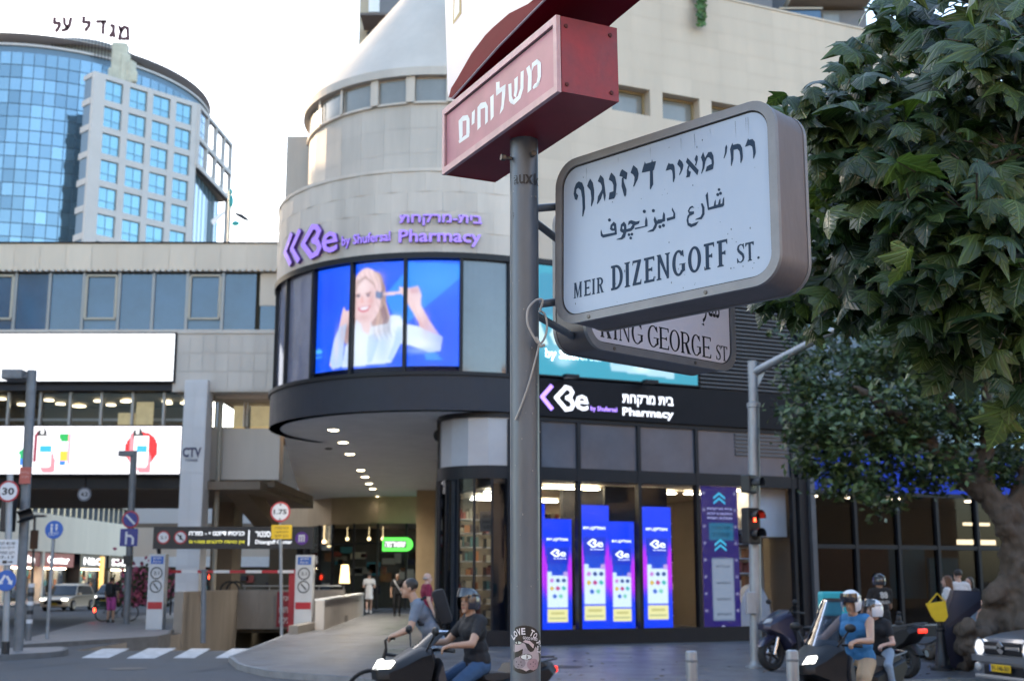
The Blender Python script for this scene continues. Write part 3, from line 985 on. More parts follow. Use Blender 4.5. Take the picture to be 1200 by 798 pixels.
for k in range(15):
    s = random.uniform(sL + .4, sR - 2.4); o = random.uniform(-8, -1.2); l = random.choice((.5, .9, 1.5))
    z = zT0 - .05
    mb = MB(); fbox(s, s + l, z - .03, z, o - .1, o + .1); mb.build('ceiling_lamp', M_STRIPL, cb_)
mb = MB(); fbox(muls[2] - 1.1, muls[2] + .2, zK, zT0, -2.6, -2.4); fbox(muls[2] - .4, muls[2] + 1.6, zK, zT0, -1.3, -1.2); mb.build('inner_partition', M_BAND, cb_)
GOODS = [mat('goods_%s' % n, c, .6, island=.5) for n, c in (('red', (.30, .06, .04)), ('orange', (.45, .15, .04)), ('cream', (.5, .42, .3)), ('dark', (.05, .04, .05)), ('teal', (.05, .2, .22)))]
mb = MB()
for bay in range(9):
    s = sL + .6 + bay * 1.35
    if s > sR - .9: break
    for k in range(8):
        z = .35 + k * .42
        mb.m = 5; fbox(s, s + 1.2, z, z + .03, -6.5, -6.05)
        x = s + .03
        while x < s + 1.1:
            w = random.uniform(.06, .2); h = random.uniform(.14, .32)
            mb.m = random.choice((0, 1, 2, 2, 3, 4)); fbox(x, x + w, z + .03, z + .03 + h, -6.4, -6.12); x += w + .02
mb.build('stocked_shelves', GOODS + [M_WHITEP], cb_)
# the bright last bay: white wall unit, shelf stack and a rounded counter end
s0 = Fs(868, 640); s1 = sR - .35
mb = MB(); fbox(s0, s1, 0.02, zT0, -1.9, -1.7); mb.build('display_wall', mat('warm_white_wall', (.62, .50, .40), .6), cb_)
mb = MB(); fbox(s0 + .95, s1, zT0 - 1.35, zT0, -1.68, -.5); mb.build('ceiling_bulkhead', M_WHITEP, cb_)
mb = MB()
for k in range(5):
    z = 1.25 + k * .42
    mb.m = 5; fbox(s0 + .02, s1 - .55, z, z + .03, -1.68, -1.25)
    x = s0 + .05
    while x < s1 - .75:
        w = random.uniform(.08, .16)
        mb.m = (1, 0, 1, 3, 2)[k] if random.random() < .75 else 2
        fbox(x, x + w, z + .03, z + .03 + random.uniform(.2, .34), -1.6, -1.32); x += w + .015
mb.build('wall_shelf', GOODS + [M_WHITEP], cb_)
mb = MB()
cpts = [F(s0 + .55 + .55 * math.cos(t), .02 + 1.35 * max(0, math.sin(t)) ** .7, -1.0) for t in [math.pi * k / 14 for k in range(15)]]
mb.prism([p + FD * .35 for p in cpts], FN * .3); mb.build('counter', M_WHITEP, cb_)
mb = MB(); fbox(s0 + .2, s0 + .75, 3.05, 3.75, -1.66, -1.6); mb.build('light_panel', mat('warm_light_panel', (.8, .7, .5), .5, emit=(1, .8, .5), est=1.6), cb_)
for k in range(2):
    mb = MB(); fbox(s0 + .3 + k * .8, s0 + .8 + k * .8, zT0 - .03, zT0, -1.3, -1.1); mb.build('ceiling_lamp', M_STRIPL, cb_)

# rounded glass corner under the soffit
rc = 1.33
CCen = TAN - FN * rc
ang0 = A_T - RAD(118)
mb = MB(); mb.lathe([(rc - .012, zK), (rc, zK), (rc, zT0), (rc - .012, zT0), (rc - .012, zK)], 20, CCen, a0=ang0, a1=A_T); mb.build('corner_glass', glassmat('corner_glass_clear', (.55, .62, .72), .22), cb_)
mb = MB(); mb.lathe([(rc - .012, zT1), (rc, zT1), (rc, zH0 - .1), (rc - .012, zH0 - .1), (rc - .012, zT1)], 5, CCen, a0=ang0, a1=A_T); mb.build('corner_upper_glass', mat('frosted_panel', (.32, .34, .38), .25, var=.1, scale=1, spec=.6), cb_)
for (a, b, nm) in ((zT0, zT1, 'corner_transom'), (zH0 - .1, zH0 + .03, 'corner_head'), (ZG - .1, zK, 'corner_plinth')):
    mb = MB(); mb.lathe([(rc - .1, a), (rc + .05, a), (rc + .05, b), (rc - .1, b), (rc - .1, a)], 20, CCen, a0=ang0, a1=A_T); mb.build(nm, M_BLK, cb_)
for k in range(6):
    a = ang0 + (A_T - ang0) * k / 6
    mb = MB(); mb.box(CCen + Vector((rc * math.cos(a), rc * math.sin(a), (zK + zT0) / 2)), (.07, .05, zT0 - zK), R=Matrix.Rotation(a, 4, 'Z')); mb.build('corner_mullion', M_BLK, cb_)
mb = MB(); mb.box(CCen + Vector((rc * math.cos(ang0), rc * math.sin(ang0), zH0 / 2)), (.12, .10, zH0), R=Matrix.Rotation(ang0, 4, 'Z')); mb.build('corner_post', M_BLK, cb_)
mb = MB(); mb.prism([CCen + Vector((.1, .55, .02)), CCen + Vector((1.0, .95, .02)), CCen + Vector((1.0, .95, zT1)), CCen + Vector((.1, .55, zT1))], (.0, .06, 0)); mb.build('corner_backing', M_BAND, cb_)
# dark shop wall running back along the passage, then a stone pier
mb = MB()
a, b = CCen + Vector((-rc - .02, .9, 0)), Vector((-3.72, 61.5, 0))
mb.prism([a, b, b + Vector((.5, 0, 0)), a + Vector((.5, 0, 0))], (0, 0, Z_SOF - .01)); mb.build('passage_wall', M_BAND, cb_)
mb = MB(); mb.box((-4.17, 62.3, 2.88), (.9, 1.4, 5.76)); mb.build('stone_pier', mat('sandstone', (.42, .31, .18), .75, var=.12, scale=1.5), cb_)

# pharmacy fascia lettering
mb = MB()
def ffn(x, y, o=0.0): return F(x, y, .155 + o)
lx0 = Fs(633, 465, .15); lx1 = Fs(690, 465, .15); lz0 = Fz(660, 481, .15); lz1 = Fz(660, 452, .15)
sc = (lx1 - lx0) / (.46 + .02 + 1.0 + .62)
mb.m = 0
def ffn2(x, y, o=0.0): return F(lx0 + x * sc, lz0 + y * (lz1 - lz0), .155 + o)
logo(mb, ffn2, 0, 0, 1.0, 1, m=0, mchev=1)
put_text(mb, 'by Shufersal', ffn, (Fs(692, 478, .15), Fz(692, 482.5, .15), Fs(723, 480, .15), Fz(692, 475.5, .15)), offset=.02, m=1)
mb.build('fascia_lettering', [M_WHITELED, M_VIOLED], cb_)
mb = MB()
put_text(mb, heb('בית מרקחת'), ffn, (Fs(729.5, 470, .15), Fz(729, 475.5, .15), Fs(789, 470, .15), Fz(729, 461.5, .15)), offset=.02, m=0)
put_text(mb, 'Pharmacy', ffn, (Fs(729.5, 480, .15), Fz(729, 489.5, .15), Fs(789, 480, .15), Fz(729, 474.5, .15) - .06), offset=.02, m=0)
mb.build('fascia_lettering', [M_WHITELED, M_VIOLED], cb_)

# louvred wall right of the teal sign
sLE = Fs(926, 430)
sT0, sT1 = Fs(632, 380), Fs(815, 450)
mb = MB()
z = Z_BAND + .03
while z < 10.6:
    mb.prism([F(sT1 + .12, z, .03), F(sLE, z, .03), F(sLE, z + .04, .10), F(sT1 + .12, z + .04, .10)], (0, 0, .035)); z += .115
mb.build('louvre_wall', M_LOUV, cb_)
mb = MB(); fbox(sT1 + .1, sLE, Z_BAND, 10.6, -.02, .02); mb.build('louvre_backing', M_BLK, cb_)
mb = MB(); fbox(sL, sT1 + .1, Z_GL, Z_GL + .14, -.1, .12); mb.build('sign_head_rail', M_BLK, cb_)

# ---- teal billboard on the flat part
tb = thing('billboard', 'long turquoise illuminated billboard above the pharmacy fascia, lit by two small spotlights', 'billboard', tuple(F((sT0 + sT1) / 2, Z_BAND, .1)))
def tfn(u, v): return F(sT0 - .6 + (sT1 - sT0 + .6) * u, Z_BAND + .1 + (Z_GL - Z_BAND - .14) * v, .12)
def tuv(px, py):
    q = Fpx(px, py, .12)
    return (((q - FA).dot(FD) - sT0 + .6) / (sT1 - sT0 + .6), (q.z - Z_BAND - .1) / (Z_GL - Z_BAND - .14))
pc = Pic(200, 90, srgb(18, 150, 178))
pc.poly([tuv(632, 320), tuv(700, 318), tuv(680, 360), tuv(632, 372)], srgb(10, 130, 165))
pc.poly([tuv(715, 425), tuv(790, 436), tuv(790, 444), tuv(716, 434)], srgb(170, 215, 235))
for (x0, x1) in ((632, 642), (652, 662)):
    pc.poly([tuv(x0 - 8, 392), tuv(x0, 375), tuv(x1, 402), tuv(x1, 404), tuv(x0 - 2, 404)], srgb(190, 225, 235))
pc.blur(1)
pc.mesh('printed_face', tfn, screenmat('teal_face', .55), tb)
mb = MB(); fbox(sT0 - .62, sT1 + .02, Z_BAND + .06, Z_GL - .02, .03, .115); mb.build('back_box', M_BLK, tb)
mb = MB()
put_text(mb, 'by Shufersal', lambda x, y: F(x, y, .124), (Fs(639, 418, .12), Fz(639, 422, .12), Fs(704, 428, .12), Fz(639, 408, .12)), offset=.015)
mb.build('lettering', mat('pale_teal_letter', (.5, .7, .75), .5, emit=(.45, .7, .78), est=.5), tb)
for px in (669, 762):
    q = Fpx(px, 441 + (px - 669) * .07, .55)
    mb = MB(); mb.box(q, (.42, .22, .10), rz=math.atan2(FD.y, FD.x), bev=.02); mb.bar(q, q - FN * .45, .05, .05)
    mb.build('spotlight', M_BLK, tb)
    ld = bpy.data.lights.new('spot_lamp', 'SPOT'); ld.energy = 90; ld.color = (.85, .95, 1); ld.spot_size = RAD(110); ld.spot_blend = .8; ld.shadow_soft_size = .08
    lo = bpy.data.objects.new('spot_lamp', ld); COL.objects.link(lo); lo.location = q + Vector((0, 0, .12)) + FN * .02
    lo.rotation_euler = (Vector((0, 0, -1)) + FN * .28).to_track_quat('Z', 'Y').to_euler()

# ---- display totems standing in the windows, and the purple poster
def totem_pic():
    pc = Pic(34, 150, srgb(8, 60, 235))
    mg = srgb(205, 40, 235)
    for v in np.linspace(.38, .62, 14):
        pc.glow(0.02, v, .26, .07, mg, .35); pc.glow(.98, v, .26, .07, mg, .35)
    pc.glow(.5, .625, .45, .03, mg, .8)
    pc.rect(.13, .60, .87, .745, srgb(18, 52, 190)); pc.ell(.5, .65, .36, .05, srgb(18, 52, 190))
    pc.rect(.15, .22, .85, .56, srgb(222, 238, 250)); pc.rect(.15, .50, .85, .60, srgb(14, 70, 200))
    pc.rect(.16, .49, .30, .535, srgb(210, 235, 250)); pc.rect(.72, .49, .84, .535, srgb(190, 160, 220))
    cs = [srgb(*c) for c in ((200, 120, 200), (20, 60, 130), (20, 60, 130), (220, 180, 60), (190, 20, 120), (20, 170, 160), (20, 90, 190), (120, 200, 170))]
    for k in range(8):
        pc.ell(.30 + .21 * (k % 3) + (.1 if k > 5 else 0), .455 - .068 * (k // 3), .07, .018, cs[k])
    pc.rect(.15, .09, .85, .205, srgb(240, 230, 160)); pc.rect(.25, .16, .75, .18, srgb(200, 190, 120)); pc.rect(.22, .12, .78, .135, srgb(180, 180, 130))
    return pc.blur(1)
TP = totem_pic()
tm = screenmat('totem_screen', .66)
TOT = [(630, 638.5, 590, 745), (636.5, 670, 608, 745), (679.5, 714, 592, 744), (713.5, 743.5, 611, 744), (753.5, 787, 594, 744)]
lab = ['narrow edge of a lit blue pharmacy display totem, right behind the big pole', 'short lit blue display totem in the first window, just right of the pole', 'tall lit blue display totem, left of the pair in the middle window', 'short lit blue display totem, right of the pair in the middle window', 'tall lit blue display totem standing alone in the third window']
for i, (x0, x1, yt, yb) in enumerate(TOT):
    off = -.30 - (.10 if i in (1, 3) else 0)
    s0, s1 = Fs(x0, 660, off), Fs(x1, 660, off)
    if i == 0: s0 = s1 - .72
    z0, z1 = zK - .1, Fz((x0 + x1) / 2, yt, off)
    tt = thing('display_totem', lab[i], 'display', tuple(F((s0 + s1) / 2, .02, off)), group='blue display totems in the pharmacy window')
    TP.mesh('screen', lambda u, v: F(s0 + (s1 - s0) * u, z0 + (z1 - z0) * v, off), tm, tt)
    mb = MB(); fbox(s0 - .01, s1 + .01, .02, z1 + .01, off - .12, off - .006); mb.build('casing', mat('totem_casing_blue', (.01, .04, .35), .4), tt)
    mb = MB()
    w = s1 - s0; h = z1 - z0
    def tf(x, y, o=0.0): return F(s0 + w * x, z0 + h * y, off + .006 + o)
    put_text(mb, heb('אפליקציית'), tf, (.12, .80, .88, .835), offset=.03)
    def tf2(x, y, o=0.0): return F(s0 + w * (.20 + x * .42), z0 + h * (.665 + y * .075), off + .006 + o)
    logo(mb, tf2, 0, 0, .88, 0, m=0)
    put_text(mb, 'by shufersal', tf, (.36, .642, .80, .655), offset=.02)
    mb.build('lettering', mat('screen_white_text', (.6, .6, .6), .5, emit=(.95, .97, 1), est=.9), tt)
off = -.06
s0, s1 = Fs(823, 650, off), Fs(866, 650, off); z0, z1 = Fz(845, 743, off), Fz(845, 570, off)
pp = thing('poster', 'tall purple poster with turquoise chevrons hung in the window behind the traffic light', 'poster', tuple(F((s0 + s1) / 2, z0, off)))
pc = Pic(44, 176, srgb(42, 18, 126))
pc.rect(.20, .63, .86, .75, srgb(30, 130, 170)); pc.rect(.25, .09, .85, .51, srgb(150, 165, 190)); pc.rect(.28, .10, .82, .50, srgb(172, 186, 208))
for k in range(9):
    for u in (.075, .93): pc.ell(u, .045 + k * .1135, .035, .009, srgb(190, 185, 225))
pc.blur(1)
pc.mesh('printed_face', lambda u, v: F(s0 + (s1 - s0) * u, z0 + (z1 - z0) * v, off), screenmat('poster_face', .32), pp)
mb = MB()
w = s1 - s0; h = z1 - z0
def tf(x, y, o=0.0): return F(s0 + w * x, z0 + h * y, off + .004 + o)
for yb in (.875, .91, .555, .59):
    p = [(.35, yb), (.5, yb + .035), (.65, yb)]
    mb.poly([tf(.34, yb), tf(.5, yb + .034), tf(.66, yb), tf(.66, yb + .017), tf(.5, yb + .051), tf(.34, yb + .017)], 1)
for i, t in enumerate(('בית מרקחת', 'החלטות טיפוליות', 'מומלצת רשמית')):
    put_text(mb, heb(t), tf, (.16, .835 - i * .03, .84, .853 - i * .03), offset=.02, m=0)
put_text(mb, heb('תור נוסף'), tf, (.28, .70, .78, .725), offset=.02, m=2); put_text(mb, heb('קומה 2'), tf, (.30, .65, .76, .685), offset=.02, m=2)
for y in (.445, .335, .225, .125): put_text(mb, ('ATTLA', 'wiin', 'smart', 'altman')[int((.45 - y) * 9.2)], tf, (.36, y, .74, y + .02), m=2)
def tf3(x, y, o=0.0): return F(s0 + w * (.40 + x * .2), z0 + h * (.022 + y * .045), off + .004 + o)
logo(mb, tf3, 0, 0, .8, 0, m=0)
mb.build('lettering', [mat('poster_white_ink', (.5, .5, .6), .5, emit=(.5, .5, .62), est=.4), mat('poster_teal_ink', (.05, .4, .5), .5, emit=(.05, .45, .55), est=.5), mat('poster_dark_ink', (.02, .03, .05), .5)], pp)
# ================================================================ mall bridge on the left
M_CONC = stonemat('mall_stone', (0.60, 0.54, 0.48), .05, .10, sc=.6)
M_CONC2 = stonemat('mall_stone_pale', (0.66, 0.56, 0.45), .04, .08, sc=.6)
M_GBLUE = mat('blue_tinted_glass', (0.030, 0.085, 0.165), .05, spec=.9, var=.3, scale=.5, rvar=.02)
M_ALU = mat('window_aluminium', (0.30, 0.30, 0.30), .45, metal=.4)
M_BEIGEF = mat('beige_window_frame', (0.42, 0.38, 0.31), .5)
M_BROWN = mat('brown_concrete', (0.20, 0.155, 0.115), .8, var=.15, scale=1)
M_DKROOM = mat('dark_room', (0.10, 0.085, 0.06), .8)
M_LAMPW = mat('warm_ceiling_lamp', (.9, .8, .6), .5, emit=(1, .80, .48), est=3.0)
M_CURT = mat('lit_curtain', (.55, .42, .20), .8, var=.3, scale=2, emit=(1, .72, .32), est=.18)
MY = 50.0
def mz(py, Y=MY): return P(300, py, Y).z
def mx(px, Y=MY, py=430): return P(px, py, Y).x
def ybox(mb, x0, x1, z0, z1, y0, y1, m=None): mb.box(((x0 + x1) / 2, (y0 + y1) / 2, (z0 + z1) / 2), (x1 - x0, y1 - y0, z1 - z0), m=m)
mall = thing('mall_bridge', 'pale stone mall bridge across the street with window bands, carrying two white billboards', 'building', (-25, MY, 0))
XL, XR = -34.0, mx(205)
zb = mz(572)
def strip(x0, x1, py0, py1, y0, y1, m, nm):
    mb = MB(); ybox(mb, x0, x1, mz(py1), mz(py0), y0, y1); return mb.build(nm, m, mall)
XE = -6.6
strip(XL, XE, 284.5, 317, MY, MY + 8, M_CONC2, 'parapet')
mb = MB()
n = 26
for i in range(n):
    a = XL + (XE - XL) * i / n
    mb.add([(a + .008, MY - .03, mz(316)), (a + (XE - XL) / n - .008, MY - .03, mz(316)), (a + (XE - XL) / n - .008, MY - .03, mz(286.5)), (a + .008, MY - .03, mz(286.5))], [(0, 1, 2, 3)])
mb.build('parapet_cladding', M_CONC2, mall)
mb = MB(); ybox(mb, XL, XE, mz(285.5), mz(284), MY - .08, MY + .3); mb.build('coping', M_BLK, mall)
mb = MB()
x = XL
while x < XE - .3:
    ybox(mb, x, x + .12, mz(318.5), mz(316.5), MY - .10, MY + .1); x += .25
mb.build('dentil_trim', M_CONC, mall)
strip(XL, mx(322, py=350), 319, 386.5, MY + .55, MY + 7, M_DKROOM, 'upper_wall')
pxs = [-150, -110, -70, -24, 16, 56, 96, 138, 178, 218, 260, 300]
for i in range(len(pxs) - 1):
    x0, x1 = mx(pxs[i], py=350), mx(pxs[i + 1], py=350)
    mb = MB(); ybox(mb, x0 + .05, x1 - .05, mz(385.5), mz(320), MY + .20, MY + .22); w = mb.build('upper_window', M_GBLUE, mall)
    mb = MB(); ybox(mb, x0 - .06, x0 + .06, mz(386), mz(319), MY + .12, MY + .3); mb.build('mullion', M_ALU, w)
    if pxs[i] in (-24, 96, 218, -150):
        mb = MB()
        for (a, b, c, d) in ((x0 + .1, x1 - .1, mz(374), mz(371.5)), (x0 + .1, x1 - .1, mz(323.5), mz(321)), (x0 + .06, x0 + .17, mz(371.5), mz(323.5)), (x1 - .17, x1 - .06, mz(371.5), mz(323.5))):
            ybox(mb, a, b, c, d, MY + .10, MY + .195)
        mb.build('casement_frame', M_BEIGEF, w)
mb = MB(); ybox(mb, mx(302), mx(320), mz(386), mz(358), MY + .1, MY + .15); mb.build('upper_window', M_GBLUE, mall)
strip(mx(300), XE, 319, 357, MY + .2, MY + .5, M_CONC2, 'return_wall')
strip(XL, XE, 386.5, 391, MY - .05, MY + 1, M_CONC, 'sill_band')
strip(mx(203), XE, 391, 459, MY, MY + 3, M_CONC, 'middle_wall')
mb = MB()
for i in range(9):
    for k in range(3):
        a = mx(207) + i * .52; b = a + .505
        z0 = mz(457) + k * .75
        if b > -7.0: continue
        mb.add([(a, MY - .025, z0), (b, MY - .025, z0), (b, MY - .025, z0 + .735), (a, MY - .025, z0 + .735)], [(0, 1, 2, 3)])
mb.build('middle_cladding', M_CONC, mall)
strip(XL, mx(204), 391, 450, MY + .45, MY + 3, M_CONC, 'billboard_wall')
strip(XL, mx(216), 447.5, 457, MY + .1, MY + 5, M_BAND, 'shaded_soffit')  # charcoal colour puts the soffit's shadow into this strip
# lower window band, a lit room behind it
mb = MB(); ybox(mb, XL, mx(216), mz(501), mz(457.5), MY + 5, MY + 5.2, 0); ybox(mb, XL, mx(216), mz(457.9), mz(457), MY + .9, MY + 5, 0); mb.build('lower_room', M_DKROOM, mall)
mb = MB(); ybox(mb, XL, mx(216), mz(503), mz(500), MY + .2, MY + 5); mb.build('lower_sill', M_ALU, mall)
pl = [-160, -120, -80, -37, 4, 42, 77, 114, 151, 188, 217]
for i in range(len(pl) - 1):
    x0, x1 = mx(pl[i], py=480), mx(pl[i + 1], py=480)
    mb = MB(); ybox(mb, x0 + .05, x1 - .05, mz(500), mz(457.5), MY + .5, MY + .515); w = mb.build('lower_window', M_GCLR, mall)
    mb = MB(); ybox(mb, x0 - .05, x0 + .05, mz(500), mz(457.5), MY + .42, MY + .6); mb.build('mullion', M_ALU, w)
    for q in range(2):
        mb = MB(); mb.lathe([(0, 0), (.20, 0), (.20, .05), (0, .05)], 12, (x0 + random.uniform(.2, .9) * (x1 - x0), MY + random.uniform(1.6, 4.2), mz(459.5) - .06)); mb.build('ceiling_lamp', M_LAMPW, mall)
mb = MB(); ybox(mb, mx(152), mx(172), mz(500), mz(466), MY + 1.2, MY + 1.3); ybox(mb, mx(128), mx(148), mz(500), mz(478), MY + 1.5, MY + 1.6); mb.build('curtain', M_CURT, mall)
mb = MB(); ybox(mb, XL, mx(216), mz(484), mz(481), MY + 2.5, MY + 2.6); mb.build('counter_rail', M_ALU, mall)
strip(XL, mx(216), 501, 572, MY + .5, MY + 8, M_BLK, 'bridge_edge')
strip(XL, mx(215), 556, 572, MY + .25, MY + .5, M_BLK, 'dark_fascia')
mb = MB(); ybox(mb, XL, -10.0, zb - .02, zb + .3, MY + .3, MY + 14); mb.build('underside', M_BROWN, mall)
# right bay behind the pillar
strip(mx(247), -6.3, 459, 463, MY + 1.0, MY + 5, M_CONC, 'bay_lintel')
mb = MB(); ybox(mb, mx(247), -6.0, mz(503), mz(459), MY + 6, MY + 6.1); mb.build('bay_room', M_DKROOM, mall)
for (a, b) in ((254, 289), (291, 322)):
    mb = MB(); ybox(mb, mx(a, MY + 2), mx(b, MY + 2), mz(500, MY + 2), mz(462, MY + 2), MY + 2, MY + 2.02); w = mb.build('bay_window', M_GCLR, mall)
    mb = MB()
    for (c, d) in ((a, a + 1.5), (b - 1.5, b)): ybox(mb, mx(c, MY + 2), mx(d, MY + 2), mz(500, MY + 2), mz(462, MY + 2), MY + 1.95, MY + 2.1)
    mb.build('frame', M_WHITEP, w)
mb = MB(); ybox(mb, mx(276, MY + 3), mx(289, MY + 3), mz(500), mz(464), MY + 3, MY + 3.1); ybox(mb, mx(296, MY + 3), mx(321, MY + 3), mz(500), mz(464), MY + 3, MY + 3.1); mb.build('curtain', M_CURT, mall)
mb = MB(); ybox(mb, mx(249, MY + 1.6), -9.5, mz(562, MY + 1.6), mz(502, MY + 1.6), MY + 1.6, MY + 2.4); mb.build('bay_parapet', M_CONC, mall)
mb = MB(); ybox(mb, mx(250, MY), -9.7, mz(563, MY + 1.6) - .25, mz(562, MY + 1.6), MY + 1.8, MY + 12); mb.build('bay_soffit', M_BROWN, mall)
# pillar with letters
mb = MB(); ybox(mb, mx(218.5, py=480), mx(245, py=480), -3, mz(447), MY - .45, MY + .6); M_PILL = stonemat('pillar_stone', (.66, .655, .67), .05, .08, sc=.6); pil = mb.build('pillar', M_PILL, mall)
mb = MB()
xa, xb = mx(219.5, py=480), mx(243.5, py=480)
for k in range(24):
    for q in range(2):
        w = (xb - xa) / 2
        z0 = -1 + k * .6
        if z0 > mz(450): break
        mb.add([(xa + q * w + .008, MY - .47, z0), (xa + q * w + w - .008, MY - .47, z0), (xa + q * w + w - .008, MY - .47, z0 + .585), (xa + q * w + .008, MY - .47, z0 + .585)], [(0, 1, 2, 3)])
mb.build('pillar_cladding', M_PILL, pil)
mb = MB()
put_text(mb, 'CTV', lambda x, y: Vector((x, MY - .49, y)), (mx(217.5, py=530), mz(537), mx(239.5, py=530), mz(525.5)), offset=.04)
put_text(mb, 'TOWER', lambda x, y: Vector((x, MY - .49, y)), (mx(221, py=530), mz(542), mx(236, py=530), mz(539)), offset=.02)
mb.build('lettering', mat('navy_letter', (.02, .025, .09), .4), pil)
mb = MB(); mb.tube([(mx(252), MY + 1.3, -1), (mx(252), MY + 1.3, mz(462))], .10, 10); mb.build('drainpipe', M_BEIGEF, mall, smooth=True)
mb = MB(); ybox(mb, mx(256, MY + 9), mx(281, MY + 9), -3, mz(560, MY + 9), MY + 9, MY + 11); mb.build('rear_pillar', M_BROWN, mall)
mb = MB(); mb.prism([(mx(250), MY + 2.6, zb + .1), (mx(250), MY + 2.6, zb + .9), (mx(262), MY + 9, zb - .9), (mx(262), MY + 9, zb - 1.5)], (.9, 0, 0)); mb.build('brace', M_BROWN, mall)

for (y0, y1, xr, nm, lab) in ((392, 447, 205, 'billboard', 'wide blank glowing white billboard on the mall bridge, the upper of two'), (500, 555.5, 213, 'billboard', 'wide white billboard with hands holding phones, the lower of two on the mall bridge')):
    t = thing(nm, lab, 'billboard', (-28, MY, mz(y1)), group='lit billboards on the mall bridge')
    x0, x1 = -34.0, mx(xr, py=(y0 + y1) / 2)
    z0, z1 = mz(y1), mz(y0)
    w = x1 - x0
    mb = MB(); ybox(mb, x0 - .06, x1 + .06, z0 - .06, z1 + .06, MY - .15, MY + .4); mb.build('casing', M_BLK, t)
    if y0 == 392:
        pc = Pic(8, 4, (.93, .95, 1.0))
    else:
        pc = Pic(360, 44, (.92, .90, .95))
        def q(x, y): return ((mx(x / 3.626, py=527) - x0) / w, (mz(380 + y / 3.626) - z0) / (z1 - z0))
        def Q(*p): return [q(*a) for a in p]
        pk = srgb(235, 120, 130); dk = srgb(30, 28, 32); wh = (.95, .95, .97)
        for dx in (0, 408, -560):
            if dx == 408: pc.ell(*q(605, 530), 70 / 3.626 / 1480 * 50 / w, 70 / 3.626 / 1480 * 51 / (z1 - z0), srgb(232, 20, 28))
            pc.poly(Q((148 + dx, 470), (165 + dx, 455), (200 + dx, 470), (200 + dx, 590), (148 + dx, 585)), srgb(120, 20, 50) if dx == 0 else pk)
            pc.poly(Q((160 + dx, 455), (190 + dx, 440), (205 + dx, 475), (160 + dx, 490)), dk)
            pc.poly(Q((172 + dx, 445), (186 + dx, 445), (186 + dx, 468), (172 + dx, 468)), wh)
            pc.poly(Q((165 + dx, 478), (228 + dx, 478), (224 + dx, 608), (165 + dx, 608)), wh)
            pc.poly(Q((176 + dx, 518), (222 + dx, 518), (222 + dx, 544), (176 + dx, 544)), srgb(40, 150, 225))
            pc.poly(Q((228 + dx, 535), (242 + dx, 575), (240 + dx, 632), (195 + dx, 632), (180 + dx, 610), (224 + dx, 606)), pk)
        for dx in (0, -560):
            pc.poly(Q((256 + dx, 466), (294 + dx, 466), (290 + dx, 498), (260 + dx, 498)), srgb(20, 150, 70))
            pc.poly(Q((296 + dx, 466), (306 + dx, 470), (304 + dx, 595), (292 + dx, 595)), srgb(245, 150, 160))
            pc.poly(Q((258 + dx, 498), (292 + dx, 498), (290 + dx, 540), (260 + dx, 540)), srgb(225, 225, 240))
            pc.poly(Q((260 + dx, 540), (292 + dx, 540), (290 + dx, 580), (260 + dx, 580)), srgb(248, 170, 50))
            pc.poly(Q((260 + dx, 580), (290 + dx, 580), (288 + dx, 598), (260 + dx, 598)), srgb(40, 110, 215))
            pc.poly(Q((90 + dx, 540), (106 + dx, 530), (106 + dx, 570), (92 + dx, 570)), srgb(20, 150, 90)); pc.poly(Q((92 + dx, 570), (106 + dx, 570), (104 + dx, 598), (92 + dx, 598)), srgb(40, 110, 215))
    pc.mesh('display_face', lambda u, v: Vector((x0 + w * u, MY - .16, z0 + (z1 - z0) * v)), screenmat('billboard_face', 1.0), t)

wo = thing('wind_spinner', 'small mast with white blades and a turquoise figure on the mall bridge roof edge', 'ornament', (mx(268), MY + 2, mz(285)))
mb = MB(); mb.tube([P(267, 290, MY + 2), P(269, 226, MY + 2)], .04, 8); mb.build('mast', M_BEIGEF, wo)
for pts, m in ((((247, 259), (257, 250), (263, 247), (262, 252), (255, 258), (249, 263)), M_WHITEP), (((273, 248), (284, 251), (294, 259), (286, 258), (276, 252)), M_BLK)):
    mb = MB(); mb.prism([P(x, y, MY + 2) for (x, y) in pts], (.0, .06, 0)); mb.build('blade', m, wo)
mb = MB(); mb.ell(P(271, 236, MY + 2), (.10, .10, .28)); mb.ell(P(270.5, 225, MY + 2), (.09, .09, .14)); mb.ell(P(276, 262, MY + 2), (.18, .08, .12)); mb.build('figure', mat('turquoise_figure', (.03, .30, .30), .5), wo, smooth=True)

hs = thing('height_limit_sign', 'small round grey sign reading 4.2 hung under the mall bridge', 'sign', (mx(99), MY, 4))
mb = MB(); q = P(99, 579, MY + .2)
mb.tube([q, q + Vector((0, 0, .75))], .025, 6); mb.build('hanger', M_BLK, hs)
R90 = Matrix.Rotation(math.pi / 2, 4, 'X')
def disc(c, r, th=.02, n=28, R=None): return MB().lathe([(0, 0), (r, 0), (r, th), (0, th)], n, c, R=R90 if R is None else R)
disc(q, .28).build('rim', mat('dim_grey_rim', (.10, .10, .12), .5), hs)
disc(q + Vector((0, -.022, 0)), .215, .003).build('face', mat('grey_sign_face', (.33, .33, .36), .5), hs)
mb = MB(); put_text(mb, '4.2', lambda x, y: q + Vector((x, -.027, y)), (-.14, -.08, .14, .08), offset=.03); mb.build('lettering', M_LETTERB if 'sign_letter_black' in MATS else mat('sign_letter_black', (.012, .014, .02), .45), hs)

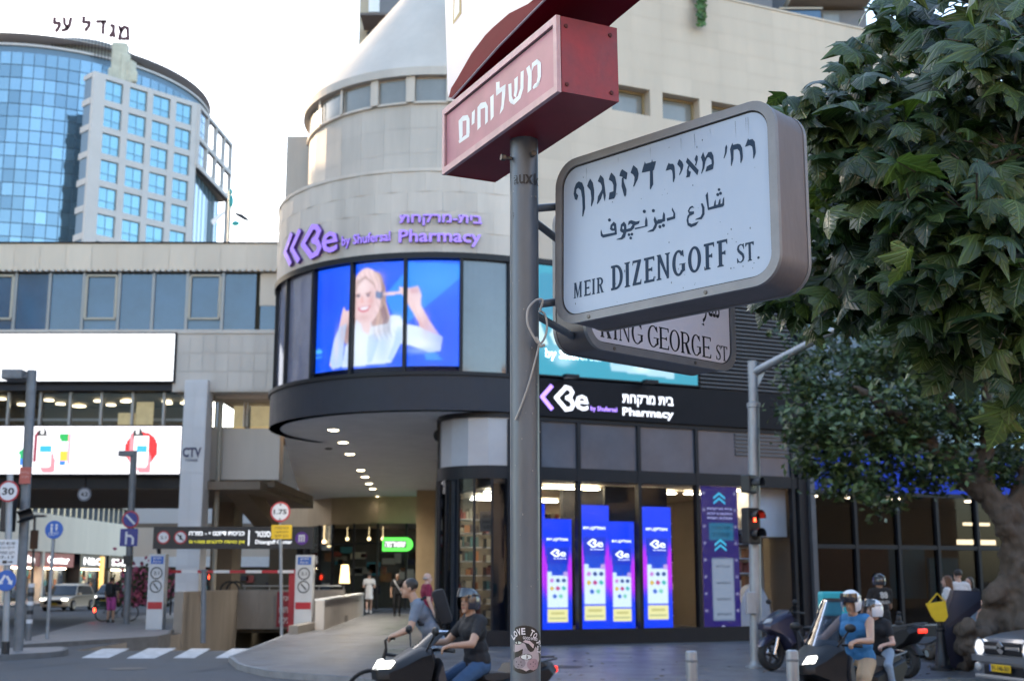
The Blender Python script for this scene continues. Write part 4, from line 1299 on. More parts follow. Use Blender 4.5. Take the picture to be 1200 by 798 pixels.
# ================================================================ long mall wing down the street
wing = thing('mall_wing', 'long pale mall wing down the street with a slanting dark window band above shops', 'building', (-38, 95, 0))
WX = -38.0
def xbox(mb, y0, y1, z0, z1, d0, d1, m=None): mb.box((WX + (d0 + d1) / 2, (y0 + y1) / 2, (z0 + z1) / 2), (abs(d1 - d0), y1 - y0, z1 - z0), m=m)
WY0, WY1 = 62, 250
for (z0, z1, nm) in ((8.3, 20, 'upper_wall'), (3.75, 6.8, 'middle_wall')):
    mb = MB(); xbox(mb, WY0, WY1, z0, z1, -9, 0); mb.build(nm, M_CONC2, wing)
mb = MB(); xbox(mb, WY0, WY1, 6.8, 8.3, -9, -.4); mb.build('window_band', M_GMID, wing)
mb = MB()
y = WY0
while y < WY1:
    xbox(mb, y, y + .12, 6.8, 8.3, -.4, -.2); y += 1.5
mb.build('band_mullions', M_ALU, wing)
mb = MB(); xbox(mb, WY0, WY1, ZR, 3.75, -9, -1.2); mb.build('shop_back', M_DKROOM, wing)
SHOP = [(88, 'TeleCo', (.35, .03, .04), 1), (96, 'Rubi Fish', (.30, .03, .03), 1), (104, 'Center', (.33, .03, .04), 1), (113, 'H&O', (.04, .04, .045), 0), (121, 'SICARA', (.015, .015, .018), 0), (131, 'FOX', (.05, .03, .03), 0), (141, 'Super', (.2, .03, .05), 1), (151, 'Zol', (.05, .05, .06), 0)]
for (y, s, c, k) in SHOP:
    mb = MB(); xbox(mb, y + .2, y + 7.6, 2.55, 3.7, -1.1, -.15); f = mb.build('shop_fascia', mat('fascia_%s' % s.replace(' ', '_'), c, .5), wing)
    mb = MB(); put_text(mb, s, lambda a, b: Vector((WX - .12, a, b)), (y + 1.2, 2.82, y + 6.4, 3.45), offset=.03)
    mb.build('lettering', mat('lit_shop_letter', (.6, .6, .6), .5, emit=(1, .95, .95), est=1.6), f)
    mb = MB(); xbox(mb, y + .4, y + 3.4, .1, 2.5, -1.0, -.95); xbox(mb, y + 4.2, y + 7.4, .1, 2.5, -1.0, -.95); mb.build('shop_window', M_GMID, wing)
    mb = MB(); xbox(mb, y + .8, y + 7, 2.40, 2.46, -.9, -.6); mb.build('shop_fill_strip', M_STRIPL, wing)  # added glowing strip that brightens the dark shop fronts
    mb = MB(); xbox(mb, y - .2, y + .2, ZR, 3.75, -1.15, 0); mb.build('shop_pier', M_CONC2 if k else M_BLK, wing)
mb = MB()
for k in range(60):
    y = random.uniform(88, 160); z = random.uniform(.5, 2.2)
    mb.m = random.randrange(5); xbox(mb, y, y + random.uniform(.2, .6), z, z + random.uniform(.2, .5), -.94, -.90)
mb.build('window_goods', GOODS, wing)
mb = MB(); xbox(mb, 118.6, 119.4, 0, 3.6, -.14, .06); mb.build('lit_column', mat('amber_strip', (.6, .35, .1), .5, emit=(1, .55, .15), est=.6), wing)
# shopping street end: white front with a red mark, seen between ramp and soffit
fb = thing('far_shopfront', 'far white shop front with a red square mark, seen under the bridge behind the ramp', 'building', (-20, 100, 0))
FY = 100
def fz(py): return P(300, py, FY).z
for (a, b, m, nm) in ((500, 573, M_BROWN, 'upper_wall'), (573, 589, M_WHITEP, 'railing_band'), (589, 613, mat('white_fascia_panel', (.62, .60, .58), .6), 'fascia'), (613, 618, M_BROWN, 'trim'), (618, 652, M_CONC2, 'shop_band'), (652, 664, M_WHITEP, 'awning'), (664, 700, M_DKROOM, 'shop_front')):
    mb = MB(); ybox(mb, -30, -12, fz(b), fz(a), FY + (.3 if m is M_DKROOM else 0), FY + 4); mb.build(nm, m, fb)
mb = MB()
for k in range(26): ybox(mb, -29.6 + k * .66, -29.6 + k * .66 + .28, fz(587), fz(576), FY - .03, FY - .004)
mb.build('railing_slots', M_BLK, fb)
mb = MB(); ybox(mb, mx(341, FY), mx(354, FY), fz(609), fz(596), FY - .04, FY - .004); r_ = mb.build('red_mark', mat('red_mark_paint', (.40, .02, .06), .5), fb)
mb = MB(); put_text(mb, 'B', lambda x, y: Vector((x, FY - .05, y)), (mx(345, FY), fz(606), mx(350, FY), fz(599)), offset=.04)
put_text(mb, heb('בגדים כפרי'), lambda x, y: Vector((x, FY - .05, y)), (mx(312, FY), fz(604), mx(337, FY), fz(600)), offset=.01); mb.build('lettering', [M_LETTERB if False else mat('grey_letter', (.12, .12, .13), .5)], fb)
mb = MB()
for k in range(40):
    a = random.uniform(-29, -13); z = random.uniform(.3, 2.2)
    mb.m = random.randrange(5); ybox(mb, a, a + random.uniform(.3, 1), z, z + random.uniform(.2, .6), FY + .1, FY + .25)
mb.build('goods', GOODS, fb)

# ================================================================ parking ramp walls
rw = thing('ramp_wall', 'brown concrete retaining wall round the car park ramp with a dark opening', 'wall', (-11.2, 46, 0))
M_RAMP = mat('ramp_concrete', (0.25, 0.22, 0.19), .8, var=.22, scale=1.2, bump=.15, stretch=(1, 1, .3))
mb = MB()
y = 41.0
for k in range(8):
    y0 = 43.4 + k * 1.12
    mb.box((RX0 - .12, y0 + .55, -1.0), (.3, 1.105, 4.2))
mb.build('side_wall', M_RAMP, rw)
mb = MB(); mb.box((RX0 - .10, 38.2, -.72), (.2, 10.4, .9)); mb.build('kerb_wall', M_RAMP, rw)
mb = MB(); mb.box((RX1 + .10, 37, -.72), (.2, 8, .9)); mb.build('kerb_wall', M_RAMP, rw)
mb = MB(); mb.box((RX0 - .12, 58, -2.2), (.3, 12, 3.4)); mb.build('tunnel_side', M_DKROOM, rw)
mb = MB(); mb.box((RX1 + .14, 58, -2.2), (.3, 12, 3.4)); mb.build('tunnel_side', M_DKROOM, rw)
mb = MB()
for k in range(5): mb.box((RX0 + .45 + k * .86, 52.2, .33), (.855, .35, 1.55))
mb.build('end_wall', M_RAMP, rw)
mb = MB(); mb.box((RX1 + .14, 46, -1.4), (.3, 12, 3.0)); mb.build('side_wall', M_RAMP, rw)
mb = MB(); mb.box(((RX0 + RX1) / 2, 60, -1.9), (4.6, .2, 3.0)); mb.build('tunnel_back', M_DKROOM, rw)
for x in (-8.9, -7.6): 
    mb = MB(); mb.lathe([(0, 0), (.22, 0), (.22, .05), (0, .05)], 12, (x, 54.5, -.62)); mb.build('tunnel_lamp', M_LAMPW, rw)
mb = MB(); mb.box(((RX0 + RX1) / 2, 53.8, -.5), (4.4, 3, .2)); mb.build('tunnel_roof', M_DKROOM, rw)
mb = MB(); mb.tube([(RX0 + .2, 52.0, 1.25), (RX1, 52.0, 1.25)], .03, 6)
for k in range(5): mb.tube([(RX0 + .3 + k, 52.0, 1.1), (RX0 + .3 + k, 52.0, 1.25)], .02, 6)
mb.build('handrail', M_ALU, rw)
bn = thing('banner', 'dark red banner with white Hebrew lines hung on the ramp end wall', 'banner', (-8, 52, 0))
mb = MB(); x0, x1 = mx(325, 52, 700), mx(345, 52, 700); ybox(mb, x0, x1, P(300, 734, 52).z, P(300, 693, 52).z, 51.96, 51.99); mb.build('cloth', mat('banner_red', (.22, .015, .025), .6), bn)
mb = MB()
for i, t in enumerate(('חניון', 'פתוח', 'כניסה')): put_text(mb, heb(t), lambda x, y: Vector((x, 51.95, y)), (x0 + .1, .62 - i * .42, x1 - .1, .85 - i * .42), offset=.02)
mb.build('lettering', mat('banner_white', (.55, .5, .5), .6), bn)
pw = thing('low_wall', 'low pale stone parapet curving along the cafe passage', 'wall', (-6.4, 48, 0))
mb = MB()
pts = [(-6.45, 43.3), (-6.6, 47), (-6.8, 52), (-7.05, 57), (-7.4, 63)]
for i in range(4):
    a, b = Vector((*pts[i], .3)), Vector((*pts[i + 1], .3))
    mb.bar(a, b - (b - a).normalized() * .015, .3, 1.0)
mb.build('wall', M_CONC, pw)
mb = MB()
for i in range(4): mb.bar(Vector((*pts[i], .835)), Vector((*pts[i + 1], .835)), .36, .06)
mb.build('coping', M_WHITEP, pw)

# cafe at the end of the passage
cf = thing('cafe_front', 'sandstone cafe front with tall dark windows at the end of the covered passage', 'building', (-7, 66, 0))
CYf = 66.5
def cz(py): return P(440, py, CYf).z
xL, xR2 = -13.5, -3.8
mb = MB(); mb.prism([(-14.5, 80, cz(613)), (-11.3, 70.5, cz(613)), (-9.6, 67.6, cz(613)), (-7, CYf, cz(613)), (xR2, CYf, cz(613)), (xR2, 80, cz(613))], (0, 0, cz(580) - cz(613))); mb.build('fascia', mat('sandstone_fascia', (.46, .35, .22), .75, var=.1, scale=1), cf)
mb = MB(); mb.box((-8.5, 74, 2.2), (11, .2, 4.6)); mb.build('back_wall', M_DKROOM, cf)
base = [(-12.2, 73), (-11.2, 70.6), (-10.4, 69), (-9.5, 67.8), (-8.3, 67.1), (-7, CYf + .1), (-5.5, CYf + .1), (-4.0, CYf + .1)]
for i in range(len(base) - 1):
    a, b = Vector((*base[i], 0)), Vector((*base[i + 1], 0))
    mb = MB(); mb.bar(a + Vector((0, 0, 2.2)), b + Vector((0, 0, 2.2)), .03, 4.3); w = mb.build('window', glassmat('cafe_glass', (.75, .78, .8), .12), cf)
    mb = MB(); mb.bar(a, a + Vector((0, 0, 4.4)), .12, .12, up=(0, 1, 0)); mb.bar(a + Vector((0, 0, 3.35)), b + Vector((0, 0, 3.35)), .08, .08); mb.build('frame', M_BLK, w)
random.seed(12)
for k in range(5):
    q = Vector((random.uniform(-11, -4.6), random.uniform(68.5, 72.5), random.uniform(3.2, 4.0)))
    mb = MB(); mb.ell(q, .10, 10, 6); mb.tube([q, Vector((q.x, q.y, 4.4))], .01, 4); mb.build('pendant_lamp', mat('cafe_lamp', (.9, .7, .4), .5, emit=(1, .72, .35), est=3), cf)
mb = MB()
for k in range(30):
    mb.m = random.randrange(5); a = random.uniform(-11, -4.5); z = random.uniform(.8, 3.2)
    mb.box((a, 73.7, z), (random.uniform(.3, 1.2), .1, random.uniform(.2, .6)))
mb.build('shelf_goods', GOODS, cf)
lp = thing('table_lamp', 'glowing table lamp with a yellow shade standing behind the low wall', 'lamp', tuple(P(404, 690, 58)))
mb = MB(); q = P(404, 672, 58); mb.lathe([(.24, -.42), (.16, .40)], 16, q); mb.build('lamp_shade', mat('lamp_shade_lit', (.9, .7, .4), .6, emit=(1, .68, .28), est=1.6), lp)
mb = MB(); mb.tube([q + Vector((0, 0, -1.0)), q], .03, 8); mb.lathe([(.14, -1.0), (.05, -.9)], 12, q); mb.build('stand', M_BLK, lp)
gs = thing('neon_sign', 'green glowing rounded sign with white Hebrew letters over the cafe door', 'sign', tuple(P(465, 637, 65)))
q0, q1 = P(448, 645.5, 65), P(482, 629.5, 65)
w, h = q1.x - q0.x, q1.z - q0.z
out = [(0, 0), (w * .82, 0)] + [(w * .82 + h / 2 * math.sin(t), h / 2 - h / 2 * math.cos(t)) for t in [math.pi * k / 8 for k in range(1, 8)]] + [(w * .82, h), (0, h)]
mb = MB(); mb.prism([(q0.x + a, 65, q0.z + b) for (a, b) in out], (0, .15, 0)); mb.build('panel', mat('neon_green', (.05, .4, .05), .5, emit=(.10, .75, .08), est=.9), gs)
mb = MB(); ybox(mb, q0.x + .08, q0.x + w * .84, q0.z + h * .24, q0.z + h * .76, 64.95, 64.99); mb.build('inner_panel', mat('neon_dark', (.01, .05, .01), .5), gs)
mb = MB(); put_text(mb, heb('שווארמה'), lambda x, y: Vector((x, 64.94, y)), (q0.x + .14, q0.z + h * .30, q0.x + w * .80, q0.z + h * .70), offset=.03); mb.build('lettering', M_WHITELED, gs)

# ================================================================ glass office tower
tw = thing('office_tower', 'round blue glass office tower with a gridded stone block on its front', 'tower', (-66, 172, 0))
M_TGL = mat('tower_glass', (0.19, 0.29, 0.36), .05, metal=.6, island=.22)
M_TGL2 = mat('tower_window_glass', (0.20, 0.36, 0.43), .05, metal=.5, island=.2)
M_TFR = mat('tower_mullion', (0.11, 0.18, 0.26), .5)
M_TST = mat('tower_stone', (0.52, 0.475, 0.455), .7, var=.06, scale=.4)
TC = Vector((-66, 172, 0)); TR = 22.0; TZ = 68.0
mb = MB(); mb.lathe([(TR - .12, 0), (TR - .12, TZ)], 96, TC); mb.build('mullion_grid', M_TFR, tw)
mb = MB()
na = 100; rows = int(TZ / 1.72)
for i in range(na):
    a0, a1 = 2 * math.pi * i / na, 2 * math.pi * (i + 1) / na
    am = (a0 + a1) / 2
    if math.sin(am) > .35: continue
    for k in range(8, rows):
        if random.random() < .0: continue
        g = .0022; z0, z1 = k * 1.72 + .06, (k + 1) * 1.72 - .06
        t = random.uniform(-.004, .004)
        vs = [TC + Vector((TR * math.cos(a0 + g), TR * math.sin(a0 + g), z0)), TC + Vector((TR * math.cos(a1 - g), TR * math.sin(a1 - g), z0)), TC + Vector(((TR + t * 6) * math.cos(a1 - g), (TR + t * 6) * math.sin(a1 - g), z1)), TC + Vector(((TR + t * 6) * math.cos(a0 + g), (TR + t * 6) * math.sin(a0 + g), z1))]
        mb.add(vs, [(0, 1, 2, 3)])
mb.build('curtain_wall', M_TGL, tw)
mb = MB(); mb.lathe([(TR + .15, TZ - .1), (TR + .15, TZ + .2), (TR - .5, TZ + .2)], 96, TC)
mb.lathe([(TR + .1, TZ + 1.5), (TR + .1, TZ + 1.6), (TR - .0, TZ + 1.6)], 96, TC); mb.build('roof_edge', M_TST, tw)
mb = MB(); mb.lathe([(8.5, TZ), (8.2, TZ + 2.4), (6, TZ + 3.6), (0, TZ + 4)], 48, TC + Vector((8, -10, 0))); mb.build('plant_room', mat('roof_grey', (.22, .215, .20), .8), tw)
mb = MB(); mb.lathe([(0, TZ), (TR - .3, TZ)], 64, TC); mb.build('roof', M_TST, tw)
# stone block
TB0 = P(110, 180, 145); TBd = Vector((.68, .73, 0)).normalized(); TBn = Vector((TBd.y, -TBd.x, 0)); LB = 14.1
zt = P(110, 85, 145).z
def tb_(s, z, o=0.0): return Vector((TB0.x, TB0.y, z)) + TBd * s + TBn * o
def tbox(mb, s0, s1, z0, z1, o0, o1): mb.prism([tb_(s0, z0, o0), tb_(s1, z0, o0), tb_(s1, z1, o0), tb_(s0, z1, o0)], TBn * (o1 - o0))
cols = [(122, 143), (151, 172), (179, 199.5), (206.5, 225)]
Tn = TBn
def tps(px, py): return (PP(px, py, TB0, Tn) - TB0).dot(TBd)
cs = [(tps(a, 130), tps(b, 130)) for (a, b) in cols]
pitchz = (P(130, 95, 146).z - P(130, 251.5, 146).z) / 5
ztop_w = PP(132, 95.5, TB0, Tn).z
hz = PP(132, 95.5, TB0, Tn).z - PP(132, 119.5, TB0, Tn).z
mb = MB(); tbox(mb, -.5, LB, 20, zt - .05, -2.4, -.35); mb.build('block_core', M_TFR, tw)
mb = MB()
edges = [-.6] + [x for c in cs for x in c] + [LB]
for i in range(0, len(edges), 2): tbox(mb, edges[i], edges[i + 1], 24, zt, -.5, 0)
mb.build('stone_piers', M_TST, tw)
nr = 9
mb = MB()
zz = zt
for r in range(nr):
    zw1 = ztop_w - r * pitchz; zw0 = zw1 - hz
    tbox(mb, edges[1], edges[-2], zw1, zz, -.5, -.02); zz = zw0
mb.build('stone_bands', M_TST, tw)
for r in range(7):
    zw1 = ztop_w - r * pitchz; zw0 = zw1 - hz
    for (a, b) in cs:
        mb = MB()
        m_ = (a + b) / 2; zq = zw0 + hz * .36
        for (c, d, e, f) in ((a, m_ - .05, zw0, zq - .05), (m_ + .05, b, zw0, zq - .05), (a, m_ - .05, zq + .05, zw1), (m_ + .05, b, zq + .05, zw1)):
            mb.add([tb_(c, e, -.3), tb_(d, e, -.3), tb_(d, f, -.3), tb_(c, f, -.3)], [(0, 1, 2, 3)])
        mb.build('window', M_TGL2, tw)
# narrow left cheek with slit windows
mb = MB()
zz = zt
for r in range(nr):
    zw1 = ztop_w - r * pitchz; mb.prism([tb_(-.62, zw1, -2.6), tb_(-.62, zw1, -.51), tb_(-.62, zz, -.51), tb_(-.62, zz, -2.6)], TBd * .1); zz = zw1 - hz
mb.build('cheek_bands', M_TST, tw)
# open frame on the right side with its soffit and corner column
cA = tb_(LB, 0, 0); sd = Vector((.06, 1, 0)).normalized()
def sb(s, z): return Vector((cA.x, cA.y, z)) + sd * s
z0f = zt - 2.45 * pitchz
mb = MB()
for s in (0.1, 3.9, 7.7, 11.5, 15): mb.bar(sb(s, z0f), sb(s, zt - .2), .5, .5, up=(0, 1, 0))
for z in (z0f, z0f + pitchz * 1.1, zt - .35): mb.bar(sb(0, z), sb(15.2, z), .55, .6 if z < zt - 1 else .5)
mb.build('open_frame', M_TST, tw)
mb = MB(); mb.prism([sb(0, z0f - .3), sb(15, z0f - .3), sb(15, z0f - .3) + Vector((-9, 3, 0)), sb(0, z0f - .3) + Vector((-9, -3, 0))], (0, 0, .3)); mb.build('terrace_slab', mat('terrace_soffit', (.30, .25, .21), .8), tw)
mb = MB(); mb.bar(sb(15, 15), sb(15, z0f), .8, .8, up=(0, 1, 0)); mb.build('corner_column', M_TST, tw)
mb = MB(); mb.prism([sb(.3, 20) + Vector((-.6, 0, 0)), sb(14.5, 20) + Vector((-1.2, 0, 0)), sb(14.5, 20) + Vector((-6, 0, 0)), sb(.3, 20) + Vector((-4, 0, 0))], (0, 0, z0f - 20.3)); mb.build('recessed_glass', M_TGL, tw)
mb = MB()
for k in range(8): mb.bar(sb(.3 + 1.9 * k, 20) + Vector((-.62 - .08 * k, 0, 0)), sb(.3 + 1.9 * k, z0f - .3) + Vector((-.62 - .08 * k, 0, 0)), .12, .12, up=(0, 1, 0))
mb.build('recessed_mullions', M_TFR, tw)
mb = MB()
for (x, y, r, h, a) in ((133, 88, 1.3, 1.6, .2), (140, 76, 1.9, 5.6, .1), (146, 82, 1.2, 4.0, .5), (151, 86, 1.5, 3.0, -.3), (155, 91, 1.2, 1.6, .4)):
    q = P(x, y, 149); mb.box(q, (r, 1.2, h), rz=a, bev=.3)
mb.build('roof_ornament', mat('pale_gold_ornament', (.50, .46, .36), .6, var=.2, scale=1), tw)
rs = thing('roof_sign', 'dark red Hebrew letters standing on the roof edge of the glass tower', 'sign', (-62, 153, 68))
mb = MB()
STK = {'ל': [[(.12, 1.1), (.12, .68), (.9, .68), (.88, .42), (.45, 0)]], 'ע': [[(.12, .95), (.22, .5), (.58, .14)], [(.92, .95), (.82, .42), (.5, .08), (0, 0)]], 'ד': [[(0, .92), (1, .92)], [(.76, .92), (.76, 0)]],
       'ג': [[(.15, .95), (.62, .9), (.66, .35), (.9, 0)], [(.6, .36), (.1, 0)]], 'מ': [[(0, .95), (.2, .6), (.08, 0)], [(.2, .6), (.5, .95), (.85, .85), (.95, .05), (.42, .05)]]}
for (ch, x0, y0, x1, y1) in (('ל', 62, 37, 71, 23), ('ע', 73, 36, 84, 21), ('ל', 96, 36, 106, 22), ('ד', 112.5, 39.5, 124, 24.5), ('ג', 128.5, 43, 135.5, 29.5), ('מ', 139, 46.5, 151.5, 31)):
    a, b = P(x0, y0, 153), P(x1, y1, 153); mb = MB()
    for ln in STK[ch]:
        for k in range(len(ln) - 1):
            p, q = [Vector((a.x + u * (b.x - a.x), 153 + .01 * k, a.z + v * (b.z - a.z))) for (u, v) in ln[k:k + 2]]
            d = (q - p).normalized() * .12; mb.bar(p - d, q + d, .3, .42, up=(0, 0, 1) if abs(d.z) < .1 else (1, 0, 0))
    mb.build('letter', mat('brown_red_letter', (.09, .025, .03), .5), rs)
mb = MB()
for k in range(24):
    x = 62 + k * 3.9; q = P(x, 40 + max(0, (x - 105)) * .22, 153.4)
    mb.tube([q + Vector((0, 0, -3.2)), q + Vector((0, 0, -.3))], .05, 4)
mb.build('support_frame', M_BLK, rs)

# ================================================================ flats behind the corner building
fl = thing('apartment_tower', 'dark grey apartment tower edge with a balcony rising behind the cone roof', 'building', (-9, 84, 0))
M_FLG = mat('flat_grey_render', (.17, .17, .185), .8, var=.08, scale=.5)
M_FLB = mat('flat_beige_edge', (.40, .34, .26), .8)
xa = P(432, 20, 84).x
mb = MB(); ybox(mb, xa, -4, 0, 62, 84, 94); mb.build('wall', M_FLG, fl)
mb = MB(); ybox(mb, P(421, 20, 84).x, xa, 0, 62, 84, 85.5); mb.build('edge_pier', M_FLB, fl)
zq = P(440, 36, 84).z
mb = MB(); ybox(mb, P(425, 20, 83).x, -4, zq, P(440, 19, 82).z, 81.5, 83.95); mb.build('balcony', mat('balcony_brown', (.14, .12, .115), .8), fl)
for k in (0, 1):
    mb = MB(); a, b = P(432, 15 - k * 58, 84), P(445, 0 - k * 58, 84); ybox(mb, a.x, b.x, a.z, b.z, 83.9, 83.99); mb.build('window_shutter', M_WHITEP, fl)
mb = MB(); a, b = P(430, 50, 84), P(440, 38, 84); ybox(mb, a.x, b.x, a.z, b.z, 83.9, 83.99); mb.build('window', M_GMID, fl)
fr = thing('apartment_block', 'set back grey apartment floor with a glass balcony above the stone wall', 'building', (12, 52, 0))
def rb(px, py): return P(px, py, 52)
mb = MB(); ybox(mb, rb(838, 10).x, rb(905, 10).x, 15, 40, 52, 60); mb.build('wall', M_FLG, fr)
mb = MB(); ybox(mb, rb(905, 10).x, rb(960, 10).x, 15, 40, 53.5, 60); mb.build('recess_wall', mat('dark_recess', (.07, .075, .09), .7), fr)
mb = MB(); ybox(mb, rb(958, 10).x, rb(1018, 10).x, 15, rb(960, 8).z, 52.4, 60); mb.build('wall', M_FLG, fr)
mb = MB(); ybox(mb, rb(925, 10).x, rb(1019, 10).x, rb(950, 4).z, rb(950, -6).z, 51.4, 60); mb.build('roof_slab', M_FLB, fr)
mb = MB(); ybox(mb, rb(913, 10).x, rb(958, 10).x, rb(930, 38).z, rb(930, 18).z, 51.5, 51.56); mb.build('balcony_glass', M_GBLUE, fr)
mb = MB(); ybox(mb, rb(910, 10).x, rb(960, 10).x, rb(930, 18).z, rb(930, 16).z, 51.4, 51.65); mb.build('balcony_rail', M_FLB, fr)
mb = MB(); ybox(mb, rb(966, 10).x, rb(985, 10).x, rb(970, 32).z, rb(970, 12).z, 52.3, 52.39); mb.build('window', M_GBLIND, fr)
mb = MB(); ybox(mb, rb(838, 10).x, rb(870, 10).x, rb(850, -2).z, rb(850, -30).z, 51.9, 51.99); mb.build('window', M_GMID, fr)

# ================================================================ dark glazed shops on the right
gb = thing('glazed_shops', 'dark glazed shop building with a blue band, behind the gnarled ficus', 'building', tuple(F(sR + 6, 0, 0)))
sA, sB = sR + .2, sR + 17
zt0 = Fz(1050, 641); zb0, zb1 = Fz(1003, 575), Fz(1003, 528)
M_BLUEB = mat('blue_fascia', (.003, .030, .36), .5, var=.25, scale=1.2, spec=.2, emit=(.0, .07, .80), est=.05)
M_PALEG = mat('sky_blue_glass', (.11, .20, .30), .05, spec=.9, metal=.3, var=.25, scale=.4)
def gbox(mb, s0, s1, z0, z1, o0, o1): mb.prism([F(s0, z0, o0), F(s1, z0, o0), F(s1, z1, o0), F(s0, z1, o0)], FN * (o1 - o0))
smul = [Fs(x, 640) for x in (1003, 1053, 1099, 1146, 1190)]
d_ = smul[1] - smul[0]
smul = [sA] + smul + [smul[-1] + d_ * k for k in range(1, 7)]
mb = MB(); gbox(mb, sA, sB, zb0, zb1, -.3, -.02); mb.build('blue_band', M_BLUEB, gb)
mb = MB(); gbox(mb, sA, sB, zb1, zb1 + .3, -.3, .08); mb.build('slab_edge', M_BLK, gb)
mb = MB(); gbox(mb, sA, sB, zb0 - .12, zb0, -1.2, .03); mb.build('head_rail', M_BLK, gb)
mb = MB(); gbox(mb, sA, sB, zt0 - .06, zt0 + .06, -.1, .05); mb.build('transom', M_BLK, gb)
mb = MB(); gbox(mb, sA, sB, ZG - .1, .16, -.15, .05); mb.build('plinth', M_BLK, gb)
for i in range(len(smul) - 1):
    a, b = smul[i], smul[i + 1]
    mb = MB(); gbox(mb, a - .05, a + .05, .16, zb0 - .12, -.12, .07); mb.build('mullion', M_BLK, gb)
    mb = MB(); gbox(mb, a + .05, b - .05, .16, zt0 - .06, -.05, -.035); mb.build('shop_window', glassmat('dim_glass', (.50, .50, .52), .16), gb)
    mb = MB(); gbox(mb, a + .05, b - .05, zt0 + .06, zb0 - .12, -.05, -.035); mb.build('upper_window', MATS['dim_glass'], gb)
    mb = MB(); gbox(mb, a + .05, b - .05, zb1 + .3, zb1 + 4.2, -.06, -.02); mb.build('storey_window', M_PALEG, gb)
    mb = MB(); gbox(mb, a - .05, a + .05, zb1 + .3, zb1 + 4.2, -.1, .06); mb.build('storey_mullion', M_LOUV, gb)
    if i % 2 == 0 or i == 1:
        mb = MB(); gbox(mb, a + .35, a + .6, zb0 - .17, zb0 - .13, -.8, -.5); mb.build('ceiling_lamp', M_STRIPL, gb)
mb = MB(); gbox(mb, sA, sB, zb1 + 4.2, zb1 + 7.0, -.3, .05); mb.build('upper_wall', M_ST3, gb)
mb = MB(); gbox(mb, sA, sB, 0, zb0, -5.2, -5); gbox(mb, sA, sB, zb0 - .1, zb0 - .02, -5, -1.2); mb.build('inner_wall', mat('brown_shop_wall', (.085, .06, .042), .8, var=.3, scale=1.2), gb)
mb = MB()
for (a, b, z0, z1, o) in ((smul[3] + .2, smul[4] + .5, .9, 2.6, -3), (smul[4] + .3, smul[5], .6, 2.2, -2.6)): gbox(mb, a, b, z0, z1, o, o + .1)
mb.build('blue_display', mat('teal_display', (.04, .14, .24), .5), gb)
mb = MB(); gbox(mb, smul[4] + .3, smul[5] + .3, zt0 + .15, zt0 + .3, -1.2, -1.1); gbox(mb, smul[4] + .6, smul[5] + .1, zt0 + .75, zt0 + .84, -1.2, -1.1); mb.build('warm_strip', M_LAMPW, gb)
mb = MB(); gbox(mb, smul[1] + .1, smul[3] - .1, .3, zt0, -2.2, -2.1); mb.build('brick_pier', mat('dark_brick_wall', (.10, .05, .035), .8, var=.3, scale=5), gb)
vine = thing('trailing_plant', 'green plant trailing over the top edge of the stone wall', 'plant', tuple(Fpx(822, 10, .1)))
mb = MB()
for k in range(160):
    t = random.random()
    q = Fpx(822 + random.gauss(0, 3.2 * (1 - t * .5)), -14 + t * 44, .12 + random.uniform(0, .25))
    a = random.uniform(0, 6.28); u = Vector((math.cos(a), .3 * math.sin(a), math.sin(a))) * .10; v = Vector((-math.sin(a), .4, math.cos(a))) * .06
    mb.add([q - u, q - v, q + u, q + v], [(0, 1, 2, 3)])
mb.build('leaves', mat('vine_leaf', (.05, .11, .025), .6, island=.4), vine)

# flats added out of view on the left: they keep the low sun off the street
sh = thing('sun_blocking_flats', 'unseen tall beige block added to keep the low sun off the street', 'building', (-40, 30, 0))
mb = MB(); ybox(mb, -60, -31, ZR, 24.5, 18, 61.9); mb.build('wall', M_CONC2, sh)
for k in range(6):
    for j in range(6):
        mb = MB(); ybox(mb, -31, -30.96, 4 + k * 3.4, 5.8 + k * 3.4, 20 + j * 7, 22.2 + j * 7); mb.build('window', M_GMID, sh)
ob = thing('facing_building', 'beige apartment building across the road behind the viewer', 'building', (0, -30, 0))
mb = MB(); ybox(mb, -40, 60, ZR, 17, -40, -26); mb.build('wall', M_CONC2, ob)
for k in range(4):
    for j in range(16):
        mb = MB(); ybox(mb, -38 + j * 6, -35.6 + j * 6, 4.4 + k * 3.2, 6 + k * 3.2, -25.99, -25.95); mb.build('window', M_GMID, ob)
cf2 = thing('corner_flats', 'warm beige apartment building across the side road, mirrored in the curved panes', 'building', (48, 2, 0))
mb = MB(); ybox(mb, 40, 62, ZR, 16.5, -16, 19); mb.build('wall', mat('warm_render', (.55, .40, .26), .8, var=.1), cf2)
for k in range(4):
    for j in range(7):
        mb = MB(); ybox(mb, 39.95, 39.99, 3 + k * 3.3, 4.8 + k * 3.3, -14 + j * 4.7, -11.8 + j * 4.7); mb.build('window', M_GMID, cf2)
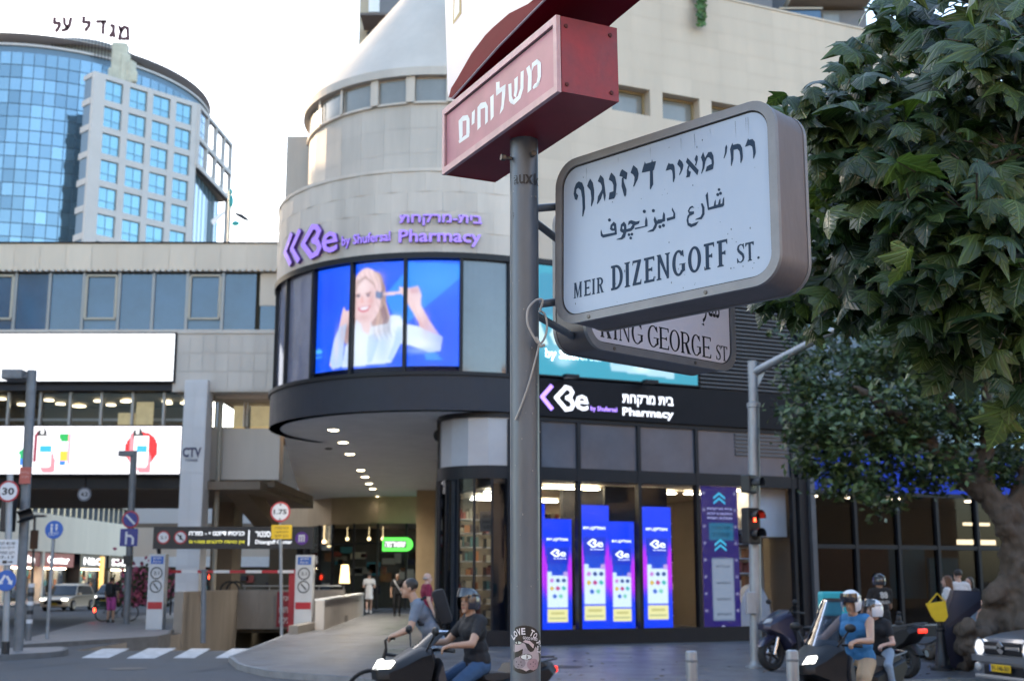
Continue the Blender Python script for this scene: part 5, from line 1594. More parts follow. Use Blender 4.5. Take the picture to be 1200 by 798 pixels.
# ================================================================ posts, signs, lights and small street things
M_GALV = mat('galvanised_steel', (0.28, 0.30, 0.33), .45, metal=.5, var=.25, scale=7, bump=.08, rvar=.08, stretch=(1, 1, .3))
M_POSTG = mat('grey_post_paint', (0.14, 0.15, 0.165), .5, metal=.2, var=.2, scale=5)
M_SBLUE = mat('sign_blue', (.012, .10, .42), .4)
M_SRED = mat('sign_red', (.38, .012, .025), .4)
M_SWHT = mat('sign_white', (.62, .63, .66), .4)
M_SYEL = mat('sign_yellow', (.62, .40, .01), .45)
M_SBLK = mat('sign_black', (.012, .013, .017), .45)
M_NAVY = mat('sign_navy', (.02, .03, .22), .4)
def faceplane(q, off=0.0):
    return lambda x, y: Vector((q.x + x, q.y - off, q.z + y))
def tilt(q, deg=0):
    return None
def arrow(mb, fn, x0, y0, x1, y1, w, hd, m=None):
    L = math.hypot(x1 - x0, y1 - y0); dx, dy = (x1 - x0) / L, (y1 - y0) / L; nx, ny = -dy, dx
    bx, by = x1 - dx * hd, y1 - dy * hd
    mb.poly([fn(x0 + nx * w, y0 + ny * w), fn(bx + nx * w, by + ny * w), fn(bx - nx * w, by - ny * w), fn(x0 - nx * w, y0 - ny * w)], m)
    mb.poly([fn(bx + nx * hd * .8, by + ny * hd * .8), fn(x1, y1), fn(bx - nx * hd * .8, by - ny * hd * .8)], m)

# --- traffic light with a long arm
B0 = G(886, 782); YT = B0.y
tl = thing('traffic_light', 'galvanised traffic light pole with a raked arm and a red pedestrian signal before the pharmacy', 'traffic light', tuple(B0))
top = P(881.5, 425, YT)
mid = P(883, 475, YT)
mb = MB(); mb.tube([B0, mid], .115, 16); mb.lathe([(.12, -.05), (.135, -.04), (.135, .04), (.1, .06)], 16, mid); mb.tube([mid, top], .095, 16); mb.tube([top, top + Vector((0, 0, .03))], .10, 16); mb.build('post', M_GALV, tl, smooth=True)
mb = MB(); mb.lathe([(.20, 0), (.20, .03), (.14, .05), (.12, .12)], 16, B0); mb.build('base_flange', M_GALV, tl, smooth=True)
e = P(998, 373, YT - 1.6); e2 = e + (e - top) * .35
mb = MB(); mb.tube([P(884, 436, YT - .02), e2], [.085, .06], 14); mb.build('arm', M_GALV, tl, smooth=True)
mb = MB(); mb.prism([P(886, 440, YT - .03), P(899, 431, YT - .2), P(886, 458, YT - .03)], (0, .02, 0)); mb.build('gusset', M_GALV, tl)
def signal(name, c, rz, n, lit, sz=.2):
    """signal head of n lamps; rz=0 faces the viewer"""
    R = Matrix.Translation(c) @ Matrix.Rotation(rz, 4, 'Z')
    mb = MB(R); mb.box((0, 0, 0), (sz * 1.5, sz * 1.0, sz * 1.65 * n), bev=.03); h = mb.build(name, M_SBLK, tl)
    for k in range(n):
        z = sz * 1.62 * ((n - 1) / 2 - k)
        mb = MB(R); mb.lathe([(sz * .52, 0), (sz * .62, sz * .9), (sz * .58, sz * .9), (sz * .5, 0)], 16, (0, -sz * .5, z), R=Matrix.Rotation(math.pi / 2, 4, 'X'), a0=-.25, a1=math.pi + .25); mb.build('visor', M_SBLK, h, smooth=True)
        mb = MB(R); mb.lathe([(0, 0), (sz * .5, 0)], 16, (0, -sz * .52, z), R=Matrix.Rotation(math.pi / 2, 4, 'X'))
        on = lit == k
        mb.build('lens', M_SBLK if on else mat('dark_lens', (.02, .02, .022), .2), h)
        if on:
            mb = MB(R); y = -sz * .56; s = sz
            mb.ell((0, y, z + s * .33), (s * .09, .006, s * .09), 8, 6); mb.box((0, y, z + s * .06), (s * .27, .012, s * .36)); mb.box((-s * .07, y, z - s * .28), (s * .10, .012, s * .34)); mb.box((s * .07, y, z - s * .28), (s * .10, .012, s * .34))
            mb.build('red_figure', mat('red_signal_glow', (.9, .05, .02), .4, emit=(1, .045, .015), est=7), h)
signal('vehicle_signal', P(877.5, 567, YT - .2), .9, 1, None, .21)
signal('pedestrian_signal', P(880, 616, YT - .22), .55, 2, 0, .21)
mb = MB(); mb.box(P(880, 706, YT - .16), (.2, .16, .42), bev=.02); mb.build('push_button_box', M_GALV, tl)
for z in (P(884, 560, YT).z, P(884, 605, YT).z):
    mb = MB(); mb.tube([(B0.x, B0.y, z), (B0.x - .1, B0.y - .15, z)], .03, 8); mb.build('bracket', M_SBLK, tl)

# --- bollards and chain posts
def bollard(x, ytop, Yd, lab):
    q = P(x, ytop, Yd)
    t = thing('bollard', lab, 'bollard', (q.x, q.y, ZG), group='steel bollards in front of the pharmacy')
    mb = MB(); mb.lathe([(.066, ZG), (.066, q.z - .04), (.062, q.z - .012), (.045, q.z), (0, q.z + .002)], 20, (q.x, q.y, 0)); mb.build('post', M_GALV, t, smooth=True)
    mb = MB(); mb.lathe([(.068, q.z - .12), (.070, q.z - .115), (.070, q.z - .10), (.068, q.z - .095)], 20, (q.x, q.y, 0)); mb.build('band', M_POSTG, t, smooth=True)
bollard(810, 762, 14.2, 'plain grey steel bollard standing alone left of the traffic light')
bollard(928, 761, 13.9, 'plain grey steel bollard by the front wheel of the waiting scooter')
def chainpost(x, yb, lab, h):
    q = G(x, yb)
    t = thing('chain_post', lab, 'bollard', tuple(q), group='black ornamental chain posts')
    mb = MB(); mb.lathe([(.22, 0), (.22, .05), (.14, .09), (.12, .25), (.09, .30), (.075, .55), (.06, h - .25), (.085, h - .22), (.085, h - .18), (.05, h - .15), (.055, h - .08), (.03, h - .02), (0, h)], 18, q); mb.build('post', M_SBLK, t, smooth=True)
    mb = MB(); mb.ell(q + Vector((0, 0, h)), .045); mb.build('finial', M_SBLK, t, smooth=True)
    return q
c1 = chainpost(1105, 785, 'black ornamental chain post in front of the dark slanted pedestal', .95)
c2 = chainpost(1056, 772, 'black ornamental chain post beside the man in the black number shirt', .95)
ch = thing('chain', 'black iron chain sagging between the two ornamental posts', 'chain', tuple((c1 + c2) / 2))
mb = MB(); mb.tube([c1 + (c2 - c1) * t + Vector((0, 0, .62 - .9 * t * (1 - t))) for t in [k / 12 for k in range(13)]], .018, 6); mb.build('links', M_SBLK, ch)
pd = thing('pedestal', 'tall dark faceted pedestal with a slanted top beside the tree trunk', 'pedestal', tuple(G(1118, 784)))
q0 = G(1100, 785); Yp = q0.y
def pp_(x, y): return P(x, y, Yp)
mb = MB(); mb.prism([pp_(1101, 785), pp_(1131, 782), pp_(1131, 728), pp_(1150, 712), pp_(1149, 692), pp_(1119, 691), pp_(1103, 738)], (.10, .55, 0)); mb.build('body', mat('dark_navy_panel', (.022, .022, .042), .45, var=.2, scale=3), pd)
mb = MB(); mb.poly([pp_(1119.5, 692) + Vector((0, -.006, 0)), pp_(1148.5, 693) + Vector((0, -.006, 0)), pp_(1148, 703) + Vector((0, -.006, 0)), pp_(1104, 737) + Vector((0, -.006, 0))]); mb.build('facet', mat('dark_blue_panel', (.035, .042, .07), .35), pd)

# --- left posts
def post(name, lab, x, yb, xt, yt, r, cat='sign', group=None, m=None, z=ZG):
    b = G(x, yb, z); t = thing(name, lab, cat, tuple(b), group=group)
    tp = P(xt, yt, b.y)
    mb = MB(); mb.tube([b, tp], r, 12); mb.build('post', m or M_GALV, t, smooth=True)
    return t, b, tp
def round_sign(t, q, r, rim, face, rimw=.16):
    disc(q, r, .012).build('rim', rim, t)
    disc(q + Vector((0, -.014, 0)), r * (1 - rimw), .003).build('face', face, t)
    return lambda x, y, o=0: Vector((q.x + x, q.y - .0195 - o, q.z + y))
def rect_sign(t, q, w, h, m, nm='face'):
    mb = MB(); mb.box(q, (w, .015, h)); mb.build(nm, m, t)
    return lambda x, y, o=0: Vector((q.x + x, q.y - .0105 - o, q.z + y))
# 30 km/h post
t, b, tp = post('speed_limit_sign', 'post on the kerb with a red ringed 30 disc above white and blue plates', 6, 766, 12, 556, .075)
Yb = b.y
f = round_sign(t, P(10, 575.5, Yb - .12), .245, M_SRED, M_SWHT)
mb = MB(); put_text(mb, '30', f, (-.14, -.085, .14, .085), offset=.03); mb.build('lettering', M_SBLK, t)
f = rect_sign(t, P(7, 647, Yb - .12), .54, .58, M_SWHT)
mb = MB()
for i, s in enumerate(('שעות חניה', 'פריקה וטעינה', 'רכב מסחרי', '07-17')): put_text(mb, heb(s) if i < 3 else s, f, (-.2, .17 - i * .105, .2, .235 - i * .105), offset=.015)
mb.poly([f(-.06, -.25), f(.04, -.25), f(.04, -.18), f(-.06, -.18)]); arrow(mb, f, .06, -.215, .18, -.215, .012, .05); mb.build('lettering', M_SBLK, t)
f = round_sign(t, P(7, 680, Yb - .12), .235, M_SBLUE, M_SBLUE, .06)
mb = MB(); arrow(mb, f, -.02, .12, -.15, -.10, .028, .09); arrow(mb, f, .02, .10, .15, -.10, .028, .09); mb.build('arrows', M_SWHT, t)
mb = MB(); mb.lathe([(.09, 0), (.09, .28)], 12, b); mb.build('dark_foot', M_SBLK, t)
# camera / lamp column behind it with a side signal
t, b, tp = post('street_lamp', 'tall grey column with boxy lamp head and faded red plate behind the 30 disc', 21, 762, 37.5, 434, .115, 'street lamp', 'street lamps by the mall bridge', M_POSTG)
Yb = b.y
mb = MB(); mb.box(P(17, 439.5, Yb), (.50, .42, .24), bev=.03); mb.build('lamp_head', M_POSTG, t)
mb = MB(); mb.bar(P(26, 441, Yb), P(40, 441, Yb), .10, .10); mb.build('arm', M_POSTG, t)
f = rect_sign(t, P(29.5, 557, Yb - .17), .27, .40, mat('faded_red_plate', (.40, .09, .07), .5))
mb = MB(); put_text(mb, heb('עירייה'), f, (-.10, .04, .10, .10)); put_text(mb, heb('חניה'), f, (-.08, -.06, .08, -.01)); mb.build('lettering', mat('faded_plate_ink', (.55, .35, .3), .5), t)
q = P(18, 604, Yb - .3)
mb = MB(); mb.box(P(10, 603, Yb - .3), (.28, .3, .8), bev=.03); h = mb.build('signal_head', M_SBLK, t)
mb = MB(); mb.lathe([(.14, 0), (.15, .34), (.135, .34), (.125, 0)], 16, P(20, 606, Yb - .3), R=Matrix.Rotation(math.radians(75), 4, 'Y') @ Matrix.Rotation(math.radians(90), 4, 'Z'), a0=-2.2, a1=2.2); mb.build('visor', M_SBLK, h, smooth=True)
# striped delineator post
t, b, tp = post('delineator_post', 'short dark post with pale bands standing on the kerb left of the blue disc', 33, 750, 37, 684, .085, 'post', None, M_POSTG)
for k in range(5):
    c = b + (tp - b) * (.30 + .16 * k)
    mb = MB(); mb.tube([c, c + (tp - b) * .07], .088, 12); mb.build('band', M_SBLK if k % 2 else M_SWHT, t, smooth=True)
# blue pedestrian / bike disc
t, b, tp = post('blue_round_sign', 'blue disc with white walker and cyclist on a thin post', 55, 748, 63, 624, .05)
f = round_sign(t, P(63.5, 620.5, b.y - .08), .262, M_SBLUE, M_SBLUE, .05)
mb = MB()
for cx in (-.07, .07):
    mb.ell(f(cx, .13), (.035, .004, .035), 10, 6)
mb.poly([f(-.10, .08), f(-.04, .08), f(-.045, -.08), f(-.095, -.08)]); mb.poly([f(.035, .08), f(.11, .09), f(.085, -.02), f(.05, -.02)])
mb.torus(f(-.10, -.12), .04, .009, 'Y', 16, 5); mb.torus(f(-.01, -.12), .04, .009, 'Y', 16, 5); mb.torus(f(.09, -.10), .035, .009, 'Y', 16, 5)
mb.build('pictograms', M_SWHT, t)
# no parking / delivery post with a lamp head
t, b, tp = post('no_parking_sign', 'grey lamp post with a no parking disc and blue arrow plate', 148, 731, 157, 528, .13, 'sign', None, M_POSTG)
Yb = b.y
mb = MB(); mb.box(P(149, 531.5, Yb), (.62, .35, .22), bev=.04); mb.build('lamp_head', M_POSTG, t)
f = round_sign(t, P(153, 608.5, Yb - .16), .33, M_SRED, M_NAVY, .17)
mb = MB(); mb.poly([f(-.20, .15, .002), f(-.14, .20, .002), f(.20, -.15, .002), f(.14, -.20, .002)]); mb.build('slash', M_SWHT, t)
f = rect_sign(t, P(151, 629.5, Yb - .16), .68, .66, M_NAVY)
mb = MB(); mb.poly([f(-.14, -.26), f(-.06, -.26), f(-.06, .22), f(-.14, .22)]); mb.poly([f(-.06, .02), f(.05, .02), f(.12, -.04), f(.12, -.26), f(.20, -.26), f(.20, -.02), f(.08, .10), f(-.06, .10)]); mb.build('arrow_mark', M_SWHT, t)
mb = MB(); mb.box(P(150, 656, Yb - .15), (.30, .25, .34)); mb.build('control_box', M_SBLK, t)
# 1.75 width sign with a yellow plate
t, b, tp = post('width_limit_sign', 'red ringed 1.75 disc over a yellow plate on a grey post by the ramp', 330, 745, 328.5, 590, .05)
Yb = b.y
f = round_sign(t, P(328.5, 599.5, Yb - .08), .305, M_SRED, M_SWHT, .17)
mb = MB(); put_text(mb, '1.75', f, (-.20, -.075, .20, .075), offset=.03)
for s in (1, -1): mb.poly([f(-.035, s * .24), f(.035, s * .24), f(0, s * .17)])
mb.build('lettering', M_SBLK, t)
f = rect_sign(t, P(330, 623, Yb - .08), .62, .42, M_SYEL)
mb = MB()
for i, s in enumerate(('כניסה', 'לחניון דיזנגוף', 'רכב פרטי')): put_text(mb, heb(s), f, (-.2, .08 - i * .12, .2, .15 - i * .12), offset=.012)
mb.build('plate_lettering', M_SBLK, t)
# small white plate on a post left of the pole
t, b, tp = post('white_plate_sign', 'small white plate on a thin post just left of the central pole', 588, 749, 587.5, 586, .055)
f = rect_sign(t, P(572, 611, b.y - .06), .46, .56, M_SWHT)
mb = MB()
for i, s in enumerate(('נא לא', 'לחסום', 'את המעבר')): put_text(mb, heb(s), f, (-.15, .12 - i * .16, .15, .20 - i * .16), offset=.012)
mb.build('lettering', mat('faded_plate_text', (.12, .13, .16), .5), t)
mb = MB(); mb.bar(P(572, 598, b.y - .04), P(588, 598, b.y), .03, .03); mb.build('bracket', M_GALV, t)
# thin lamp post and brown plate far behind
t, b, tp = post('street_lamp', 'slim far lamp post with a brown plate behind the blue disc', 36, 716, 41, 604, .07, 'street lamp', 'street lamps by the mall bridge', M_POSTG)
mb = MB(); mb.box(P(46, 604.5, b.y), (.7, .3, .12)); mb.build('lamp_head', M_POSTG, t)
mb = MB(); mb.box(P(40, 632, b.y - .1), (.42, .05, 1.0)); mb.build('plate', mat('brown_plate', (.16, .10, .07), .6), t)

# --- car park gantry, pylons and barrier
GYv = G(180, 737).y
def gy(x, y, o=0.0): return P(x, y, GYv - o)
gt = thing('entrance_sign', 'long black car park entrance sign with white and yellow Hebrew lettering over the ramp', 'sign', tuple(gy(274, 640)))
a, c = gy(180, 643), gy(368, 617)
mb = MB(); ybox(mb, a.x, c.x, a.z, c.z, GYv - .12, GYv + .12); mb.build('panel', M_SBLK, gt)
def gf(x, y, o=0.0): return Vector((x, GYv - .125 - o, y))
def gbox2(x0, y0, x1, y1): p, q = P(x0, y0, GYv), P(x1, y1, GYv); return (p.x, p.z, q.x, q.z)
for (x, mk) in ((191.5, 'car'), (211.5, 'slash')):
    q = P(x, 629.5, GYv - .13); disc(q, .225, .006).build('ring_rim', M_SRED, gt); disc(q + Vector((0, -.008, 0)), .175, .002).build('ring_face', M_SWHT, gt)
    mb = MB(); g_ = lambda a, b: Vector((q.x + a, q.y - .0125, q.z + b))
    if mk == 'car': put_text(mb, '2.1', g_, (-.10, -.05, .10, .05), offset=.02)
    else: mb.poly([g_(-.12, .09), g_(-.09, .12), g_(.12, -.09), g_(.09, -.12)]); mb.poly([g_(-.03, -.08), g_(.03, -.08), g_(.04, .08), g_(-.02, .08)])
    mb.build('ring_mark', M_SBLK, gt)
mb = MB()
put_text(mb, heb('כניסת דיזנגוף - מזרח'), gf, gbox2(222.5, 629, 287.5, 622.5), offset=.02, m=0)
put_text(mb, heb('סנטר'), gf, gbox2(300, 629, 318, 622.5), offset=.02, m=0); put_text(mb, 'Dizengoff Center', gf, gbox2(300, 638.5, 343, 632.5), offset=.015, m=0)
put_text(mb, heb('אין כניסה לרכבים מונעי גז'), gf, gbox2(222.5, 637.5, 287.5, 632.5), offset=.015, m=1)
x0, z0, x1, z1 = gbox2(291.5, 639, 293.5, 621); mb.poly([gf(x0, z0), gf(x1, z0), gf(x1, z1), gf(x0, z1)], 0)
mb.build('lettering', [mat('lit_white_sign_text', (.6, .6, .6), .5, emit=(.9, .93, 1), est=.55), mat('lit_yellow_sign_text', (.5, .45, .02), .5, emit=(.8, .75, .05), est=.5)], gt)
q = P(353.5, 630.5, GYv - .13); disc(q, .22, .006).build('purple_disc', mat('purple_disc', (.10, .02, .25), .5), gt)
mb = MB()
for dx in (-.08, .0, .08): mb.poly([Vector((q.x + dx - .025, q.y - .008, q.z - .12)), Vector((q.x + dx + .025, q.y - .008, q.z - .12)), Vector((q.x + dx + .025, q.y - .008, q.z + .07)), Vector((q.x + dx - .025, q.y - .008, q.z + .07))])
mb.poly([Vector((q.x - .11, q.y - .0085, q.z + .07)), Vector((q.x + .11, q.y - .0085, q.z + .07)), Vector((q.x + .11, q.y - .0085, q.z + .12)), Vector((q.x - .11, q.y - .0085, q.z + .12))]); mb.build('disc_mark', M_SWHT, gt)
for k, (xa, xb, yb, yt) in enumerate(((170.5, 194, 738, 649), (344, 367, 738, 650))):
    lab = ('white pylon with blue heading and two ringed signs, on the street pavement', 'white pylon with blue heading and two ringed signs, next to the low stone parapet')[k]
    t = thing('entrance_pylon', lab, 'pylon', tuple(G((xa + xb) / 2, yb)), group='white pylons flanking the car park ramp')
    a, c = gy(xa, yb), gy(xb, yt)
    mb = MB(); ybox(mb, a.x, c.x, -.3, c.z, GYv, GYv + .45); mb.build('column', mat('pylon_white', (.50, .51, .53), .55, var=.1, scale=2), t)
    w = c.x - a.x
    def F2(x, y, o=0.0): return Vector((a.x + x * w, GYv - .006 - o, y * c.z))
    mb = MB(); mb.poly([F2(.12, .86), F2(.9, .86), F2(.9, .97), F2(.12, .97)], 0); mb.poly([F2(.05, .22), F2(.95, .22), F2(.95, .32), F2(.05, .32)], 1); mb.build('printed_bands', [M_SBLUE, M_SRED], t)
    mb = MB()
    for zc in (.73, .54):
        mb.torus((a.x + w / 2, GYv - .012, zc * c.z), .19, .018, 'Y', 24, 6, fx=.4)
    put_text(mb, '2.1', lambda x, y: F2(x, y), (.34, .705, .66, .755), offset=.02); mb.poly([F2(.32, .575), F2(.38, .59), F2(.68, .505), F2(.62, .49)])
    mb.build('ring_marks', M_SBLK, t)
    mb = MB(); put_text(mb, heb('חניון'), lambda x, y: F2(x, y, .004), (.25, .92, .75, .955), offset=.02); put_text(mb, heb('עד הבית'), lambda x, y: F2(x, y, .004), (.25, .875, .75, .905), offset=.02); mb.build('lettering', M_SWHT, t)
    mb = MB(); mb.tube([((a.x + c.x) / 2, GYv + .2, c.z), ((a.x + c.x) / 2, GYv + .1, gy(274, 642).z)], .07, 8); mb.build('neck', M_SBLK, t)
br = thing('barrier', 'red and white striped barrier boom lowered across the car park ramp', 'barrier', tuple(gy(330, 740)))
for k in range(8):
    xa, xb = 194 + k * 18.8, 194 + (k + 1) * 18.8
    a, c = P(xa, 669.5, GYv + .7), P(xb, 669.5, GYv + .7)
    mb = MB(); mb.bar(a, c, .05, .10); mb.build('boom_stripe', M_SRED if k % 2 == 0 else M_SWHT, br)
a = P(346, 669, GYv + .9)
mb = MB(); mb.box((a.x, a.y, a.z / 2 - .1), (.35, .4, a.z + .3)); mb.build('housing', M_SRED, br)
t, b, tp = post('steel_post', 'plain square steel post standing before the ramp wall under the entrance sign', 238, 753, 239, 668, .07, 'post', None, M_POSTG)
mb = MB(); mb.box(tp, (.16, .16, .05)); mb.build('cap', M_POSTG, t)
# bicycle hoops behind the ramp wall
for k, x in enumerate((201, 208.5, 216, 224, 258, 265)):
    q = P(x, 690, 56)
    t = thing('bike_hoop', 'black bicycle hoop in the row behind the ramp wall', 'bike rack', (q.x, q.y, 0), group='black bicycle hoops behind the ramp')
    mb = MB(); r = .42
    mb.tube([(q.x, q.y, 0), (q.x, q.y, 1.0)] + [(q.x + r - r * math.cos(a), q.y, 1.0 + r * math.sin(a)) for a in [math.pi * i / 8 for i in range(1, 9)]] + [(q.x + 2 * r, q.y, 0)], .04, 8); mb.build('hoop', M_SBLK, t, smooth=True)
# red traffic signal far behind the barrier
rs_ = thing('traffic_light', 'small far traffic light glowing red beside the bridge pillar', 'traffic light', tuple(G(248, 700)))
q = P(248, 676, 72)
mb = MB(); mb.tube([(q.x, q.y + .1, 0), (q.x, q.y + .1, q.z + .4)], .06, 8); mb.build('post', M_POSTG, rs_)
mb = MB(); mb.box(q + Vector((0, 0, -.3)), (.38, .25, 1.0)); mb.build('signal_head', M_SBLK, rs_)
mb = MB(); mb.ell(q + Vector((0, -.13, 0)), (.16, .05, .16)); mb.build('red_lens', mat('red_signal_glow', (.9, .05, .02), .4), rs_)
# planter bushes with pink blossom far down the pavement
bs = thing('flowering_bush', 'pink flowering bush on the far pavement behind the no parking post', 'bush', tuple(G(172, 706)))
mb = MB(); random.seed(5)
q0 = P(170, 690, 70)
for k in range(700):
    q = q0 + Vector((random.gauss(0, .75), random.gauss(0, .5), random.gauss(0, .65)))
    if q.z < .1: continue
    a = random.uniform(0, 6.28); u = Vector((math.cos(a), .4, math.sin(a))) * .13; v = Vector((-math.sin(a), .3, math.cos(a))) * .10
    mb.m = 0 if random.random() < .55 else 1
    mb.add([q - u, q - v, q + u, q + v], [(0, 1, 2, 3)])
mb.build('blossom', [mat('pink_blossom', (.40, .10, .20), .7, island=.3), mat('bush_leaf', (.04, .06, .03), .7, island=.3)], bs)
# ================================================================ the signs in the foreground
M_PANEL = mat('sign_acrylic', (0.36, 0.45, 0.575), 0.3, var=0.035, scale=5, spec=0.5, stretch=(1, 1, .25), rvar=.03)
M_PANEL2 = mat('sign_acrylic_pale', (0.72, 0.69, 0.74), 0.3, var=0.04, scale=3)
M_LETTER = mat('sign_letter_slate', (0.026, 0.052, 0.095), 0.6, spec=.15)
M_LETTERB = mat('sign_letter_black', (0.012, 0.014, 0.02), 0.45)
M_FRAME = mat('sign_frame_grey', (0.20, 0.205, 0.215), 0.45, metal=0.2, var=0.12, scale=9, bump=0.05, bscale=60)
M_HOUSE = mat('sign_housing_grey', (0.135, 0.118, 0.118), 0.5, metal=0.1, var=0.25, scale=5, bump=0.06, bscale=50, stretch=(1, 1, 0.3))
M_DARKGAP = mat('panel_gap_shade', (0.012, 0.012, 0.014), 0.7)  # near black, stands in for shadow in the gap round a panel
M_POLE = mat('pole_grey_paint', (0.10, 0.122, 0.15), 0.38, metal=0.3, var=0.22, scale=6, bump=0.08, bscale=70, stretch=(1, 1, 0.25), rvar=0.08)
M_SCREW = mat('screw_steel', (0.16, 0.15, 0.14), 0.5, metal=0.8, var=0.3, scale=60)
M_REDP = mat('red_painted_tin', (0.27, 0.018, 0.024), 0.45, var=0.38, scale=9, bump=0.05, bscale=50, rvar=0.08)
M_REDDK = mat('red_underside_tin', (0.22, 0.013, 0.022), 0.5, var=0.2, scale=6)
M_PINK = mat('faded_red_acrylic', (0.45, 0.20, 0.245), 0.38, var=0.2, scale=5, rvar=0.06)
M_PINKF = mat('worn_pink_aluminium', (0.56, 0.37, 0.385), 0.5, metal=0.1, var=0.16, scale=14, bump=0.06)
M_WLET = mat('white_vinyl_letter', (0.80, 0.86, 0.88), 0.4)
M_WACR = mat('white_lightbox_acrylic', (0.78, 0.74, 0.80), 0.3, var=0.03, scale=2)
M_CRIM = mat('crimson_vinyl', (0.16, 0.002, 0.012), 0.55, var=0.12, scale=5, spec=.08)
M_CABLE = mat('grey_cable', (0.35, 0.34, 0.32), 0.6)

POLE_XY = Vector((0.0475, 4.49, 0))
pole = thing('sign_pole', 'thick grey steel pole in the centre carrying the red box and both street name boxes', 'pole', (POLE_XY.x, POLE_XY.y, ZG))
mb = MB(); mb.tube([(POLE_XY.x, POLE_XY.y, ZG), (POLE_XY.x - .004, POLE_XY.y, 4.4)], 0.0525, 40)
mb.build('post', M_POLE, pole, smooth=True)
mb = MB(); mb.lathe([(0.0, 0.0), (0.12, 0.0), (0.12, 0.012), (0.06, 0.016), (0.0555, 0.06), (0.0, 0.06)], 24, (POLE_XY.x, POLE_XY.y, ZG))
mb.build('base_plate', M_POLE, pole, smooth=True)
# worn lettering and small marks on the pole
def pole_fn(z0):
    def fn(x, y, r=0.0545):
        a = math.radians(-90) + x / 0.0525 + 0.01
        return Vector((POLE_XY.x + r * math.cos(a), POLE_XY.y + r * math.sin(a), z0 + y))
    return fn
mb = MB()
zz = P(615, 212, 4.44).z
put_text(mb, 'aux', pole_fn(zz), (-0.046, -0.013, 0.03, 0.024), offset=0.02)
put_text(mb, 'k', pole_fn(zz), (0.036, -0.013, 0.062, 0.032), offset=0.02)
put_text(mb, '9', pole_fn(P(601, 252, 4.44).z), (-0.052, -0.012, -0.043, 0.014))
mb.build('lettering', M_LETTERB, pole)
mb = MB()
for k in range(34):
    zc = random.uniform(1.35, 2.9); a = random.uniform(-2.9, -0.3)
    r = random.uniform(0.0008, 0.0022)
    c = Vector((POLE_XY.x + .0533 * math.cos(a), POLE_XY.y + .0533 * math.sin(a), zc))
    mb.ell(c, (r, r, r * random.uniform(1, 2.4)), 6, 4)
mb.build('paint_specks', mat('paint_speck', (0.26, 0.26, 0.26), 0.7), pole)
bz = P(590, 187, 4.47).z
mb = MB()
mb.tube([(POLE_XY.x - .05, POLE_XY.y - .03, bz), (POLE_XY.x - .075, POLE_XY.y - .04, bz)], 0.007, 8)
mb.tube([(POLE_XY.x - .073, POLE_XY.y - .039, bz), (POLE_XY.x - .088, POLE_XY.y - .045, bz)], 0.0125, 6)
mb.build('clamp_bolt', M_SCREW, pole)
mb = MB(); mb.tube([(POLE_XY.x + .03, POLE_XY.y - .045, bz + .01), (POLE_XY.x + .034, POLE_XY.y - .062, bz + .01)], 0.011, 6)
mb.build('clamp_bolt', M_SCREW, pole)

# ---- round sticker low on the pole
st = thing('sticker', 'round black sticker with a drawn cat face stuck low on the central pole', 'sticker', (POLE_XY.x, POLE_XY.y, 1.17))
sc_z = P(612, 761, 4.42).z
def stf(x, y, r=0.0533):      # x,y metres on the pole skin, centred a little left of the front
    a = math.radians(-90) + (x - 0.006) / 0.0525
    return Vector((POLE_XY.x + r * math.cos(a), POLE_XY.y + r * math.sin(a), sc_z + y))
RS = 0.080
pc = Pic(120, 120, (0.012, 0.012, 0.014))
g1 = (0.42, 0.36, 0.38); g2 = (0.24, 0.21, 0.24); k0 = (0.012, 0.012, 0.014)
pc.poly([(.10, .46), (.17, .50), (.27, .44), (.36, .46), (.48, .52), (.46, .40), (.36, .33), (.26, .30), (.22, .22), (.30, .12), (.55, .07), (.78, .12), (.88, .28), (.84, .48), (.76, .56), (.70, .46), (.60, .44), (.52, .62), (.42, .66), (.28, .62), (.18, .58)], g1)
pc.poly([(.47, .66), (.60, .62), (.70, .52), (.72, .60), (.62, .68), (.52, .70)], (0.55, 0.45, 0.47))
pc.poly([(.44, .36), (.52, .54), (.62, .46), (.66, .34), (.54, .30)], (0.33, 0.30, 0.33))
pc.ell(.38, .22, .15, .12, g2); pc.ell(.70, .19, .14, .12, (0.33, .22, .25))
pc.ell(.545, .345, .13, .065, k0); pc.ell(.545, .345, .115, .052, (.62, .66, .66)); pc.ell(.56, .345, .014, .04, k0)
pc.ell(.36, .645, .10, .045, k0); pc.ell(.37, .64, .075, .025, (.55, .6, .55)); pc.ell(.35, .645, .02, .03, k0)
for (a, b) in ((.32, .24), (.38, .19), (.43, .24), (.36, .14), (.45, .17), (.64, .2), (.70, .15), (.75, .2), (.7, .24)):
    pc.ell(a, b, .012, .012, k0)
pc.poly([(.46, .09), (.56, .11), (.62, .09), (.54, .05)], (.5, .42, .44))
pc.rect(.08, .60, .215, .735, (.62, .60, .66))
mb = MB()
d = pc
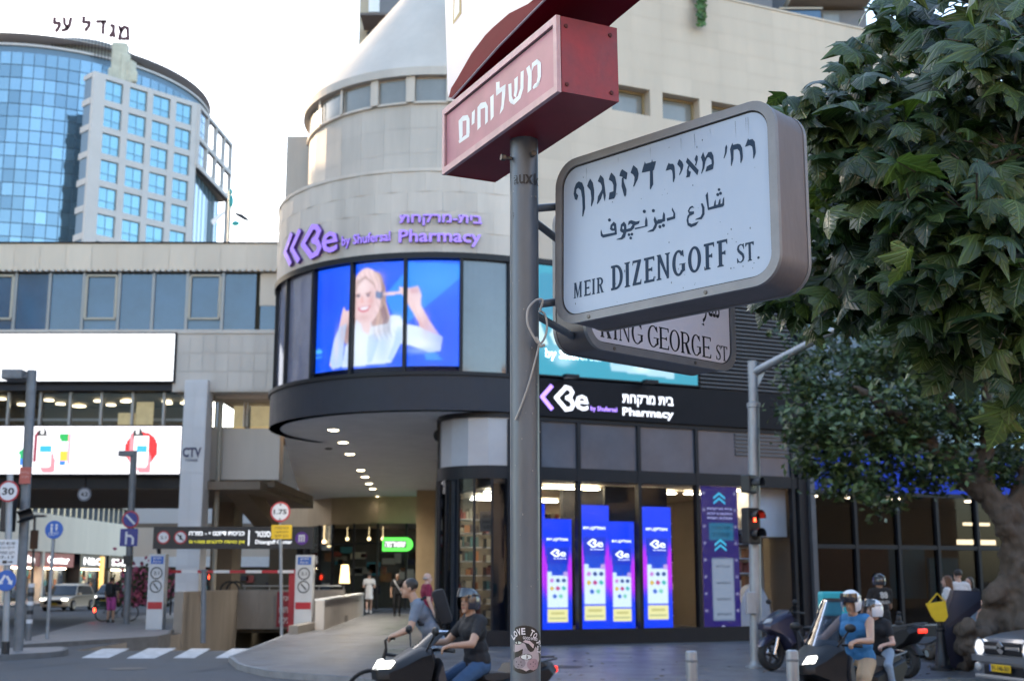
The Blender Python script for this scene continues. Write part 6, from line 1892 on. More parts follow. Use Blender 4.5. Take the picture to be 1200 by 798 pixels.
# disc mesh carrying the picture
o = pc.mesh('cat_print', lambda u, v: stf((u - .5) * 2 * RS * min(1, .995), (v - .5) * 2 * RS), screenmat('sticker_print', 0), st)
bm = bmesh.new(); bm.from_mesh(o.data)
bad = [f for f in bm.faces if False]
bm.faces.ensure_lookup_table()
kill = []
for i, f in enumerate(bm.faces):
    jx, jy = i % 120, i // 120
    if ((jx + .5) / 120 - .5) ** 2 + ((jy + .5) / 120 - .5) ** 2 > .249: kill.append(f)
bmesh.ops.delete(bm, geom=kill, context='FACES')
bm.to_mesh(o.data); bm.free()
mb = MB()
word = 'LOVE TO FLY'
for i, ch in enumerate(word):
    if ch == ' ': continue
    th = math.radians(136 - i * 14.5)
    rr = RS * .76
    hw, hh = RS * .085, RS * .14
    if ch == 'I': hw *= .5
    def fn(x, y, th=th, rr=rr):
        cx, cy = rr * math.cos(th), rr * math.sin(th)
        ca, sa = math.cos(th - math.pi / 2), math.sin(th - math.pi / 2)
        return stf(cx + x * ca - y * sa, cy + x * sa + y * ca, 0.0541)
    put_text(mb, ch, fn, (-hw, -hh, hw, hh), offset=0.03)
put_text(mb, 'GOOD IN BED', lambda x, y: stf(x, y - .12 * x, 0.0541), (-RS * .05, RS * .43, RS * .62, RS * .55), offset=0.02)
mb.build('lettering', mat('sticker_white', (.72, .70, .74), .5), st)

# ---- plane helper
class Plane3:
    def __init__(self, o, az, roll=0.0, lean=0.0):
        d = Vector((math.cos(az), math.sin(az), 0)); n = Vector((d.y, -d.x, 0))
        up = Vector((0, 0, 1)) * math.cos(lean) + n * math.sin(lean)
        self.d = d * math.cos(roll) + up * math.sin(roll)
        self.u = -d * math.sin(roll) + up * math.cos(roll)
        self.n = self.d.cross(self.u).normalized()
        if self.n.dot(n) < 0: self.n = -self.n
        self.o = Vector(o)
    def at(self, s, t, off=0.0):
        return self.o + self.d * s + self.u * t + self.n * off
    def px(self, x, y, off=0.0):
        return PP(x, y, self.o, self.n) + self.n * off
    def st(self, x, y):
        q = PP(x, y, self.o, self.n) - self.o
        return q.dot(self.d), q.dot(self.u)
def rrect(w, h, r, n=9, x0=0.0, y0=0.0):
    pts = []
    for (cx, cy, a) in ((w - r, r, -90), (w - r, h - r, 0), (r, h - r, 90), (r, r, 180)):
        for k in range(n + 1):
            t = math.radians(a + 90 * k / n)
            pts.append((x0 + cx + r * math.cos(t), y0 + cy + r * math.sin(t)))
    return pts
def ring(mb, pl, outer, inner, z0, z1, m=None):
    n = len(outer)
    vs = [pl.at(*p, z0) for p in outer] + [pl.at(*p, z1) for p in outer] + [pl.at(*p, z1) for p in inner] + [pl.at(*p, z0) for p in inner]
    fs = []
    for i in range(n):
        j = (i + 1) % n
        for a in range(4):
            b = (a + 1) % 4
            fs.append((a * n + i, a * n + j, b * n + j, b * n + i))
    mb.add(vs, fs, m)
def sign_box(root, pl, w, h, r, depth, lip, mframe, mhouse, mpanel):
    mb = MB()
    o1 = rrect(w, h, r)
    body = rrect(w - .006, h - .006, r - .003, x0=.003, y0=.003)
    mb.prism([pl.at(*p, -.012) for p in body], -pl.n * (depth - .024))
    mb.build('housing', mhouse, root, smooth=30)
    for (z0, z1, nm) in ((-.012, 0.004, 'front_frame'), (-depth - .004, -depth + .012, 'back_frame')):
        mb = MB()
        ring(mb, pl, o1, rrect(w - 2 * lip, h - 2 * lip, r - lip * .8, x0=lip, y0=lip), z0, z1)
        mb.build(nm, mframe, root, smooth=30)
    mb = MB(); ring(mb, pl, rrect(w - 2 * lip + .002, h - 2 * lip + .002, r - lip * .8, x0=lip - .001, y0=lip - .001), rrect(w - 2 * lip - .010, h - 2 * lip - .010, r - lip * .8 - .004, x0=lip + .005, y0=lip + .005), -.0105, -.0035)  # dark ring painted where the frame shades the panel edge
    mb.build('gap_shade', M_DARKGAP, root)
    lip2 = lip + .003
    mb = MB(); mb.prism([pl.at(*p, -.004) for p in rrect(w - 2 * lip2, h - 2 * lip2, r - lip2 * .8, x0=lip2, y0=lip2)], -pl.n * .006)
    mb.build('face_panel', mpanel, root)
    mb = MB(); mb.prism([pl.at(*p, -depth + .004) for p in rrect(w - 2 * lip2, h - 2 * lip2, r - lip2 * .8, x0=lip2, y0=lip2)], pl.n * .006)
    mb.build('face_panel', mpanel, root)
    for fx in (.17, .70):
        mb = MB()
        R = Matrix((( *pl.d, 0), (*pl.u, 0), (*pl.n, 0), (0, 0, 0, 1))).transposed()
        c = pl.at(w * fx, lip * .45, .004)
        mb.lathe([(0, -.001), (.0075, 0), (.0065, .0035), (0, .0045)], 12, c, R=R)
        mb.build('screw', M_SCREW, root, smooth=True)

# ---- latin capitals with serifs: polygons in a box of w x h metres
def serif_glyph(ch, w, h, t, nn):
    out = []
    def q(*p): out.append(list(p))
    def stem(x, y0=0.0, y1=None, tt=None, sl=None, bot=True, top=True):
        y1 = h if y1 is None else y1; tt = tt or t; sl = tt * .42 if sl is None else sl
        sh = h * .035
        q((x, y0), (x + tt, y0), (x + tt, y1), (x, y1))
        if bot: q((x - sl, y0), (x + tt + sl, y0), (x + tt + sl, y0 + sh), (x + tt, y0 + sh * 2.2), (x, y0 + sh * 2.2), (x - sl, y0 + sh))
        if top: q((x - sl, y1), (x - sl, y1 - sh), (x, y1 - sh * 2.2), (x + tt, y1 - sh * 2.2), (x + tt + sl, y1 - sh), (x + tt + sl, y1))
    def arc(cx, cy, rx, ry, a0, a1, side, top, n=26):
        """ring segment: thickness side at the left/right, top at the top/bottom"""
        P0 = []; P1 = []
        for k in range(n + 1):
            a = math.radians(a0 + (a1 - a0) * k / n)
            P0.append((cx + rx * math.cos(a), cy + ry * math.sin(a)))
            P1.append((cx + (rx - side) * math.cos(a), cy + (ry - top) * math.sin(a)))
        for k in range(n):
            q(P0[k], P0[k + 1], P1[k + 1], P1[k])
    sl = t * .42
    if ch == 'I': stem((w - t) / 2)
    elif ch in 'EF':
        stem(sl, top=False, bot=(ch == 'F'))
        q((0, h - nn), (w * .92, h - nn), (w * .92, h), (0, h))
        q((w * .70, h), (w, h), (w, h - h * .19), (w * .93, h - h * .19), (w * .86, h - nn))
        my = h * .5
        q((sl + t, my - nn * .5), (w * .74, my - nn * .5), (w * .74, my + nn * .5), (sl + t, my + nn * .5))
        q((w * .72, my - h * .085), (w * .80, my - h * .085), (w * .80, my + h * .085), (w * .72, my + h * .085), (w * .62, my))
        if ch == 'E':
            q((0, 0), (w * .94, 0), (w * .94, nn), (0, nn))
            q((w * .72, 0), (w * .98, 0), (w, h * .20), (w * .94, h * .20), (w * .86, nn))
    elif ch == 'D':
        stem(sl)
        cx = w * .40
        q((0, h - nn), (cx, h - nn), (cx, h), (0, h)); q((0, 0), (cx, 0), (cx, nn), (0, nn))
        arc(cx, h / 2, w - cx, h / 2, -90, 90, t, nn)
    elif ch == 'O': arc(w / 2, h / 2, w / 2, h / 2 * 1.015, 0, 360, t, nn, 40)
    elif ch == 'G':
        arc(w / 2, h / 2, w / 2, h / 2 * 1.015, 38, 318, t, nn, 40)
        q((w * .80, h * .97), (w * .88, h * .97), (w * .92, h * .70), (w * .84, h * .72), (w * .72, h * .90))
        q((w - t, h * .10), (w, h * .16), (w, h * .42), (w - t, h * .42))
        q((w * .55, h * .42), (w * 1.05, h * .42), (w * 1.05, h * .455), (w * .55, h * .455))
    elif ch == 'R':
        stem(sl)
        cx = w * .42; r = h * .27
        q((0, h - nn), (cx, h - nn), (cx, h), (0, h)); q((sl, h - 2 * r), (cx, h - 2 * r), (cx, h - 2 * r + nn), (sl, h - 2 * r + nn))
        arc(cx, h - r, w * .88 - cx, r, -90, 90, t * .95, nn)
        q((w * .40, h * .48), (w * .62, h * .50), (w * .93, 0), (w * .66, 0)); q((w * .62, 0), (w, 0), (w, h * .04), (w * .66, h * .04))
    elif ch == 'N':
        stem(sl * .6, tt=nn * 1.1, sl=sl, top=False); stem(w - sl * .6 - nn * 1.1, tt=nn * 1.1, sl=sl, bot=False)
        q((0, h), (sl + t * .75, h), (w - sl * .6, 0), (w - sl * .6 - t * .55, 0), (sl * .6, h - h * .08), (0, h - h * .035))
    elif ch == 'M':
        stem(sl * .6, tt=nn, sl=sl * .8, top=False); stem(w - sl - t * .9, tt=t * .9, sl=sl * .6)
        q((0, h), (sl + t * .9, h), (w * .53, h * .12), (w * .46, 0), (w * .42, 0), (sl * .6, h * .95), (0, h * .96))
        q((w * .42, 0), (w * .48, 0), (w - sl - t * .2, h), (w - sl - t * .9, h))
    elif ch == 'Z':
        q((w * .02, h), (w * .98, h), (w * .98, h - nn), (w * .06, h - nn)); q((0, 0), (w * .96, 0), (w * .96, nn), (0, nn))
        q((w * .98 - t * 1.1, h - nn * .5), (w * .98, h - nn * .5), (t * 1.1, nn * .5), (0, nn * .5))
        q((w * .02, h), (w * .30, h - nn), (w * .12, h - nn), (w * .07, h - h * .19), (0, h - h * .19))
        q((w * .70, 0), (w * .98, 0), (w, h * .20), (w * .93, h * .20), (w * .85, nn))
    elif ch == 'T':
        stem((w - t) / 2, top=False)
        q((0, h), (w, h), (w, h - nn), (0, h - nn))
        q((0, h), (w * .2, h - nn), (w * .08, h - h * .2), (0, h - h * .2)); q((w, h), (w, h - h * .2), (w * .92, h - h * .2), (w * .8, h - nn))
    elif ch == 'K':
        stem(sl); stem(w * .93 - nn, 0, 0, sl=0, bot=False, top=False)
        q((w * .80, h), (w * .93, h), (sl + t, h * .40), (sl + t, h * .52)); q((w * .66, h), (w, h), (w, h * .965), (w * .66, h * .965))
        q((w * .36, h * .56), (w * .52, h * .66), (w * .97, 0), (w * .68, 0)); q((w * .58, 0), (w, 0), (w, h * .04), (w * .58, h * .04))
    elif ch == 'S':
        c = [(.90, .80, .5), (.72, .95, .45), (.48, .98, .5), (.24, .90, .75), (.17, .76, .95), (.28, .63, 1.05), (.52, .52, 1.15), (.76, .40, 1.05), (.84, .24, .95), (.74, .10, .75), (.48, .02, .5), (.22, .06, .45), (.08, .22, .5)]
        pl_ = []; pr_ = []
        for k, (x, y, wd) in enumerate(c):
            a = c[max(0, k - 1)]; b = c[min(len(c) - 1, k + 1)]
            dx, dy = (b[0] - a[0]) * w, (b[1] - a[1]) * h
            L = math.hypot(dx, dy); nx, ny = -dy / L, dx / L
            hw = t * .5 * wd
            pl_.append((x * w + nx * hw, y * h + ny * hw)); pr_.append((x * w - nx * hw, y * h - ny * hw))
        for k in range(len(c) - 1): q(pl_[k], pl_[k + 1], pr_[k + 1], pr_[k])
        q((w * .80, h), (w * .94, h), (w * .94, h * .70), (w * .86, h * .70)); q((w * .02, 0), (w * .12, 0), (w * .10, h * .28), (w * .02, h * .28))
    elif ch == '.':
        q(*[(w / 2 + w / 2 * math.cos(k * .524), w / 2 + w / 2 * math.sin(k * .524)) for k in range(12)])
    return out
def serif_word(mb, pl, letters, base, cap_px, tk=.235, nk=.085, off=-.0032):
    """letters [(ch, x0px, x1px)], base ((x,y),(x,y)) two baseline pixels, cap_px pixel of a cap top"""
    (s0, t0), (s1, t1) = pl.st(*base[0]), pl.st(*base[1])
    sc, tc_ = pl.st(*cap_px)
    def bl(s): return t0 + (t1 - t0) * (s - s0) / (s1 - s0)
    h = tc_ - bl(sc)
    k = 0
    for (ch, xa, xb) in letters:
        ya = base[0][1] + (base[1][1] - base[0][1]) * (xa - base[0][0]) / (base[1][0] - base[0][0])
        yb = base[0][1] + (base[1][1] - base[0][1]) * (xb - base[0][0]) / (base[1][0] - base[0][0])
        sa, sb = pl.st(xa, ya)[0], pl.st(xb, yb)[0]
        for g in serif_glyph(ch, sb - sa, h, h * tk * .62, h * nk):
            k += 1
            mb.poly([pl.at(sa + x, bl(sa + x) + y, off + (k % 23) * 6e-6) for (x, y) in g])

# ---- Dizengoff box
DZ = Plane3((0.1585, 4.5, 2.4002), -0.7753, 0.0129, -0.0294)
dz = thing('street_sign', 'large white street name box lettered MEIR DIZENGOFF ST. in three scripts, grey rounded frame', 'street sign', (0.55, 4.15, 2.40), group='street name boxes on the pole')
sign_box(dz, DZ, .954, .624, .098, .178, .030, M_FRAME, M_HOUSE, M_PANEL)
mb = MB()
def tr(ox, oy, sc, polys, off=-.0030):
    for i, pl_ in enumerate(polys):
        mb.poly([DZ.px(ox + x / sc, oy + y / sc, off + (i % 5) * 1e-5) for (x, y) in pl_])
def dots(ox, oy, sc, ds):
    for (x, y, r) in ds:
        mb.poly([DZ.px(ox + (x + r * math.cos(a * .785 + .3) * .95) / sc, oy + (y + r * math.sin(a * .785 + .3) * 1.05) / sc, -.0030) for a in range(8)])
tr(665, 180, 9.975, [
 [(125,325),(165,340),(188,400),(196,500),(200,640),(175,735),(165,735),(170,640),(165,520),(150,430),(118,400),(98,420),(95,460),(120,490),(105,545),(80,535),(65,470),(75,400),(95,350)],
 [(258,292),(290,340),(305,430),(303,540),(275,622),(268,610),(272,520),(262,430),(222,380),(240,330)],
 [(378,248),(415,290),(430,400),(440,490),(428,560),(418,520),(408,460),(385,530),(345,592),(338,585),(350,500),(395,420),(395,380),(380,345),(347,325),(362,285)],
 [(507,220),(550,270),(568,360),(555,490),(540,525),(475,540),(485,455),(530,440),(530,370),(515,330),(475,305),(490,255)],
 [(632,182),(695,225),(683,305),(650,290),(652,330),(683,420),(680,480),(668,508),(655,490),(625,380),(628,290),(640,275),(600,262),(612,215)]])
tr(720, 170, 9.975, [
 [(215,235),(262,275),(277,335),(265,400),(225,485),(212,485),(225,430),(228,375),(212,345),(182,325),(198,275)],
 [(350,190),(360,218),(425,200),(435,165),(442,195),(480,188),(455,290),(443,300),(447,460),(415,520),(408,510),(408,305),(312,325),(325,270)]])
tr(770, 160, 13.3, [
 [(172,408),(190,425),(240,425),(262,460),(270,560),(272,640),(250,715),(238,705),(235,600),(225,530),(200,515),(125,535),(145,470)],
 [(338,352),(385,395),(402,445),(390,510),(345,600),(333,598),(355,530),(352,490),(305,432),(320,385)],
 [(465,330),(640,525),(622,600),(615,600),(440,400)],
 [(605,285),(625,310),(625,360),(600,455),(580,450),(595,400),(575,355),(590,315)],
 [(485,440),(495,470),(480,520),(500,545),(520,545),(500,628),(440,640),(455,600),(455,530),(468,470)],
 [(710,240),(740,330),(790,245),(838,237),(868,297),(878,407),(863,507),(798,532),(745,550),(765,470),(798,447),(843,427),(838,367),(798,322),(770,330),(745,390),(725,500),(683,585),(680,570),(700,480),(700,400),(675,325)]])
tr(830, 150, 13.3, [
 [(275,258),(288,300),(275,390),(240,475),(230,470),(250,390),(255,300)],
 [(368,230),(378,265),(450,245),(490,255),(520,310),(530,440),(525,490),(500,550),(492,540),(490,430),(475,360),(445,328),(385,340),(382,480),(355,595),(345,585),(345,450),(330,330),(348,275)],
 [(612,160),(628,185),(680,170),(715,210),(728,330),(730,390),(700,480),(690,475),(690,380),(675,290),(640,270),(562,295),(585,235)]])
mb.build('lettering', M_LETTER, dz)
mb = MB()
tr(695, 220, 9.975, [
 [(88,485),(100,530),(112,548),(245,522),(246,503),(215,504),(190,485),(198,435),(235,395),(262,420),(272,545),(110,585),(85,565),(80,520)],
 [(308,500),(318,430),(355,395),(380,430),(386,500),(365,580),(330,605),(268,608),(270,600),(320,580),(345,530),(318,515)],
 [(400,440),(410,390),(440,378),(495,395),(540,385),(530,420),(480,440),(470,475),(440,505),(375,520),(380,485),(430,470),(455,430),(430,420)],
 [(480,470),(600,445),(600,390),(612,335),(628,380),(630,450),(485,488)],
 [(700,375),(715,335),(740,385),(800,370),(800,410),(745,425),(730,470),(700,510),(630,518),(632,510),(690,480),(715,425)]])
dots(695, 220, 9.975, [(185,377,19),(413,548,17),(447,542,17),(433,587,17),(592,277,20),(698,268,20)])
tr(770, 210, 9.975, [
 [(0,472),(55,465),(60,420),(68,380),(85,410),(88,490),(0,518)],
 [(105,455),(180,435),(185,400),(165,360),(170,330),(205,400),(205,460),(110,490)],
 [(352,372),(375,325),(405,310),(430,335),(400,332),(378,352),(372,378),(425,375),(425,405),(375,430),(358,465),(365,510),(400,522),(480,492),(450,540),(390,563),(350,540),(338,480),(348,430),(368,405)],
 [(505,285),(525,280),(548,330),(548,410),(515,468),(440,475),(445,465),(500,440),(520,400),(520,340)],
 [(560,190),(585,148),(600,330),(605,355),(588,362)],
 [(600,330),(655,312),(665,260),(680,235),(680,300),(705,295),(720,240),(735,225),(735,290),(755,280),(762,230),(778,205),(778,300),(765,320),(590,362)]])
dots(770, 210, 9.975, [(27,555,20),(68,540,20),(703,180,19),(735,165,19),(718,122,17)])
mb.build('lettering', M_LETTER, dz)
mb = MB()
serif_word(mb, DZ, [('D',715.4,729.3),('I',731.8,737.2),('Z',740.6,751.0),('E',754.2,766.4),('N',769.3,784.2),('G',787.3,802.2),('O',805.8,821.2),('F',824.7,836.8),('F',840.0,852.3)], ((716.1,340.4),(846.9,311.9)), (846.9,280.8), .25, .10)
serif_word(mb, DZ, [('M',671.8,681.6),('E',683.8,691.4),('I',693.0,696.6),('R',698.5,707.0)], ((672.2,349.6),(706.8,342.3)), (672.2,331.6), .24, .10)
serif_word(mb, DZ, [('S',863.0,872.2),('T',873.2,883.2),('.',886.8,889.6)], ((866,308),(889,303.2)), (878,283.6), .23, .10)
mb.build('lettering', M_LETTER, dz)
mb = MB(); mb.m = 0     # the counters of the round arabic letters
for (x, y, rx, ry) in ((231, 462, 9, 17), (347, 468, 9, 20)):
    mb.poly([DZ.px(695 + (x + rx * math.cos(a * .785)) / 9.975, 220 + (y + ry * math.sin(a * .785)) / 9.975, -.0022) for a in range(8)])
mb.build('letter_counter', M_PANEL, dz)
mb = MB(); random.seed(41)
for k in range(46):
    u, v = random.uniform(.06, .90), random.choice((random.uniform(.045, .12), random.uniform(.05, .57)))
    r = random.uniform(.0007, .0019); e = random.uniform(1, 3.2)
    mb.poly([DZ.at(u + r * math.cos(a * 1.047), v + r * e * math.sin(a * 1.047), -.0026) for a in range(6)])
for k in range(9):
    u = random.uniform(.08, .88); h_ = random.uniform(.02, .07)
    mb.poly([DZ.at(u, .575, -.0024), DZ.at(u + .0012, .575, -.0024), DZ.at(u + .0009, .575 - h_, -.0024)])
mb.build('grime', mat('grime_speck', (.09, .09, .09), .8), dz)
# bracket arms
mb = MB()
for (a, b) in (((626, 245.5), (655, 239.5)), ((626, 358), (655, 351.5))):
    mb = MB()
    q = P(*b, 4.56); p0 = Vector((POLE_XY.x + .03, POLE_XY.y, P(*a, 4.5).z))
    q.z = P(*b, 4.53).z
    mb.tube([p0, q, q + (q - p0).normalized() * .05], .0145, 12)
    mb.build('bracket_arm', M_POLE, dz, smooth=True)

# ---- King George box
KG = Plane3((0.288, 4.88, 2.397), math.radians(42.3))
kg = thing('street_sign', 'street name box reading KING GEORGE ST., half hidden below and behind the Dizengoff box', 'street sign', (0.6, 5.2, 2.40), group='street name boxes on the pole')
sign_box(kg, KG, .954, .624, .098, .178, .030, M_FRAME, mat('sign_housing_dark', (0.10, 0.095, 0.10), .45, metal=.2, var=.15, scale=5), M_PANEL2)
mb = MB()
serif_word(mb, KG, [('K',704.3,717.6),('I',719,725),('N',726.8,738.8),('G',741,754),('G',760,772.6),('E',773.3,784.8),('O',785.6,797.8),('R',798.8,810.6),('G',811.3,822.4),('E',823.8,834.3)], ((704.5,394.6),(833,419.8)), (828.5,394.6), .22, .055)
serif_word(mb, KG, [('S',840,845.8),('T',846,853.4),('.',853.4,855.4)], ((841,421.2),(854,424.0)), (848,405.4), .22, .06)
mb.build('lettering', M_LETTERB, kg)
mb = MB()
sA, tA = KG.st(844, 371); sB, tB = KG.st(735, 340)
put_text(mb, 'ﺝﺭﻮﺟ ﻚﻠﻤﻟﺍ ﻉﺭﺎﺷ', lambda x, y: KG.at(x, y, -.0030), (sA - .56, tA - .065, sA, tA + .10), offset=.012)
mb.build('lettering', M_LETTERB, kg)
mb = MB()
put_text(mb, heb("רח' המלך ג'ורג'"), lambda x, y: KG.at(x, y, -.0030), (.12, .44, .84, .55), offset=.012)
mb.build('lettering', M_LETTERB, kg)
mb = MB()
for (a, b) in (((628, 256.5), (662, 268.5)), ((628, 366), (662, 377))):
    z = P(*a, 4.5).z
    p0 = Vector((POLE_XY.x + .03, POLE_XY.y + .03, z)); q = KG.at(.02, 0, -.09); q.z = z
    mb = MB(); mb.tube([p0, q], .0145, 12)
    mb.build('bracket_arm', M_POLE, kg, smooth=True)

# ---- loose cable tie round the pole
cb = thing('cable_tie', 'pale grey cable looped over the bracket, its tail hanging down the central pole', 'cable', (POLE_XY.x, POLE_XY.y, 2.3))
mb = MB()
loop = [(632, 366, 4.43), (636, 352, 4.42), (628, 352, 4.42), (619, 362, 4.41), (618, 378, 4.40), (624, 392, 4.40), (632, 403, 4.41), (639, 394, 4.44), (641, 380, 4.46), (638, 368, 4.47), (632, 364, 4.46)]
mb.tube(smooth_path([P(*q) for q in loop]), .0042, 8)
mb.tube([P(*q) for q in ((628, 395, 4.405), (634, 406, 4.405), (638, 404, 4.41))], .006, 8)
mb.tube(smooth_path([P(*q) for q in ((632, 402, 4.415), (629, 416, 4.42), (619, 452, 4.427), (609, 480, 4.432), (604, 492, 4.44))]), .0036, 8)
mb.build('cable', M_CABLE, cb, smooth=True)

# ---- red box
RD = Plane3((-0.2763, 4.87, 3.0976), -1.1069, .0083, .0057)
rd = thing('delivery_sign', 'faded red tin light box with white Hebrew word, mounted across the pole top', 'sign', (POLE_XY.x, POLE_XY.y, 3.1))
RW, RH, RDp = .9682, .2752, .24
mb = MB()
b0 = [RD.at(.004, .004, -.004), RD.at(RW - .004, .004, -.004), RD.at(RW - .004, RH - .004, -.004), RD.at(.004, RH - .004, -.004)]
mb.prism(b0, -RD.n * (RDp - .008))
mb.build('box', M_REDDK, rd)
mb = MB()
e0 = [RD.at(RW - .003, .002, -.012), RD.at(RW + .002, .002, -.012), RD.at(RW + .002, RH - .002, -.012), RD.at(RW - .003, RH - .002, -.012)]
mb.prism(e0, -RD.n * (RDp - .018))
mb.build('end_plate', M_REDP, rd)
mb = MB()
e0 = [RD.at(-.002, .002, -.012), RD.at(.003, .002, -.012), RD.at(.003, RH - .002, -.012), RD.at(-.002, RH - .002, -.012)]
mb.prism(e0, -RD.n * (RDp - .018))
mb.build('end_plate', M_REDP, rd)
mb = MB()
R = Matrix(((*(-RD.n), 0), (*RD.u, 0), (*RD.d, 0), (0, 0, 0, 1))).transposed()
for (t, dd) in ((.03, .03), (.03, RDp - .035), (RH - .035, .03), (RH - .035, RDp - .035)):
    mb = MB(); mb.lathe([(0, 0), (.008, 0.0005), (.0068, .004), (0, .0052)], 12, RD.at(RW + .002, t, -dd), R=R)
    mb.build('screw', mat('rust_red_screw', (.10, .02, .02), .6, metal=.3), rd, smooth=True)
mb = MB()
fl = .026
for (a, b, c, d) in ((0, 0, RW, fl), (0, RH - fl, RW, RH), (0, fl, fl * .9, RH - fl), (RW - fl * .9, fl, RW, RH - fl)):
    mb.prism([RD.at(a, b, -.010), RD.at(c, b, -.010), RD.at(c, d, -.010), RD.at(a, d, -.010)], RD.n * .016)
mb.build('frame', M_PINKF, rd)
mb = MB(); mb.prism([RD.at(fl * .9 + .004, fl + .002, -.003), RD.at(RW - fl * .9 - .002, fl + .002, -.003), RD.at(RW - fl * .9 - .002, RH - fl - .006, -.003), RD.at(fl * .9 + .004, RH - fl - .006, -.003)], -RD.n * .001)
mb.build('face_panel', M_PINK, rd)
mb = MB(); mb.prism([RD.at(fl * .9, fl - .004, -.0036), RD.at(RW - fl * .9, fl - .004, -.0036), RD.at(RW - fl * .9, RH - fl, -.0036), RD.at(fl * .9, RH - fl, -.0036)], -RD.n * .002)  # dark sheet whose edge stands in for shade along the frame
mb.build('gap_shade', M_DARKGAP, rd)
mb = MB()
sx0, tx0 = RD.st(537, 168); sx1, tx1 = RD.st(633, 70)
def hw(polys):
    for p in polys:
        mb.poly([RD.px(525 + x / 6.65, 60 + y / 6.65, -.0022) for (x, y) in p])
hw([[(78,545),(110,515),(110,660),(85,720)],[(85,720),(78,700),(110,672),(165,632),(160,668)],[(78,545),(110,505),(150,498),(164,530),(140,540),(105,548)],[(140,535),(150,498),(164,530),(165,640),(138,655)],
    [(182,480),(205,455),(205,500),(202,560),(180,580)],
    [(225,440),(250,410),(250,590),(225,618)],[(225,440),(250,405),(290,395),(306,430),(285,440),(250,455)],[(285,420),(306,430),(306,550),(285,575)],
    [(325,360),(352,335),(352,510),(328,545)],
    [(370,245),(398,238),(398,300),(370,345)],[(370,320),(398,290),(445,258),(440,300),(410,320),(372,350)],[(445,258),(442,330),(428,450),(398,495),(412,420),(418,300)],
    [(465,260),(490,250),(492,350),(505,385),(495,415),(472,390)],[(512,220),(540,195),(538,300),(525,365),(508,350),(514,300)],[(562,165),(586,150),(584,290),(560,370),(510,420),(480,405),(505,380),(540,350),(560,290)],
    [(605,135),(630,110),(648,170),(648,225),(645,300),(615,328),(620,200)],[(645,170),(650,95),(690,62),(712,80),(690,105),(665,120)],[(690,62),(720,90),(720,200),(700,270),(680,275),(694,200),(692,110)],[(655,285),(668,258),(700,235),(712,245),(690,280),(662,298)]])
mb.build('lettering', M_WLET, rd)
# ---- white light box above, only its lower end is in the picture
up_ = thing('light_box_sign', 'white light box with a crimson swoosh on top of the pole, above the red box', 'sign', (POLE_XY.x, POLE_XY.y, 3.4))
UP = Plane3(P(527, 119, 4.83), -1.1069, .0083, .0057)
def up_out(hh):
    return [(-.012, .05), (.0, .012), (.03, .0), (.45, .05), (.80, .075), (1.10, .085), (1.16, .11), (1.18, .16), (1.18, hh), (-.055, hh), (-.05, .6), (-.03, .3)]
mb = MB(); mb.m = 0
oo = up_out(.9)
mb.prism([UP.at(s, t, -.004) for (s, t) in oo], -UP.n * .30)
mb.build('housing', M_CRIM, up_, smooth=25)
mb = MB(); mb.prism([UP.at(s, t, 0.004) for (s, t) in oo], -UP.n * .007)
mb.build('face_panel', M_WACR, up_)
mb = MB()
sw = [(.004, .0135)]
for (x, y) in ((526.5, 117), (530, 104), (537.5, 92), (554, 63), (570, 42), (579, 33), (598, 16.5), (620, 5.5), (640, 0.5), (668, -5), (706, -9)):
    sw.append(UP.st(x, y))
sw += [(1.165, .115), (1.10, .088), (.80, .078), (.45, .053), (.03, .003)]
mb.poly([UP.at(s, t, .0052) for (s, t) in sw])
mb.build('swoosh', M_CRIM, up_)
mb = MB()
for i, q in enumerate(((533, 0, 542, 0, 542, 17, 532, 30), (534.5, 0, 540, 0, 540, 15, 533.5, 25))):
    mb.m = i
    pts = [UP.px(q[k], q[k + 1] - (6 if k < 4 else 0), .0052 + i * .001) for k in range(0, 8, 2)]
    mb.poly(pts)
mb.build('lettering', [mat('sign_gold_edge', (.40, .30, .10), .4), mat('sign_cream_letter', (.70, .74, .66), .4)], up_)
# ================================================================ trees
def remesh(mb, name, mats, parent, voxel, smooth=2, noise=0.0, nscale=1.0, colfn=None):
    """fuse overlapping solids into one continuous skin"""
    me = bpy.data.meshes.new('tmp'); me.from_pydata(mb.v, [], mb.f); me.update()
    o = bpy.data.objects.new('tmp', me); COL.objects.link(o)
    r = o.modifiers.new('r', 'REMESH'); r.mode = 'VOXEL'; r.voxel_size = voxel; r.use_smooth_shade = True
    if noise:
        tx = bpy.data.textures.new('tx', 'CLOUDS'); tx.noise_scale = nscale; tx.noise_depth = 3
        d = o.modifiers.new('d', 'DISPLACE'); d.texture = tx; d.strength = noise; d.mid_level = .5; d.texture_coords = 'LOCAL'
    if smooth:
        s = o.modifiers.new('s', 'SMOOTH'); s.iterations = smooth; s.factor = .5
    bpy.context.view_layer.update()
    dg = bpy.context.evaluated_depsgraph_get()
    nm = bpy.data.meshes.new_from_object(o.evaluated_get(dg))
    bpy.data.objects.remove(o); bpy.data.meshes.remove(me)
    nm.name = name
    nm.materials.clear()
    for m in (mats if isinstance(mats, (list, tuple)) else [mats]): nm.materials.append(m)
    nm.polygons.foreach_set('use_smooth', [True] * len(nm.polygons))
    ob = bpy.data.objects.new(name, nm); COL.objects.link(ob)
    if parent is not None: ob.parent = parent
    return ob
def caps(mb, a, b, ra, rb, n=10):
    a, b = Vector(a), Vector(b)
    mb.ell(a, ra, n, 6); mb.ell(b, rb, n, 6)
    if (b - a).length > 1e-4: mb.tube([a, b], [ra, rb], n)

